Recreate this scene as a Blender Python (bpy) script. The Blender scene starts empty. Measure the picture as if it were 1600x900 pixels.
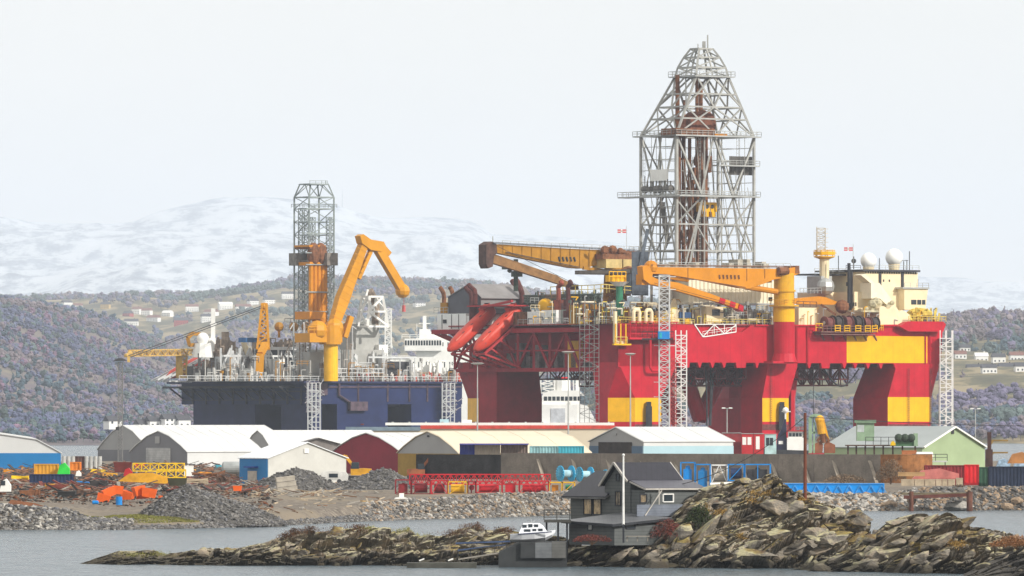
import bpy, math, random
import numpy as np
from mathutils import Vector, Matrix, noise as mn
random.seed(7); RS=np.random.RandomState(7)
SC=bpy.context.scene; COL=SC.collection
# ---------- camera, light, sky, exposure ----------
F=12000.; HZ=655.; CH=13.5
cd=bpy.data.cameras.new('camera'); cam=bpy.data.objects.new('camera',cd); COL.objects.link(cam)
cam.location=(0,0,CH); cam.rotation_euler=(math.radians(90),0,0)
cd.sensor_width=36; cd.lens=270; cd.shift_y=205/1600; cd.clip_start=5; cd.clip_end=120000
SC.camera=cam
SUN_DIR=Vector((0.82,-0.57,0.0)).normalized(); SUN_EL=math.radians(30)
sd=bpy.data.lights.new('sun','SUN'); sd.energy=4.4; sd.angle=math.radians(0.6); sd.color=(1.0,0.95,0.87)
so=bpy.data.objects.new('sun',sd); COL.objects.link(so); so.location=(300,-200,400)
tosun=Vector((SUN_DIR.x*math.cos(SUN_EL),SUN_DIR.y*math.cos(SUN_EL),math.sin(SUN_EL)))
so.rotation_euler=tosun.to_track_quat('Z','Y').to_euler()
W=bpy.data.worlds.new('World'); SC.world=W; W.use_nodes=True
nt=W.node_tree; nt.nodes.clear()
wo=nt.nodes.new('ShaderNodeOutputWorld'); bg=nt.nodes.new('ShaderNodeBackground'); bg.inputs[1].default_value=0.12
sky=nt.nodes.new('ShaderNodeTexSky'); sky.sky_type='NISHITA'; sky.sun_disc=False
sky.sun_elevation=SUN_EL; sky.sun_rotation=math.atan2(SUN_DIR.x,SUN_DIR.y); sky.air_density=1.0; sky.dust_density=1.5; sky.ozone_density=1
# thin high cloud veil over the clear sky
tc=nt.nodes.new('ShaderNodeTexCoord'); mp=nt.nodes.new('ShaderNodeMapping'); mp.inputs['Scale'].default_value=(2,2,9)
nz=nt.nodes.new('ShaderNodeTexNoise'); nz.inputs['Scale'].default_value=3.0; nz.inputs['Detail'].default_value=6
mr=nt.nodes.new('ShaderNodeMapRange'); mr.inputs[1].default_value=.3; mr.inputs[2].default_value=.7; mr.inputs[3].default_value=.80; mr.inputs[4].default_value=.93
mx=nt.nodes.new('ShaderNodeMix'); mx.data_type='RGBA'; mx.inputs[7].default_value=(9.7,9.4,8.75,1)
nt.links.new(tc.outputs['Generated'],mp.inputs[0]); nt.links.new(mp.outputs[0],nz.inputs[0]); nt.links.new(nz.outputs[0],mr.inputs[0])
nt.links.new(mr.outputs[0],mx.inputs[0]); nt.links.new(sky.outputs[0],mx.inputs[6]); nt.links.new(mx.outputs[2],bg.inputs[0]); nt.links.new(bg.outputs[0],wo.inputs[0])
vs=SC.view_settings; vs.view_transform='Standard'; vs.look='None'; vs.gamma=1; vs.use_curve_mapping=False; vs.exposure=0.04
try:
    SC.cycles.volume_bounces=1; SC.cycles.max_bounces=6; SC.cycles.volume_max_steps=64
except Exception: pass
# ---------- helpers ----------
def P(px,py,Y): return Vector(((px-800)*Y/F,Y,CH+(HZ-py)*Y/F))
def PX(px,Y): return (px-800)*Y/F
def PZ(py,Y): return CH+(HZ-py)*Y/F
def V(*a): return Vector(a)
ORG={}
def tag(o,label=None,cat=None,group=None,kind=None):
    if label: o['label']=label
    if cat: o['category']=cat
    if group: o['group']=group
    if kind: o['kind']=kind
    return o
def thing(name,label,cat,loc,group=None,rz=0):
    o=bpy.data.objects.new(name,None); COL.objects.link(o); o.location=loc; o.rotation_euler=(0,0,rz)
    o.empty_display_size=1
    ORG[o.name]=Vector(loc)
    return tag(o,label,cat,group)
SPLIT={'pipework','derrick_leg','yellow_pipework','boot_top','diagonal_brace','pipe_handler','vent_pipe','winch','fender','gable_wall','side_wall','hose','radome_base','exhaust_stack','gallery_equipment','module_fittings','riser_pipe','drill_floor_equipment','heave_cylinder','sheave','orange_lamp_dome','antenna','side_duct','dark_ducts','yellow_steps','yellow_frame','top_drive_hole','red_stripe','jib_tip','winch_house','flat_roof','post','leg','track','deck_gear','hull_trim','module','handrail','yellow_handrail','grey_handrail','setback_tower','cream_tank','cladding','drain_pipe','yellow_band','white_mast','underdeck_truss','crane','dark_housing','black_frame','stair_enclosure','grey_machinery','pontoon','platform','white_module','rail','mast','stay_wire','flag_cross','roof','frame_bar','side_post','wire','arm','hinge'}
class MB:
    def __init__(s): s.v=[]; s.f=[]; s.m=[]; s.k=0
    def add(s,vs,fs):
        n=len(s.v); s.v.extend([tuple(q) for q in vs]); s.f.extend([tuple(i+n for i in f) for f in fs]); s.m.extend([s.k]*len(fs)); return s
    def box(s,x0,x1,y0,y1,z0,z1):
        return s.add([(x0,y0,z0),(x1,y0,z0),(x1,y1,z0),(x0,y1,z0),(x0,y0,z1),(x1,y0,z1),(x1,y1,z1),(x0,y1,z1)],
          [(0,3,2,1),(4,5,6,7),(0,1,5,4),(1,2,6,5),(2,3,7,6),(3,0,4,7)])
    def prism(s,poly,vec):
        vec=Vector(vec); n=len(poly); a=[Vector(p) for p in poly]; nrm=Vector((0,0,0))
        for i in range(n): nrm+=(a[i]-a[0]).cross(a[(i+1)%n]-a[0])
        if nrm.dot(vec)>0: a=a[::-1]
        b=[p+vec for p in a]
        return s.add(a+b,[tuple(range(n)),tuple(range(2*n-1,n-1,-1))]+[(i,i+n,(i+1)%n+n,(i+1)%n) for i in range(n)])
    def beam(s,a,b,w,h=None):
        a=Vector(a);b=Vector(b);h=h or w; d=(b-a)
        if d.length<1e-6: return s
        d.normalize(); up=Vector((0,0,1)) if abs(d.z)<.95 else Vector((0,1,0))
        r=d.cross(up).normalized()*w/2; u=r.cross(d).normalized()*h/2
        q=[a-r-u,a+r-u,a+r+u,a-r+u]; q+= [p+(b-a) for p in q]
        return s.add(q,[(0,1,2,3),(7,6,5,4),(0,4,5,1),(1,5,6,2),(2,6,7,3),(3,7,4,0)])
    def tube(s,a,b,r,n=8,r2=None,cap=True):
        a=Vector(a);b=Vector(b); r2=r if r2 is None else r2; d=(b-a)
        if d.length<1e-6: return s
        d.normalize(); up=Vector((0,0,1)) if abs(d.z)<.95 else Vector((0,1,0))
        x=d.cross(up).normalized(); y=x.cross(d).normalized()
        A=[a+(x*math.cos(t)+y*math.sin(t))*r for t in [2*math.pi*i/n for i in range(n)]]
        B=[b+(x*math.cos(t)+y*math.sin(t))*r2 for t in [2*math.pi*i/n for i in range(n)]]
        fs=[(i,(i+1)%n,(i+1)%n+n,i+n) for i in range(n)]
        if cap: fs+=[tuple(range(n-1,-1,-1)),tuple(range(n,2*n))]
        return s.add(A+B,fs)
    def path(s,pts,r,n=8):
        for i in range(len(pts)-1): s.tube(pts[i],pts[i+1],r,n)
        for p in pts[1:-1]: s.ball(p,r*1.02,n,4)
        return s
    def ball(s,c,r,n=12,m=8,sc=(1,1,1)):
        c=Vector(c); vs=[c+Vector((0,0,-r*sc[2]))]
        for j in range(1,m):
            ph=-math.pi/2+math.pi*j/m
            for i in range(n):
                t=2*math.pi*i/n; vs.append(c+Vector((r*sc[0]*math.cos(ph)*math.cos(t),r*sc[1]*math.cos(ph)*math.sin(t),r*sc[2]*math.sin(ph))))
        vs.append(c+Vector((0,0,r*sc[2]))); fs=[]
        for i in range(n): fs.append((0,1+(i+1)%n,1+i))
        for j in range(m-2):
            for i in range(n):
                a=1+j*n+i; b=1+j*n+(i+1)%n; fs.append((a,b,b+n,a+n))
        L=len(vs)-1; o=1+(m-2)*n
        for i in range(n): fs.append((o+i,o+(i+1)%n,L))
        return s.add(vs,fs)
    def rail(s,a,b,h=1.1,st=2.5,r=.05,mid=1):
        a=Vector(a);b=Vector(b); n=max(1,int((b-a).length/st)); z=Vector((0,0,1))
        for i in range(n+1):
            p=a.lerp(b,i/n); s.beam(p,p+z*h,r*2)
        s.beam(a+z*h,b+z*h,r*2)
        for k in range(mid): s.beam(a+z*h*(k+1)/(mid+1),b+z*h*(k+1)/(mid+1),r*1.5)
        return s
    def lattice(s,a,b,w,d,n,rl=.1,rb=.06,ux=None,ends=True,w2=None,d2=None):
        """four chord lattice from a to b; w,d section; n bays"""
        a=Vector(a);b=Vector(b);D=(b-a).normalized()
        ux=Vector(ux) if ux is not None else (Vector((1,0,0)) if abs(D.x)<.9 else Vector((0,0,1)))
        ux=(ux-D*ux.dot(D)).normalized(); uy=D.cross(ux).normalized()
        w2=w if w2 is None else w2; d2=d if d2 is None else d2
        def cn(t,i):
            c=a.lerp(b,t); ww=w+(w2-w)*t; dd=d+(d2-d)*t; sx,sy=[(-1,-1),(1,-1),(1,1),(-1,1)][i%4]
            return c+ux*sx*ww/2+uy*sy*dd/2
        for i in range(4): s.beam(cn(0,i),cn(1,i),rl*2)
        for k in range(n+1):
            t=k/n
            for i in range(4): s.beam(cn(t,i),cn(t,i+1),rb*2)
            if k<n:
                for i in range(4):
                    if k%2: s.beam(cn(t,i),cn((k+1)/n,i+1),rb*2)
                    else: s.beam(cn(t,i+1),cn((k+1)/n,i),rb*2)
        return s
    def split(s):
        n=len(s.v); p=list(range(n))
        def fd(i):
            while p[i]!=i: p[i]=p[p[i]]; i=p[i]
            return i
        for f in s.f:
            a=fd(f[0])
            for j in f[1:]:
                b=fd(j)
                if a!=b: p[b]=a
        g={}
        for i in range(n): g.setdefault(fd(i),[]).append(i)
        V_=np.array(s.v,dtype=float); ks=list(g); bb=[(V_[g[k]].min(0)-.06,V_[g[k]].max(0)+.06) for k in ks]; q=list(range(len(ks)))
        def fq(i):
            while q[i]!=i: q[i]=q[q[i]]; i=q[i]
            return i
        for i in range(len(ks)):
            for j in range(i+1,len(ks)):
                if fq(i)!=fq(j) and (bb[i][0]<bb[j][1]).all() and (bb[j][0]<bb[i][1]).all(): q[fq(j)]=fq(i)
        owner={}
        for i,k in enumerate(ks):
            for v in g[k]: owner[v]=fq(i)
        res={}
        for f,mi in zip(s.f,s.m):
            o=owner[f[0]]; m,mp=res.setdefault(o,(MB(),{})); nf=[]
            for v in f:
                if v not in mp: mp[v]=len(m.v); m.v.append(s.v[v])
                nf.append(mp[v])
            m.f.append(tuple(nf)); m.m.append(mi)
        return [r[0] for r in res.values()]
    def build(s,name,mats,parent=None,smooth=False,org=None):
        if parent is not None and name in SPLIT:
            r=s.split()
            if 1<len(r)<=90:
                for q in r: o=q.build1(name,mats,parent,smooth,org)
                return o
        return s.build1(name,mats,parent,smooth,org)
    def build1(s,name,mats,parent=None,smooth=False,org=None):
        if not isinstance(mats,(list,tuple)): mats=[mats]
        me=bpy.data.meshes.new(name)
        vs=np.array(s.v,dtype=float).reshape(-1,3)
        if parent is not None: o0=ORG[parent.name]
        elif org is not None: o0=Vector(org)
        else:
            o0=Vector(((vs[:,0].min()+vs[:,0].max())/2,(vs[:,1].min()+vs[:,1].max())/2,vs[:,2].min()))
        vs=vs-np.array(o0)
        me.from_pydata(vs.tolist(),[],s.f)
        for m in mats: me.materials.append(m)
        if len(mats)>1: me.polygons.foreach_set('material_index',s.m)
        if smooth: me.polygons.foreach_set('use_smooth',[True]*len(me.polygons))
        me.update()
        o=bpy.data.objects.new(name,me); COL.objects.link(o)
        if parent is not None: o.parent=parent
        else: o.location=o0
        ORG[o.name]=o0.copy() if hasattr(o0,'copy') else o0
        return o
def copy_tree(o,parent=None,loc=None,rz=None,label=None,scale=None):
    c=o.copy(); COL.objects.link(c); c.parent=parent
    ORG[c.name]=ORG.get(o.name,Vector((0,0,0)))
    for ch in list(o.children): copy_tree(ch,c)
    if loc is not None: c.location=loc
    if rz is not None: c.rotation_euler=(0,0,rz)
    if label: c['label']=label
    if scale is not None: c.scale=scale
    return c
# ---------- materials ----------
MC={}
def mat(name,col,rough=.6,metal=0.,var=.18,scale=.6,rust=0.,rcol=(.16,.07,.03),streak=.0,bump=0.,bscale=3.,alpha=None,lines=None):
    if name in MC: return MC[name]
    m=bpy.data.materials.new(name); m.use_nodes=True; t=m.node_tree; N=t.nodes; L=t.links
    b=N['Principled BSDF']; b.inputs['Roughness'].default_value=rough; b.inputs['Metallic'].default_value=metal; b.inputs['Specular IOR Level'].default_value=.5 if rough<.3 or metal>0 else .18
    g=N.new('ShaderNodeNewGeometry')
    n=N.new('ShaderNodeTexNoise'); n.inputs['Scale'].default_value=scale; n.inputs['Detail'].default_value=5; n.inputs['Roughness'].default_value=.65
    L.new(g.outputs['Position'],n.inputs['Vector'])
    x=N.new('ShaderNodeMix'); x.data_type='RGBA'
    d=1-var*1.6; u=1+var*.9
    x.inputs[6].default_value=(col[0]*d,col[1]*d,col[2]*d,1); x.inputs[7].default_value=(min(1,col[0]*u),min(1,col[1]*u),min(1,col[2]*u),1)
    r=N.new('ShaderNodeMapRange'); r.inputs[1].default_value=.32; r.inputs[2].default_value=.68
    L.new(n.outputs[0],r.inputs[0]); L.new(r.outputs[0],x.inputs[0]); out=x.outputs[2]
    if rust>0 or streak>0:
        mp=N.new('ShaderNodeMapping'); mp.inputs['Scale'].default_value=(1.6,1.6,.16 if streak>0 else 1.2); L.new(g.outputs['Position'],mp.inputs[0])
        n2=N.new('ShaderNodeTexNoise'); n2.inputs['Scale'].default_value=1.1; n2.inputs['Detail'].default_value=7; n2.inputs['Roughness'].default_value=.7
        L.new(mp.outputs[0],n2.inputs['Vector'])
        r2=N.new('ShaderNodeMapRange'); k=max(rust,streak); r2.inputs[1].default_value=.68-.25*k; r2.inputs[2].default_value=.80-.2*k; r2.inputs[4].default_value=min(1,.35+k)
        L.new(n2.outputs[0],r2.inputs[0])
        x2=N.new('ShaderNodeMix'); x2.data_type='RGBA'; x2.inputs[7].default_value=(*rcol,1); L.new(out,x2.inputs[6]); L.new(r2.outputs[0],x2.inputs[0]); out=x2.outputs[2]
    if lines:   # plank / seam lines: (axis, pitch, darkness)
        ax,pitch,dk=lines
        sx=N.new('ShaderNodeSeparateXYZ'); L.new(g.outputs['Position'],sx.inputs[0])
        if ax==3:
            ad=N.new('ShaderNodeMath'); ad.operation='ADD'; L.new(sx.outputs[0],ad.inputs[0]); L.new(sx.outputs[1],ad.inputs[1]); src=ad.outputs[0]
        else: src=sx.outputs[ax]
        md=N.new('ShaderNodeMath'); md.operation='PINGPONG'; md.inputs[1].default_value=pitch/2; L.new(src,md.inputs[0])
        r3=N.new('ShaderNodeMapRange'); r3.inputs[1].default_value=0; r3.inputs[2].default_value=pitch*.09; r3.inputs[3].default_value=dk; r3.inputs[4].default_value=0; L.new(md.outputs[0],r3.inputs[0])
        x3=N.new('ShaderNodeMix'); x3.data_type='RGBA'; x3.inputs[7].default_value=(col[0]*.3,col[1]*.3,col[2]*.3,1); L.new(out,x3.inputs[6]); L.new(r3.outputs[0],x3.inputs[0]); out=x3.outputs[2]
    L.new(out,b.inputs['Base Color'])
    if bump>0:
        n3=N.new('ShaderNodeTexNoise'); n3.inputs['Scale'].default_value=bscale; n3.inputs['Detail'].default_value=6; L.new(g.outputs['Position'],n3.inputs['Vector'])
        bp=N.new('ShaderNodeBump'); bp.inputs['Strength'].default_value=bump; bp.inputs['Distance'].default_value=.3; L.new(n3.outputs[0],bp.inputs['Height']); L.new(bp.outputs[0],b.inputs['Normal'])
    MC[name]=m; return m
def ramp_mat(name,stops,scale,vec=(1,1,1),rough=.9,detail=8,bump=.4,bdist=.3,extra=None,nr=.65):
    m=bpy.data.materials.new(name); m.use_nodes=True; t=m.node_tree; N=t.nodes; L=t.links
    b=N['Principled BSDF']; b.inputs['Roughness'].default_value=rough
    b.inputs['Specular IOR Level'].default_value=.25
    g=N.new('ShaderNodeNewGeometry'); mp=N.new('ShaderNodeMapping'); mp.inputs['Scale'].default_value=vec
    L.new(g.outputs['Position'],mp.inputs[0])
    n=N.new('ShaderNodeTexNoise'); n.inputs['Scale'].default_value=scale; n.inputs['Detail'].default_value=detail; n.inputs['Roughness'].default_value=nr
    L.new(mp.outputs[0],n.inputs['Vector'])
    cr=N.new('ShaderNodeValToRGB'); e=cr.color_ramp.elements
    while len(e)<len(stops): e.new(.5)
    for i,(p,c) in enumerate(stops): e[i].position=p; e[i].color=(*c,1)
    L.new(n.outputs[0],cr.inputs[0])
    out=cr.outputs[0]
    if extra: out=extra(N,L,g,out,mp)
    L.new(out,b.inputs['Base Color'])
    if bump:
        n3=N.new('ShaderNodeTexNoise'); n3.inputs['Scale'].default_value=scale*4; n3.inputs['Detail'].default_value=8; L.new(mp.outputs[0],n3.inputs['Vector'])
        bp=N.new('ShaderNodeBump'); bp.inputs['Strength'].default_value=bump; bp.inputs['Distance'].default_value=bdist; L.new(n3.outputs[0],bp.inputs['Height']); L.new(bp.outputs[0],b.inputs['Normal'])
    MC[name]=m; return m
def np_mesh(name,vs,faces,mats,midx=None,org=(0,0,0),smooth=False):
    """faces: (n,k) int array, k=3 or 4"""
    me=bpy.data.meshes.new(name); vs=np.asarray(vs,dtype=np.float32)-np.array(org,dtype=np.float32); faces=np.asarray(faces,dtype=np.int32); k=faces.shape[1]
    me.vertices.add(len(vs)); me.vertices.foreach_set('co',vs.ravel())
    me.loops.add(faces.size); me.loops.foreach_set('vertex_index',faces.ravel())
    me.polygons.add(len(faces)); me.polygons.foreach_set('loop_start',np.arange(0,faces.size,k,dtype=np.int32))
    try: me.polygons.foreach_set('loop_total',np.full(len(faces),k,dtype=np.int32))
    except Exception: pass
    if not isinstance(mats,(list,tuple)): mats=[mats]
    for m in mats: me.materials.append(m)
    if midx is not None: me.polygons.foreach_set('material_index',np.asarray(midx,dtype=np.int32))
    me.polygons.foreach_set('use_smooth',[smooth]*len(faces))
    me.update(calc_edges=True); me.validate()
    o=bpy.data.objects.new(name,me); COL.objects.link(o); o.location=org; ORG[o.name]=Vector(org); return o
def grid_faces(nx,ny):
    i=np.arange(nx-1)[None,:]+np.arange(ny-1)[:,None]*nx
    i=i.ravel(); return np.stack([i,i+1,i+nx+1,i+nx],1)
def vnoise(X,Y,sc,seed=0,oct=4):
    """vectorised value noise in -1..1"""
    r=np.random.RandomState(seed); T=r.rand(256,256)*2-1; out=0; amp=1; tot=0
    for o in range(oct):
        x=X*sc*2**o+13.7*o; y=Y*sc*2**o+7.1*o; xi=np.floor(x).astype(int); yi=np.floor(y).astype(int); fx=x-xi; fy=y-yi
        fx=fx*fx*(3-2*fx); fy=fy*fy*(3-2*fy)
        a=T[yi%256,xi%256]; b=T[yi%256,(xi+1)%256]; c=T[(yi+1)%256,xi%256]; d=T[(yi+1)%256,(xi+1)%256]
        out=out+amp*((a*(1-fx)+b*fx)*(1-fy)+(c*(1-fx)+d*fx)*fy); tot+=amp; amp*=.5
    return out/tot
# scatter templates
def ico(sub=1):
    import bmesh
    bm=bmesh.new(); bmesh.ops.create_icosphere(bm,subdivisions=sub,radius=1); bm.verts.ensure_lookup_table()
    v=np.array([q.co[:] for q in bm.verts]); f=np.array([[q.index for q in p.verts] for p in bm.faces]); bm.free(); return v,f
ICO1=ico(1); ICO2=ico(2)
def rock_templates(n,seed,base=ICO1):
    r=np.random.RandomState(seed); out=[]
    for i in range(n):
        v=base[0].copy()
        for k in range(9):   # planar cuts make it angular
            d=r.randn(3); d/=np.linalg.norm(d); h=r.uniform(.35,.8); s=v@d; v=v-np.outer(np.maximum(s-h,0),d)
        v*=np.array([r.uniform(.8,1.3),r.uniform(.7,1.1),r.uniform(.5,.9)]); out.append((v,base[1]))
    return out
def scatter(name,tmpl,pos,size,mats,seed=0,tilt=.6,zs=None,midx=True,org=None,yaw=True,sel=None):
    r=np.random.RandomState(seed); VV=[];FF=[];MM=[];n=0
    for i,(p,s) in enumerate(zip(pos,size)):
        v,f=tmpl[r.randint(len(tmpl))]; a=r.uniform(0,6.283) if yaw else r.uniform(-.3,.3); c,sn=math.cos(a),math.sin(a)
        R=np.array([[c,-sn,0],[sn,c,0],[0,0,1]])
        t=r.uniform(-tilt,tilt); R=R@np.array([[1,0,0],[0,math.cos(t),-math.sin(t)],[0,math.sin(t),math.cos(t)]])
        w=(v*np.asarray(s))@R.T+np.asarray(p); VV.append(w); FF.append(f+n); n+=len(v)
        MM.append(np.full(len(f),(r.randint(len(mats)) if midx else 0) if sel is None else int(sel[i])))
    vs=np.concatenate(VV); 
    if org is None: org=(float(vs[:,0].mean()),float(vs[:,1].mean()),float(vs[:,2].min()))
    return np_mesh(name,vs,np.concatenate(FF),mats,np.concatenate(MM),org=org)
# ---------- setting: water, land, hills ----------
def water_mat():
    m=bpy.data.materials.new('sea_water'); m.use_nodes=True; N=m.node_tree.nodes; L=m.node_tree.links; b=N['Principled BSDF']
    b.inputs['Base Color'].default_value=(.09,.13,.16,1); b.inputs['Roughness'].default_value=.22; b.inputs['IOR'].default_value=1.33
    g=N.new('ShaderNodeNewGeometry'); hs=[]
    for sc,st in (((.5,.16,1),1.1),((.07,.016,1),2.2),((1.8,.6,1),.45),((.55,.085,1),1.9)):
        mp=N.new('ShaderNodeMapping'); mp.inputs['Scale'].default_value=sc; L.new(g.outputs['Position'],mp.inputs[0])
        n=N.new('ShaderNodeTexNoise'); n.inputs['Scale'].default_value=1; n.inputs['Detail'].default_value=5; n.inputs['Roughness'].default_value=.6; n.inputs['Distortion'].default_value=.6
        L.new(mp.outputs[0],n.inputs['Vector']); q=N.new('ShaderNodeMath'); q.operation='MULTIPLY'; q.inputs[1].default_value=st; L.new(n.outputs[0],q.inputs[0]); hs.append(q)
    a3=N.new('ShaderNodeMath'); a=N.new('ShaderNodeMath'); L.new(hs[0].outputs[0],a.inputs[0]); L.new(hs[1].outputs[0],a.inputs[1])
    a2=N.new('ShaderNodeMath'); L.new(a.outputs[0],a2.inputs[0]); L.new(hs[2].outputs[0],a2.inputs[1])
    bp=N.new('ShaderNodeBump'); bp.inputs['Strength'].default_value=1; bp.inputs['Distance'].default_value=1.9; L.new(a2.outputs[0],a3.inputs[0]); L.new(hs[3].outputs[0],a3.inputs[1]); L.new(a3.outputs[0],bp.inputs['Height']); L.new(bp.outputs[0],b.inputs['Normal'])
    return m
wm=MB(); wm.add([(-12000,300,0),(12000,300,0),(12000,70000,0),(-12000,70000,0)],[(0,1,2,3)])
tag(wm.build('water',water_mat(),org=(0,300,0)),kind='structure')
sb=MB(); sb.add([(-12500,-500,-4),(12500,-500,-4),(12500,71000,-4),(-12500,71000,-4)],[(0,1,2,3)])
tag(sb.build('ground',mat('seabed',(.08,.08,.07)),org=(0,300,-4)),kind='structure')
def prof(pts,Y):
    xs=np.array([PX(p[0],Y) for p in pts]); zs=np.array([PZ(p[1],Y) for p in pts]); return lambda X: np.interp(X,xs,zs)
def hill(name,pts,Y0,Y1,Yb,res,mat_,bumpamp,seed,shape=1.0,xpad=60,nsc=.01):
    f=prof(pts,Y1); x0=PX(pts[0][0],Y1); x1=PX(pts[-1][0],Y1)
    nx=int((x1-x0)/res)+2; ny=int((Yb-Y0)/res/1.6)+2
    X,Y=np.meshgrid(np.linspace(x0,x1,nx),np.linspace(Y0,Yb,ny))
    Yf=Y0+vnoise(X,X*0+seed,.012,seed)*40*res/6
    t=np.clip((Y-Yf)/(Y1-Yf),0,2); s=np.where(t<1,(1-(1-np.clip(t,0,1))**1.7)*shape+(1-shape)*t,1-(np.maximum(t-1,0)/(Yb-Y1)*(Y1-Y0))*.8)
    n=vnoise(X,Y,nsc,seed+1,5)
    Z=f(X)*s+n*bumpamp*np.clip(t*4,0,1)*np.where(t<1,np.clip((1.04-t)*5,0.12,1),.5)-1.0*(t<=0)
    o=np_mesh(name,np.stack([X.ravel(),Y.ravel(),Z.ravel()],1),grid_faces(nx,ny),mat_,smooth=True)
    tag(o,kind='structure')
    def hz(x,y):
        ix=np.clip((x-x0)/(x1-x0)*(nx-1),0,nx-1.001); iy=np.clip((y-Y0)/(Yb-Y0)*(ny-1),0,ny-1.001)
        a=ix.astype(int); b=iy.astype(int); fx=ix-a; fy=iy-b
        return (Z[b,a]*(1-fx)+Z[b,a+1]*fx)*(1-fy)+(Z[b+1,a]*(1-fx)+Z[b+1,a+1]*fx)*fy
    return hz
T1P=[(-500,440),(-200,455),(0,472),(60,480),(130,492),(180,502),(220,524),(300,566),(400,604),(470,640),(520,662),(560,690),(600,703)]
T2P=[(-400,455),(0,476),(60,478),(120,472),(170,476),(230,474),(270,472),(330,476),(400,464),(440,458),(480,450),(560,452),(640,453),(700,453),(760,456),(850,470),(1000,480),(1300,500),(1450,512),(1700,522),(2000,530)]
T4P=[(700,692),(850,600),(1000,560),(1100,550),(1250,530),(1400,518),(1480,506),(1530,504),(1600,508),(1750,500),(2100,480)]
MPF=[(-700,372),(-300,352),(0,345),(100,350),(200,347),(270,335),(340,322),(440,316),(500,322),(560,335),(640,345),(740,353),(770,374),(850,378),(960,385),(1100,412),(1250,437),(1450,451),(1600,456),(1900,470),(2400,480)]
wood_g=ramp_mat('hill_ground',[(.35,(.10,.08,.10)),(.5,(.13,.11,.12)),(.62,(.17,.15,.12)),(.75,(.24,.22,.18))],.02,(1,.4,1),bump=0)
field_g=ramp_mat('hill_field',[(.3,(.06,.06,.04)),(.48,(.12,.11,.06)),(.55,(.26,.21,.12)),(.7,(.32,.26,.16))],.02,(1,.4,1),bump=0)
snow_m=ramp_mat('snow_mountain',[(.38,(.13,.16,.20)),(.46,(.28,.32,.37)),(.515,(.56,.60,.64)),(.7,(.68,.71,.74))],.0075,(1,.5,1.3),bump=0,detail=11,nr=.74)
h1=hill('hill',T1P,3950,8200,8800,12,wood_g,8,11)
h2=hill('hill',T2P,9000,13500,14500,18,field_g,22,21,nsc=.003)
h4=hill('hill',T4P,4230,8200,8800,12,field_g,9,31)
MYC=45000
hm=hill('mountain',MPF,26000,MYC,48000,75,snow_m,230,41,shape=.4,nsc=.0008)
# trees of the far woods: jagged crowns scattered over the slopes
def crown_t(n,seed,tall=1.,conifer=False,nb=8):
    r=np.random.RandomState(seed); out=[]
    for i in range(n):
        VV=[];FF=[];k=0
        for j in range(nb):
            if conifer:
                h=(j+.5)/nb; rad=.06; a=r.uniform(0,6.28); c=np.array([rad*math.cos(a),rad*math.sin(a),.1+h*.85]); s=np.array([.28*(1.05-h),.28*(1.05-h),.12])
            else:
                d=r.randn(3); d/=np.linalg.norm(d); q=r.uniform(.3,.75); c=np.array([d[0]*.40*q,d[1]*.40*q,.60+d[2]*.40*q]); s=np.array([1,1,.85])*r.uniform(.13,.25)
            v=ICO1[0]*(1+r.uniform(-.35,.35,(len(ICO1[0]),1)))*s; VV.append(v+c); FF.append(ICO1[1]+k); k+=len(v)
        for j in range(7):
            d=r.randn(3); d/=np.linalg.norm(d); c=np.array([d[0]*.42,d[1]*.42,.62+d[2]*.38]); v=r.randn(3,3)*.05; VV.append(v+c); FF.append(np.array([[0,1,2]])+k); k+=3
        v=np.array([[-.02,0,0],[.02,0,0],[0,.02,.7],[0,-.03,0]]); VV.append(v); FF.append(np.array([[0,1,2],[1,3,2],[3,0,2]])+k)
        out.append((np.concatenate(VV)*np.array([1,1,tall]),np.concatenate(FF)))
    return out
bare=[mat('bare_wood_plum_hazed',(.145,.13,.205),.95,var=.3,scale=.03),mat('bare_wood_brown_hazed',(.19,.16,.175),.95,var=.3,scale=.03),mat('bare_wood_blue_hazed',(.11,.125,.205),.95,var=.3,scale=.03)]  # winter purple of bare wood, with blue distance haze painted into the tints
green=[mat('pine_dark_hazed',(.07,.11,.135),.95,var=.3,scale=.03),mat('pine_mid_hazed',(.10,.135,.13),.95,var=.3,scale=.03)]  # pine greens shifted to blue, distance haze painted in as well
mix_t=crown_t(12,3); con_t=crown_t(5,4,1.,True,6)
def wood(hz,x0,x1,y0,y1,n,sz,seed,mats,tm,dens=None,thr=0,label='',dmask=.006):
    r=np.random.RandomState(seed); X=r.uniform(x0,x1,n*3); Y=r.uniform(y0,y1,n*3)
    d=vnoise(X,Y,dmask,seed+5,3)+r.uniform(-.15,.15,n*3); ok=d>thr
    if dens is not None: ok&=dens(X,Y)
    for (hx,hy) in HOUSES: ok&=~((np.abs(X-hx*(Y/hy))<9+hy*.0016)&(Y>hy-hy*.045)&(Y<hy+hy*.006))
    X=X[ok][:n];Y=Y[ok][:n]; Z=hz(X,Y)
    ok=Z>.8; X=X[ok];Y=Y[ok];Z=Z[ok]
    s=r.uniform(sz[0],sz[1],len(X)); o=scatter('wood',tm,np.stack([X,Y,Z-.5],1),np.stack([s*.95,s*.95,s],1),mats,seed,.08,sel=np.clip((vnoise(X,Y*.6,dmask*1.1,seed+9,3)*1.6+.5+r.uniform(-.22,.22,len(X)))*len(mats),0,len(mats)-1))
    tag(o,label,'wood',kind='stuff'); return o
HOUSES=[]
def slope_Y(hz,px,py,y0,y1):
    yy=np.linspace(y0,y1,140); e=np.abs(hz(PX(px,yy),yy)-PZ(py,yy)); return float(yy[int(e.argmin())])
T4H=[(1523,583),(1545,583),(1572,581),(1596,580),(1500,560),(1533,565),(1560,566),(1588,564),(1507,548)]
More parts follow.
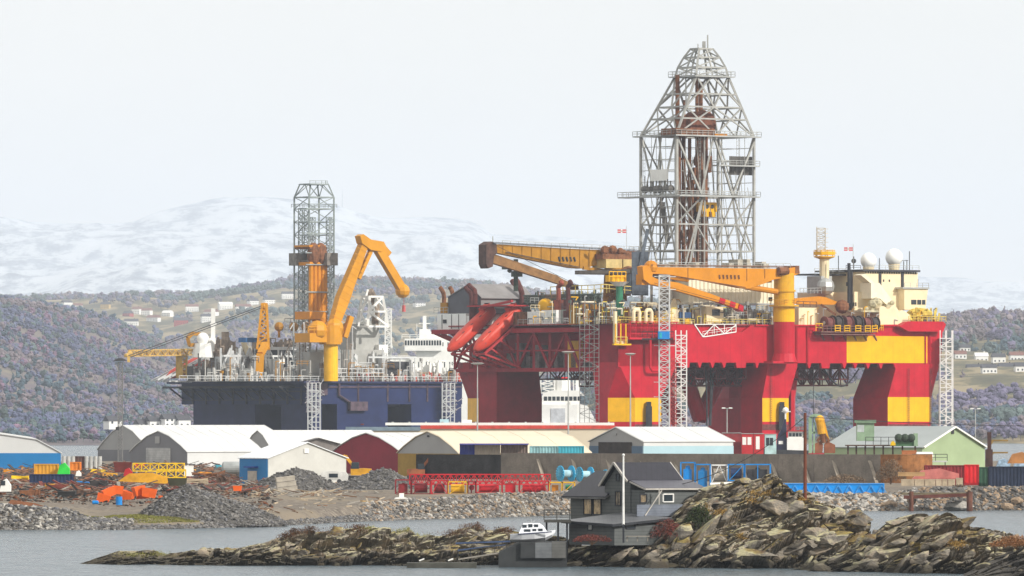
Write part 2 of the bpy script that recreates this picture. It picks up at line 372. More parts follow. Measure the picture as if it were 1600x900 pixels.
T2H=[(60,482),(104,478),(122,481),(214,488),(228,490),(165,480),(262,492),(300,484),(322,500),(330,492),(352,480),(395,474),(420,472),(283,506),(240,500),(200,495),(205,507),(380,484),(450,464),(655,476),(700,470)]
T4Y=[slope_Y(h4,a,b,4300,7500) for a,b in T4H]; T2Y=[slope_Y(h2,a,b+3,9100,13400) for a,b in T2H]
HOUSES+=[(PX(a,y),y) for (a,b),y in zip(T4H,T4Y)]+[(PX(a,y),y) for (a,b),y in zip(T2H,T2Y)]
wood(h1,-800,-50,3960,8250,19000,(4.5,8.5),51,[bare[1],bare[0],bare[2],mat('bare_wood_wine_hazed',(.19,.125,.18),.95,var=.3,scale=.03),green[1],bare[2]],mix_t,thr=-.33,label='purplish bare winter wood covering the near hill at left')
wood(h1,-800,-50,3960,8250,2600,(6,10),52,green,mix_t+con_t,thr=.02,dmask=.008,label='dark green pines mixed into the near hill wood at left')
wood(h1,-420,-70,3955,4300,900,(4,9),58,green+bare,mix_t,thr=-.3,dmask=.02,label='low shore wood at the foot of the near left hill')
wood(h2,-1150,1150,9050,13500,13000,(9,16),53,bare+green,mix_t,thr=-.12,dmask=.005,label='patchy wood on the farther hill with the houses')
wood(h2,-1150,1150,12700,13550,2800,(9,18),57,green+[bare[1]],mix_t+con_t,thr=-.1,dmask=.012,label='row of trees along the skyline of the farther hill')
nohouse=lambda X,Y: ~((np.abs(Y-5000)<150)&(X>200))
wood(h4,-60,640,4245,5000,5600,(5,10),54,bare+green,mix_t,thr=-.3,dens=nohouse,label='wood on the slope between the sea and the fields at right')
wood(h4,-60,900,5260,8250,9500,(7,14),55,green+bare[:2],mix_t+con_t,thr=-.3,label='dark wood on the ridge above the white houses at right')
# ---------- near land ----------
SH=[(-400,930),(0,936),(200,938),(400,962),(520,1000),(640,1032),(760,1052),(880,1080),(1050,1110),(1250,1128),(1400,1133),(1500,1138),(1600,1141),(2200,1150)]
shx=np.array([PX(a,b) for a,b in SH]); shy=np.array([b for a,b in SH],float)
def shore(X): return np.interp(X,shx,shy)
BP=[(-500,3.0,5),(0,2.8,5),(100,2.2,7),(140,1.3,10),(300,1.1,10),(380,1.4,9),(450,1.5,10),(620,2.3,8),(760,3.0,7),(900,3,7),(1150,2.6,7),(1220,2.0,8),(1400,2.0,8),(1450,3.0,7),(2200,3.0,7)]
def land_z(X,Y):
    d=Y-shore(X); px=X*F/Y+800
    top=np.interp(px,[b[0] for b in BP],[b[1] for b in BP]); w=np.interp(px,[b[0] for b in BP],[b[2] for b in BP])
    z=np.clip(d/w,-.6,1)*top; z=z+np.clip((d-w)/70,0,1)*(3.0-top)
    return z+vnoise(X,Y,.15,91,4)*.18*np.clip(d/5,0,1)
X,Y=np.meshgrid(np.linspace(-170,210,380),np.concatenate([np.linspace(900,1220,260),np.linspace(1230,1950,30)]))
ZZ=land_z(X,Y); ZZ[Y<shore(X)-4]=-3.5
ZZ[-1,:]=-3.5
def gx(N,L,g,out,mp):
    n=N.new('ShaderNodeTexNoise'); n.inputs['Scale'].default_value=.05; n.inputs['Detail'].default_value=4; L.new(g.outputs['Position'],n.inputs['Vector'])
    r=N.new('ShaderNodeMapRange'); r.inputs[1].default_value=.5; r.inputs[2].default_value=.6; L.new(n.outputs[0],r.inputs[0])
    x=N.new('ShaderNodeMix'); x.data_type='RGBA'; x.inputs[7].default_value=(.21,.175,.13,1); L.new(out,x.inputs[6]); L.new(r.outputs[0],x.inputs[0]); return x.outputs[2]
gravel=ramp_mat('yard_gravel',[(.3,(.07,.06,.05)),(.5,(.16,.135,.11)),(.7,(.30,.26,.21))],1.2,bump=.6,extra=gx)
tag(np_mesh('terrain',np.stack([X.ravel(),Y.ravel(),ZZ.ravel()],1),grid_faces(380,290),gravel,smooth=True),kind='structure')
def lz(x,y): return float(land_z(np.array([float(x)]),np.array([float(y)]))[0])
# riprap
rk=[mat('stone_dark',(.10,.095,.09),.9,var=.3,scale=3),mat('stone_grey',(.2,.19,.18),.9,var=.3,scale=3),mat('stone_light',(.38,.36,.33),.9,var=.25,scale=3),mat('stone_tan',(.3,.22,.15),.9,var=.3,scale=3)]
rkd=[rk[0],mat('stone_blue_grey',(.13,.13,.14),.9,var=.3,scale=3),rk[0],rk[1],mat('stone_pale_chip',(.21,.205,.20),.9,var=.2,scale=3)]
RT=rock_templates(14,5)
def bank(px0,px1,d0,d1,n,sz,mats,seed,label):
    r=np.random.RandomState(seed); pos=[];size=[]
    for i in range(n):
        px=r.uniform(px0,px1); x=PX(px,1000 if px<600 else 1130 if px>900 else 1060); d=r.uniform(d0,d1); y=shore(np.array([x]))[0]+d; z=lz(x,y); s=sz[0]*(sz[1]/sz[0])**(r.rand()**1.8)
        pos.append((x,y,z+s*.15)); size.append((s,s,s))
    return tag(scatter('rubble',RT,pos,size,mats,seed,.8),label,'rubble',kind='stuff')
bank(-60,240,-1,9,3600,(.18,.6),rkd+[rk[2]],61,'dark and pale broken stone bank at the waterline, far left')
bank(120,640,-.8,3.5,4200,(.12,.4),rkd,62,'low strip of small dark stones along the left waterline')
bank(560,900,-.8,9,4200,(.15,.55),[rk[0],rk[1],rk[1],rk[2],rk[3]],63,'grey rubble bank in front of the red frames')
bank(880,1320,-1,10,3000,(.2,.8),[rk[1],rk[2],rk[3],rk[1]],64,'rubble bank behind the grey house')
bank(1230,1440,-1,10,2600,(.25,.9),[rk[1],rk[2],rk[2],rk[3],rk[0]],65,'pale broken stone bank below the long blue tank')
bank(1420,1660,-1,10,2600,(.2,.8),[rk[0],rk[1],rk[3],rk[0]],66,'darker stone bank with tan boulders at right')
# gravel heaps
def heap(px,py,Y,wpx,dep,label,seed,mats,n,skew=0.,dens_sz=(.12,.4),hb=2.0):
    c=P(px,py,Y); w=wpx*Y/F/2; base=hb; H=c.z-base; r=np.random.RandomState(seed)
    nx,ny=60,34
    gx_,gy_=np.meshgrid(np.linspace(-1,1,nx),np.linspace(-1,1,ny))
    def hf(u,v):
        rr=np.sqrt((u-skew*(1-abs(0)))**2+v**2) if False else np.sqrt(np.where(u<skew,(u-skew)/(1+skew),(u-skew)/(1-skew))**2+v*v)
        return H*np.clip(1-rr,0,1)**.85*(1+.18*vnoise(u*3,v*3,1.,seed,3))+vnoise(u*7,v*7,1.,seed+1,3)*.25*(rr<1)-2.5*(rr>=1)
    Z=hf(gx_,gy_)+base; o=thing('gravel_heap',label,'gravel heap',(c.x,Y,base))
    m=np_mesh('mound',np.stack([gx_.ravel()*w,gy_.ravel()*dep,(Z-base).ravel()],1),grid_faces(nx,ny),mats[0],smooth=True); m.parent=o
    pos=[];size=[]
    while len(pos)<n:
        u=r.uniform(-1,1);v=r.uniform(-1,.5)
        if u*u+v*v>1: continue
        z=float(hf(np.array([u]),np.array([v]))[0]); s=dens_sz[0]*(dens_sz[1]/dens_sz[0])**(r.rand()**2); pos.append((u*w,v*dep,max(z,0)+s*.1)); size.append((s,s,s))
    q=scatter('stone',RT,pos,size,mats,seed,.9,org=(0,0,0)); q.parent=o; q['kind']='stuff'
    return o
hp=[rkd[0],rkd[0],rkd[1],rk[1],rkd[4]]
heap(325,757,968,250,12,'long dark gravel heap by the left shore, widest of the heaps',71,hp,4600,skew=-.25,hb=.2)
heap(462,728,1130,185,9,'tall dark gravel heap in front of the white and blue gabled shed',72,hp,2200)
heap(590,733,1150,200,9,'dark gravel heap left of the red frames',73,hp,2200,skew=.1)
# grass patch
gm=ramp_mat('shore_grass',[(.35,(.10,.085,.03)),(.5,(.16,.17,.04)),(.65,(.25,.22,.07))],.6,bump=.5)
gp=MB(); r=random.Random(5)
for i in range(9000):
    px=r.uniform(125,320); x=PX(px,957); t=r.random(); y=shore(np.array([x]))[0]+5+t*22*(1-abs(px-222)/110)+1
    z=lz(x,y); h=r.uniform(.05,.16); a=r.uniform(0,3.14); w=.12
    gp.add([(x-w*math.cos(a),y-w*math.sin(a),z),(x+w*math.cos(a),y+w*math.sin(a),z),(x+r.uniform(-.1,.1),y,z+h)],[(0,1,2)])
tag(gp.build('grass',gm),'patch of yellow-green grass on the left shore','grass',kind='stuff')
# ---------- foreground skerries ----------
def rx(N,L,g,out,mp):
    # lichen on upward faces, brown heath patches, dark tidal band
    sx=N.new('ShaderNodeSeparateXYZ'); L.new(g.outputs['Normal'],sx.inputs[0])
    n=N.new('ShaderNodeTexNoise'); n.inputs['Scale'].default_value=.55; n.inputs['Detail'].default_value=7; n.inputs['Roughness'].default_value=.7; L.new(g.outputs['Position'],n.inputs['Vector'])
    ad=N.new('ShaderNodeMath'); ad.operation='MULTIPLY_ADD'; ad.inputs[1].default_value=.22; L.new(sx.outputs[2],ad.inputs[0]); L.new(n.outputs[0],ad.inputs[2])
    r=N.new('ShaderNodeMapRange'); r.inputs[1].default_value=.61; r.inputs[2].default_value=.75; r.inputs[4].default_value=.85; L.new(ad.outputs[0],r.inputs[0])
    x=N.new('ShaderNodeMix'); x.data_type='RGBA'; x.inputs[7].default_value=(.42,.39,.23,1); L.new(out,x.inputs[6]); L.new(r.outputs[0],x.inputs[0])
    n2=N.new('ShaderNodeTexNoise'); n2.inputs['Scale'].default_value=.22; n2.inputs['Detail'].default_value=6; n2.inputs['Roughness'].default_value=.6
    m2=N.new('ShaderNodeMapping'); m2.inputs['Location'].default_value=(31,7,3); L.new(g.outputs['Position'],m2.inputs[0]); L.new(m2.outputs[0],n2.inputs['Vector'])
    a2=N.new('ShaderNodeMath'); a2.operation='MULTIPLY_ADD'; a2.inputs[1].default_value=.12; L.new(sx.outputs[2],a2.inputs[0]); L.new(n2.outputs[0],a2.inputs[2])
    r2=N.new('ShaderNodeMapRange'); r2.inputs[1].default_value=.62; r2.inputs[2].default_value=.68; r2.inputs[4].default_value=.9; L.new(a2.outputs[0],r2.inputs[0])
    cr=N.new('ShaderNodeValToRGB'); cr.color_ramp.elements[0].color=(.08,.045,.025,1); cr.color_ramp.elements[1].color=(.26,.2,.05,1); cr.color_ramp.elements[0].position=.4; cr.color_ramp.elements[1].position=.65; L.new(n.outputs[0],cr.inputs[0])
    x2=N.new('ShaderNodeMix'); x2.data_type='RGBA'; L.new(x.outputs[2],x2.inputs[6]); L.new(cr.outputs[0],x2.inputs[7]); L.new(r2.outputs[0],x2.inputs[0])
    pz=N.new('ShaderNodeSeparateXYZ'); L.new(g.outputs['Position'],pz.inputs[0])
    wz=N.new('ShaderNodeMath'); wz.operation='MULTIPLY_ADD'; wz.inputs[1].default_value=-.9; L.new(n.outputs[0],wz.inputs[0]); L.new(pz.outputs[2],wz.inputs[2])
    r3=N.new('ShaderNodeMapRange'); r3.inputs[1].default_value=.05; r3.inputs[2].default_value=.75; r3.inputs[3].default_value=.9; r3.inputs[4].default_value=0; L.new(wz.outputs[0],r3.inputs[0])
    x3=N.new('ShaderNodeMix'); x3.data_type='RGBA'; x3.inputs[7].default_value=(.035,.03,.022,1); L.new(x2.outputs[2],x3.inputs[6]); L.new(r3.outputs[0],x3.inputs[0])
    return x3.outputs[2]
rock_m=ramp_mat('skerry_rock',[(.30,(.045,.041,.037)),(.42,(.12,.108,.093)),(.51,(.20,.178,.148)),(.61,(.29,.235,.175)),(.73,(.43,.39,.31))],.6,(.8,1,1.6),bump=.7,bdist=.25,extra=rx,nr=.72)
SLB=mat('slab_rock',(.075,.068,.06),.8,var=.35,scale=.8,streak=.3,rcol=(.03,.028,.025),bump=.6)
def skerry(name,label,outline,Yc,Yf,Yb,res,dip,amp,seed,frontpow=.8,cell=(2.6,2.2,.9)):
    """outline: crest in the photo, standing at distance Yc; front waterline Yf(px) list; back Yb"""
    cx=np.array([PX(o[0],Yc) for o in outline]); cz=np.array([PZ(o[1],Yc) for o in outline])
    x0,x1=cx[0],cx[-1]; nx=int((x1-x0)/res)+1
    fx=np.array([PX(q[0],Yc) for q in Yf]); fy=np.array([q[1] for q in Yf],float)
    maxz=cz.max(); ny=int(((Yc-fy.min())+maxz*1.2)/res/1.3)+1; nb=int((Yb-Yc)/res/2.5)+2
    ts=np.concatenate([np.linspace(-.12,1,ny),1+np.linspace(0,1,nb)[1:]])
    X=np.tile(np.linspace(x0,x1,nx),(len(ts),1)); T=np.tile(ts[:,None],(1,nx))
    crest=np.interp(X,cx,cz)
    front=np.interp(X,fx,fy)
    Yy=np.where(T<=1,front+(Yc-front)*T,Yc+(Yb-Yc)*(T-1))
    Z=np.where(T<=1,crest*np.sign(T)*np.abs(T)**frontpow,crest*(1-np.clip(T-1,0,1)**1.4)-(T-1)*1.5)
    Z=Z-1.0*(T<0)
    # terraces
    pts=np.stack([X.ravel(),Yy.ravel(),Z.ravel()],1); out=np.empty_like(pts)
    ca,sa=math.cos(dip),math.sin(dip); R=random.Random(seed)
    tt=T.ravel(); hgt=np.clip(crest.ravel()/2.5,.15,1)
    for i,(x,y,z) in enumerate(pts):
        wx=mn.noise((x*.12+seed,y*.12,z*.12))*2.2; wz=mn.noise((x*.2,y*.2+9,z*.2+seed))*1.1
        l=x*ca+z*sa+wx; n=-x*sa+z*ca+y*.22+wz
        k=0
        for (q,am,cw,sh) in ((2.0,1.15,.07,.0),(.95,.6,.09,5.),(.42,.24,.11,11.)):
            d,p=mn.voronoi((l/(cell[0]*q)+sh,y/(cell[1]*q),n/(cell[2]*q)+seed*3.3)); p0=p[0]; e=d[1]-d[0]
            c=mn.cell((p0[0]*7.7+sh,p0[1]*7.7,p0[2]*7.7)); c2=mn.cell((p0[0]*3.1,p0[1]*9.7,p0[2]*5.7+sh))
            k+=((c-.5)+(c2-.5)*1.2*(n/(cell[2]*q)+seed*3.3-p0[2]))*am*amp
            if e<cw: k-=(cw-e)/cw*am*amp*.30
        k+=mn.fractal((x*.9,y*.9,z*1.3+seed),.9,2.1,4)*amp*.16
        edge=min(1,max(.25,(1.0-tt[i])*4+.35)) if tt[i]<=1 else .4
        k*=hgt[i]*edge
        out[i]=(x+k*.2,y-k*.8,z+k*.5)
    o=np_mesh(name,out,grid_faces(nx,len(ts)),SLB if seed==4 else rock_m,smooth=False,org=(float((x0+x1)/2),float(Yc),0.))
    tag(o,kind='structure'); return o
ISA=[(112,886),(130,879),(150,872),(185,861),(215,861),(240,859),(258,866),(300,858),(330,853),(360,857),(400,850),(420,846),(432,838),(450,832),(480,825),(530,822),(570,823),(600,820),(625,828),(640,824),(655,835),(690,834),(720,824),(745,820),(770,826),(800,830),(850,836),(890,842),(930,850)]
skerry('skerry','',ISA,724,[(112,714),(300,708),(500,706),(700,707),(800,708),(930,712)],745,.14,math.radians(14),.95,1,frontpow=.75,cell=(1.9,2.6,.6))
ISB=[(790,884),(830,880),(862,876),(880,862),(900,852),(960,850),(1000,846),(1030,815),(1045,795),(1062,782),(1100,762),(1140,752),(1180,742),(1205,738),(1222,750),(1240,768),(1262,764),(1275,776),(1300,788),(1330,802),(1350,806),(1356,822),(1362,842),(1356,856),(1375,872),(1400,890)]
skerry('skerry','',ISB,713,[(790,705),(880,702),(960,699),(1100,695),(1300,694),(1400,700)],735,.12,math.radians(24),1.35,2,frontpow=.7,cell=(2.4,3.4,.75))
ISC=[(1225,892),(1260,884),(1300,868),(1340,846),(1365,832),(1388,814),(1415,803),(1450,798),(1480,797),(1495,808),(1520,821),(1545,823),(1570,825),(1600,846),(1640,852),(1700,846),(1760,870)]
skerry('skerry','',ISC,689,[(1225,690),(1260,682),(1350,675),(1500,668),(1600,660),(1760,655)],708,.11,math.radians(22),1.2,3,frontpow=.72,cell=(2.6,3.4,.75))
# the dark smooth slab in the near right corner
ISD=[(1490,905),(1530,884),(1560,868),(1600,850),(1660,828),(1720,820),(1780,840)]
skerry('skerry','',ISD,665,[(1490,660),(1600,652),(1780,648)],690,.12,math.radians(26),.55,4,frontpow=.8,cell=(5,3,.7))

from mathutils.bvhtree import BVHTree
def mk_bvh(names):
    vs=[];fs=[]
    for o in list(COL.objects):
        if o.type=='MESH' and o.name.split('.')[0] in names:
            n=len(vs); vs+=[tuple(Vector(v.co)+o.location) for v in o.data.vertices]; fs+=[tuple(i+n for i in p.vertices) for p in o.data.polygons]
    return BVHTree.FromPolygons(vs,fs)
BV=mk_bvh(('skerry',))
def onrock(px,py,Y=720):
    d=(P(px,py,1000)-Vector((0,0,CH))).normalized(); h=BV.ray_cast(Vector((0,0,CH)),d)
    return h[0] if h[0] is not None else None
BT2=rock_templates(10,17,ICO2)
for nm,x0,x1,n,sd_,smx,lab in (('a',130,800,260,5,1.0,'loose blocks lying on the long low skerry'),('b',870,1400,430,6,1.5,'loose blocks and ledges on the tall rock beside the house'),('c',1260,1640,300,7,1.35,'loose blocks on the right skerry')):
    R_=random.Random(sd_); pos=[];size=[];VV=[];FF=[];k=0
    while len(pos)<n:
        px=R_.uniform(x0,x1); py=R_.uniform(745,898); h=onrock(px,py)
        if h is None or h.z<-.05: pos.append(0); continue
        pos.append(0); s_=.22*((smx/.22)**(R_.random()**1.7)); v,f=BT2[R_.randrange(10)]
        a=R_.uniform(-.55,.55); c,sn=math.cos(.42+a),math.sin(.42+a); w=v*np.array([s_*R_.uniform(1.1,1.6),s_*1.0,s_*R_.uniform(.6,.95)]); w=np.stack([w[:,0]*c-w[:,2]*sn,w[:,1],w[:,0]*sn+w[:,2]*c],1)+np.array(h)
        VV.append(w); FF.append(f+k); k+=len(v)
    o=np_mesh('rubble',np.concatenate(VV),np.concatenate(FF),rock_m,org=tuple(np.concatenate(VV).mean(0)),smooth=False); tag(o,lab,'rubble',kind='stuff')
# scrap-dark stones and clods over the left yard
r=np.random.RandomState(88); pos=[];size=[]
for i in range(5200):
    px=r.uniform(-20,430); py=740+50*r.rand()**.8; Yq=(CH-2.4)*F/(py-HZ); x=PX(px,Yq)
    if Yq<shore(np.array([x]))[0]+6: continue
    s_=.12*(4.5**(r.rand()**1.6)); pos.append((x,Yq,lz(x,Yq)+s_*.1)); size.append((s_*1.2,s_*1.2,s_*.7))
tag(scatter('rubble',RT,pos,size,[mat('clod_black',(.035,.032,.03),.9,var=.3),mat('clod_brown',(.10,.06,.04),.9,var=.3),rk[0],mat('clod_rust',(.16,.06,.03),.9,var=.3)],89,.8),'dark clods and scrap chips covering the left yard','rubble',kind='stuff')
# ---------- rig frame: long face recedes to the right, end face to the left ----------
class Frame:
    def __init__(s,px,Y,th,Yref):
        t=math.radians(th); s.C=Vector((PX(px,Y),Y,0)); s.u=Vector((math.cos(t),math.sin(t),0)); s.v=Vector((-math.sin(t),math.cos(t),0)); s.Yr=Yref
    def z(s,py): return CH+(HZ-py)*s.Yr/F
    def f(s,px,py,d=0.):      # on the plane parallel to the long face, d metres inboard
        k=(px-800)/F; c=s.C+s.v*d; q=(k*c.y-c.x)/(s.u.x-k*s.u.y); p=c+s.u*q; return Vector((p.x,p.y,s.z(py)))
    def e(s,px,py,d=0.):      # on the plane parallel to the end face, d metres inboard
        k=(px-800)/F; c=s.C+s.u*d; q=(k*c.y-c.x)/(s.v.x-k*s.v.y); p=c+s.v*q; return Vector((p.x,p.y,s.z(py)))
    def l(s,u,v,z): p=s.C+s.u*u+s.v*v; return Vector((p.x,p.y,z))
    def U(s,px,d=0.): return (s.f(px,0,d)-s.C).to_2d().dot(s.u.to_2d())
    def fb(s,mb,x0,x1,y0,y1,d,dep): return mb.prism([s.f(x0,y0,d),s.f(x1,y0,d),s.f(x1,y1,d),s.f(x0,y1,d)],s.v*dep)
    def eb(s,mb,x0,x1,y0,y1,d,dep): return mb.prism([s.e(x0,y0,d),s.e(x1,y0,d),s.e(x1,y1,d),s.e(x0,y1,d)],s.u*dep)
    def fp(s,mb,pts,d,dep): return mb.prism([s.f(a,b,d) for a,b in pts],s.v*dep)
    def ep(s,mb,pts,d,dep): return mb.prism([s.e(a,b,d) for a,b in pts],s.u*dep)
    def lb(s,mb,u0,u1,v0,v1,z0,z1): return mb.prism([s.l(u0,v0,z0),s.l(u1,v0,z0),s.l(u1,v1,z0),s.l(u0,v1,z0)],(0,0,z1-z0))
    def loft(s,mb,rings):
        """rings: list of (z,[(u,v)...]) with equal counts; closed skin"""
        vs=[];n=len(rings[0][1])
        for z,r in rings: vs+=[s.l(a,b,z) for a,b in r]
        fs=[tuple(range(n-1,-1,-1)),tuple(range(len(vs)-n,len(vs)))]
        for k in range(len(rings)-1): fs+=[(k*n+i,k*n+(i+1)%n,(k+1)*n+(i+1)%n,(k+1)*n+i) for i in range(n)]
        return mb.add(vs,fs)
RED=mat('rig_red',(.47,.004,.02),.45,var=.13,scale=.25,streak=.28,rcol=(.30,.02,.03),lines=(3,5.2,.16))
REDD=mat('rig_red_shaded',(.28,.012,.02),.6,var=.15,scale=.3,streak=.25,rcol=(.12,.02,.02))  # darker copy of the rig red, shade of the end side put into the colour
YEL=mat('rig_yellow',(.78,.41,.001),.45,var=.08,scale=.3,streak=.2,rcol=(.55,.27,.02),lines=(3,5.2,.12))
ORG_=mat('crane_orange',(.58,.22,.004),.45,var=.10,scale=.3,streak=.22,rcol=(.45,.15,.02))
OCH=mat('crane_ochre',(.38,.18,.012),.55,var=.15,scale=.4,streak=.4,rcol=(.25,.10,.03))
CRM=mat('cream_paint',(.76,.64,.42),.6,var=.08,scale=.3,streak=.22,rcol=(.5,.36,.2))
CRL=mat('cream_ribbed',(.74,.68,.52),.6,var=.08,scale=.3,streak=.35,rcol=(.4,.3,.2))
WHT=mat('white_paint',(.78,.78,.75),.5,var=.06,scale=.3,streak=.12,rcol=(.5,.42,.35))
GLV=mat('galvanised_steel',(.40,.41,.40),.45,metal=.3,var=.15,scale=.4,rust=.1,rcol=(.3,.2,.12))
DST=mat('derrick_steel',(.34,.34,.32),.5,metal=.2,var=.15,scale=.3,rust=.3,rcol=(.30,.17,.09))
DRK=mat('dark_steel',(.045,.045,.05),.6,var=.3,scale=.5)
SLT=mat('slate_cladding',(.10,.10,.115),.6,var=.12,scale=.3,streak=.2,rcol=(.16,.15,.15))
SLR=mat('grey_roofing',(.22,.21,.21),.6,var=.12,scale=.3,streak=.2,rcol=(.15,.14,.14))
RST=mat('rusty_steel',(.20,.085,.04),.8,var=.35,scale=.8,rust=.5,rcol=(.10,.035,.02))
RSD=mat('maroon_pipe',(.10,.028,.025),.6,var=.3,scale=.8,rust=.3,rcol=(.10,.04,.03))
GRN=mat('machine_green',(.03,.18,.10),.5,var=.2)
GRP=mat('green_grey_pipe',(.10,.13,.11),.5,var=.25,scale=.6)
BLU=mat('bright_blue',(.01,.22,.62),.45,var=.1)
GLS=mat('dark_glass',(.02,.03,.04),.1,var=.1)
REDO=mat('lifeboat_red',(.56,.05,.026),.4,var=.08,scale=.5,streak=.15,rcol=(.45,.05,.03))
PNK=mat('salmon_paint',(.66,.5,.42),.6,var=.1)
A=Frame(966,2000,37,2030)
z=A.z
rig=thing('drilling_rig','huge red and yellow semi-submersible drilling rig with tall lattice derrick, nearest of the two rigs','drilling rig',(A.C+A.u*50+A.v*35+Vector((0,0,-6))))
def part(mb,name,m,parent=rig,**k): return mb.build(name,m,parent,**k)
# pontoons
for v0 in (2,57):
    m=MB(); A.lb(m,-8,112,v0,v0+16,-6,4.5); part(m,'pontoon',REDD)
# hull
Um=A.U(1473); HB=z(567); HT=z(507)
m=MB()
A.lb(m,10,Um-1,.9,73,HB,HT-.3)          # main box, recessed behind end gallery
A.lb(m,0,10.01,0.9,12,HB,HT-.35)
hull=part(m,'hull',RED)
m=MB(); pts=[(966,507)]+[(1085,509),(1098,527),(1160,519),(1173,509),(1240,507),(1412,505),(1420,501),(1473,501),(1473,507),(1470,567)]
teeth=[]
def tooth(a,b,y=575): return [(a,567),(a-1.5,y-2),((a+b)/2,y) if b-a<6 else (a-1,y),(b+1.5,y-2),(b,567)][::-1]
bot=[(1470,567)]
for a,b in [(1449,1451),(1398,1402),(1375,1378),(1355,1358),(1335,1338),(1318,1321),(1283,1297),(1263,1266),(1240,1244),(1182,1184),(1150,1166),(1130,1133),(1112,1115),(1092,1095),(1060,1078)]:
    if b-a>8: bot+=[(b,567),(b-1,575),(a+1,575),(a,567)]
    else: bot+=[(b+2,567),((a+b)/2+.8,575),((a+b)/2-.8,575),(a-2,567)]
bot+=[(1045,567),(1040,575),(966,575)]
A.fp(m,pts[:-1]+bot,0,.9)
part(m,'hull_side',RED)
m=MB(); A.fb(m,1323,1449,523.5,566,-.06,.05); part(m,'yellow_panel',YEL)
# hull edges, ribs and rubbing strips on the long side
m=MB()
for x in (1245,1262,1446,1453): m.beam(A.f(x,508,-.2),A.f(x,566,-.2),.35,.4)
m.beam(A.f(1180,508.5,-.25),A.f(1473,506.5,-.25),.5,.4)
A.fp(m,[(1405,508),(1420,516),(1474,516),(1478,504),(1474,500),(1420,500)],-2.2,2.1)
part(m,'hull_trim',RED)
# end gallery (shaded side): slab, lower beam, truss, recess wall
m=MB(); A.lb(m,-1.5,10.3,9.5,80,z(520),z(513)); A.lb(m,-.6,.6,9.5,70,z(581),z(575)); A.lb(m,.7,9.9,12,72,z(579),z(576))
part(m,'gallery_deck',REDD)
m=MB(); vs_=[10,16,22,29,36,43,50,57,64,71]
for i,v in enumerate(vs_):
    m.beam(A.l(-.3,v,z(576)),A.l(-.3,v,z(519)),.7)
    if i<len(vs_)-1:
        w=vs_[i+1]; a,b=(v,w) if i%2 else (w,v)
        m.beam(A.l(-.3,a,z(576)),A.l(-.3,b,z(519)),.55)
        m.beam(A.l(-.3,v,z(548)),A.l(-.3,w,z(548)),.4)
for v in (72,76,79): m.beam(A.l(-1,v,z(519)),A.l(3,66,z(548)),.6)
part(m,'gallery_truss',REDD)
m=MB()
for k in range(14):
    v=14+k*4; w=random.uniform(1.5,3); A.lb(m,3,6,v,v+w,z(575),z(575)+random.uniform(2,7))
part(m,'gallery_equipment',mat('gallery_grey',(.2,.17,.16),.7,var=.3))
m=MB(); A.eb(m,887,906,533,575,3,1); part(m,'yellow_screen',YEL)
# underside trusses
m=MB()
for v in (12,24,36): m.lattice(A.l(16,v,z(590)),A.l(86,v,z(588)),3,4.5,22,.22,.14)
for k in range(10):
    u=18+k*7; m.lattice(A.l(u,6,z(583)),A.l(u,60,z(583)),3,3,14,.2,.12)
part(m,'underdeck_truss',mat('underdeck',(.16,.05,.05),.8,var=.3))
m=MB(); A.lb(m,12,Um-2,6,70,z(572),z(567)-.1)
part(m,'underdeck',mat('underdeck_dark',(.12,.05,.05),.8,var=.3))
# columns
ZB=-6; Z1=z(622); ZT=z(573)
def col(name,low,top,mid=None,zm=None,m_=RED):
    m=MB(); rings=[(4.0,low),(Z1,low)]
    if mid: rings.append((zm,mid))
    rings.append((ZT,top)); rings.append((HB+.3,top)); A.loft(m,rings); return part(m,name,m_)
def band(low,z0,z1,sides,parent):
    m=MB(); n=len(low)
    cu=sum(p[0] for p in low)/n; cv=sum(p[1] for p in low)/n
    for (i,a,b) in sides:
        p=Vector(low[i]);q=Vector(low[(i+1)%n]); d=(q-p).normalized(); nn=Vector((d.y,-d.x))
        if nn.dot(Vector((cu,cv))-p)>0: nn=-nn
        P0=p.lerp(q,a)+nn*.05;P1=p.lerp(q,b)+nn*.05
        m.add([A.l(P0.x,P0.y,z0),A.l(P1.x,P1.y,z0),A.l(P1.x,P1.y,z1),A.l(P0.x,P0.y,z1)],[(0,1,2,3)])
    return part(m,'yellow_band',YEL,parent=parent)
u1=A.U(1033); uc=A.U(992)
lowN=[(uc,0.02),(u1,0.02),(u1,9.7),(0.0,9.7),(0.0,4.4)]
# order: front corner, front right, back right, back left, end-face chamfer start
topN=[(.6,0.0),(u1+5,0.0),(u1+5,11),(0.0,11),(0.0,.5)]
cN=col('column',lowN,topN); band(lowN,z(659),z(622),[(0,0,1),(4,0,1)],cN)
cNr=MB(); A.lb(cNr,0,14,0,14,HB,HT-.4); part(cNr,'corner_block',RED)
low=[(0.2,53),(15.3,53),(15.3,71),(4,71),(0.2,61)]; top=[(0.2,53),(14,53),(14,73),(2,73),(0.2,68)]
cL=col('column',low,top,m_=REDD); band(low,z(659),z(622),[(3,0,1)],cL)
def fcol(pxl,pxr,dep,pxl2,pxr2,dep2,cham=0,v0=0.):
    a,b=A.U(pxl,v0),A.U(pxr,v0); c,d=A.U(pxl2,v0),A.U(pxr2,v0)
    low=[(a,v0),(b-cham,v0),(b,v0+cham),(b,v0+dep),(a,v0+dep)]; top=[(c,v0),(d-.3,v0),(d,v0+.3),(d,v0+dep2),(c,v0+dep2)]
    mid=[((3*p[0]+q[0])/4,(3*p[1]+q[1])/4) for p,q in zip(top,low)]
    return low,top,mid
low,top,mid=fcol(1191,1232,9,1200,1247,10.5,0.,.03)
cM=col('column',low,top); band(low,z(659),z(622),[(0,0,1)],cM)
low,top,mid=fcol(1236,1250,6,1236,1250,6,2,9.5); col('column_buttress',low,top)
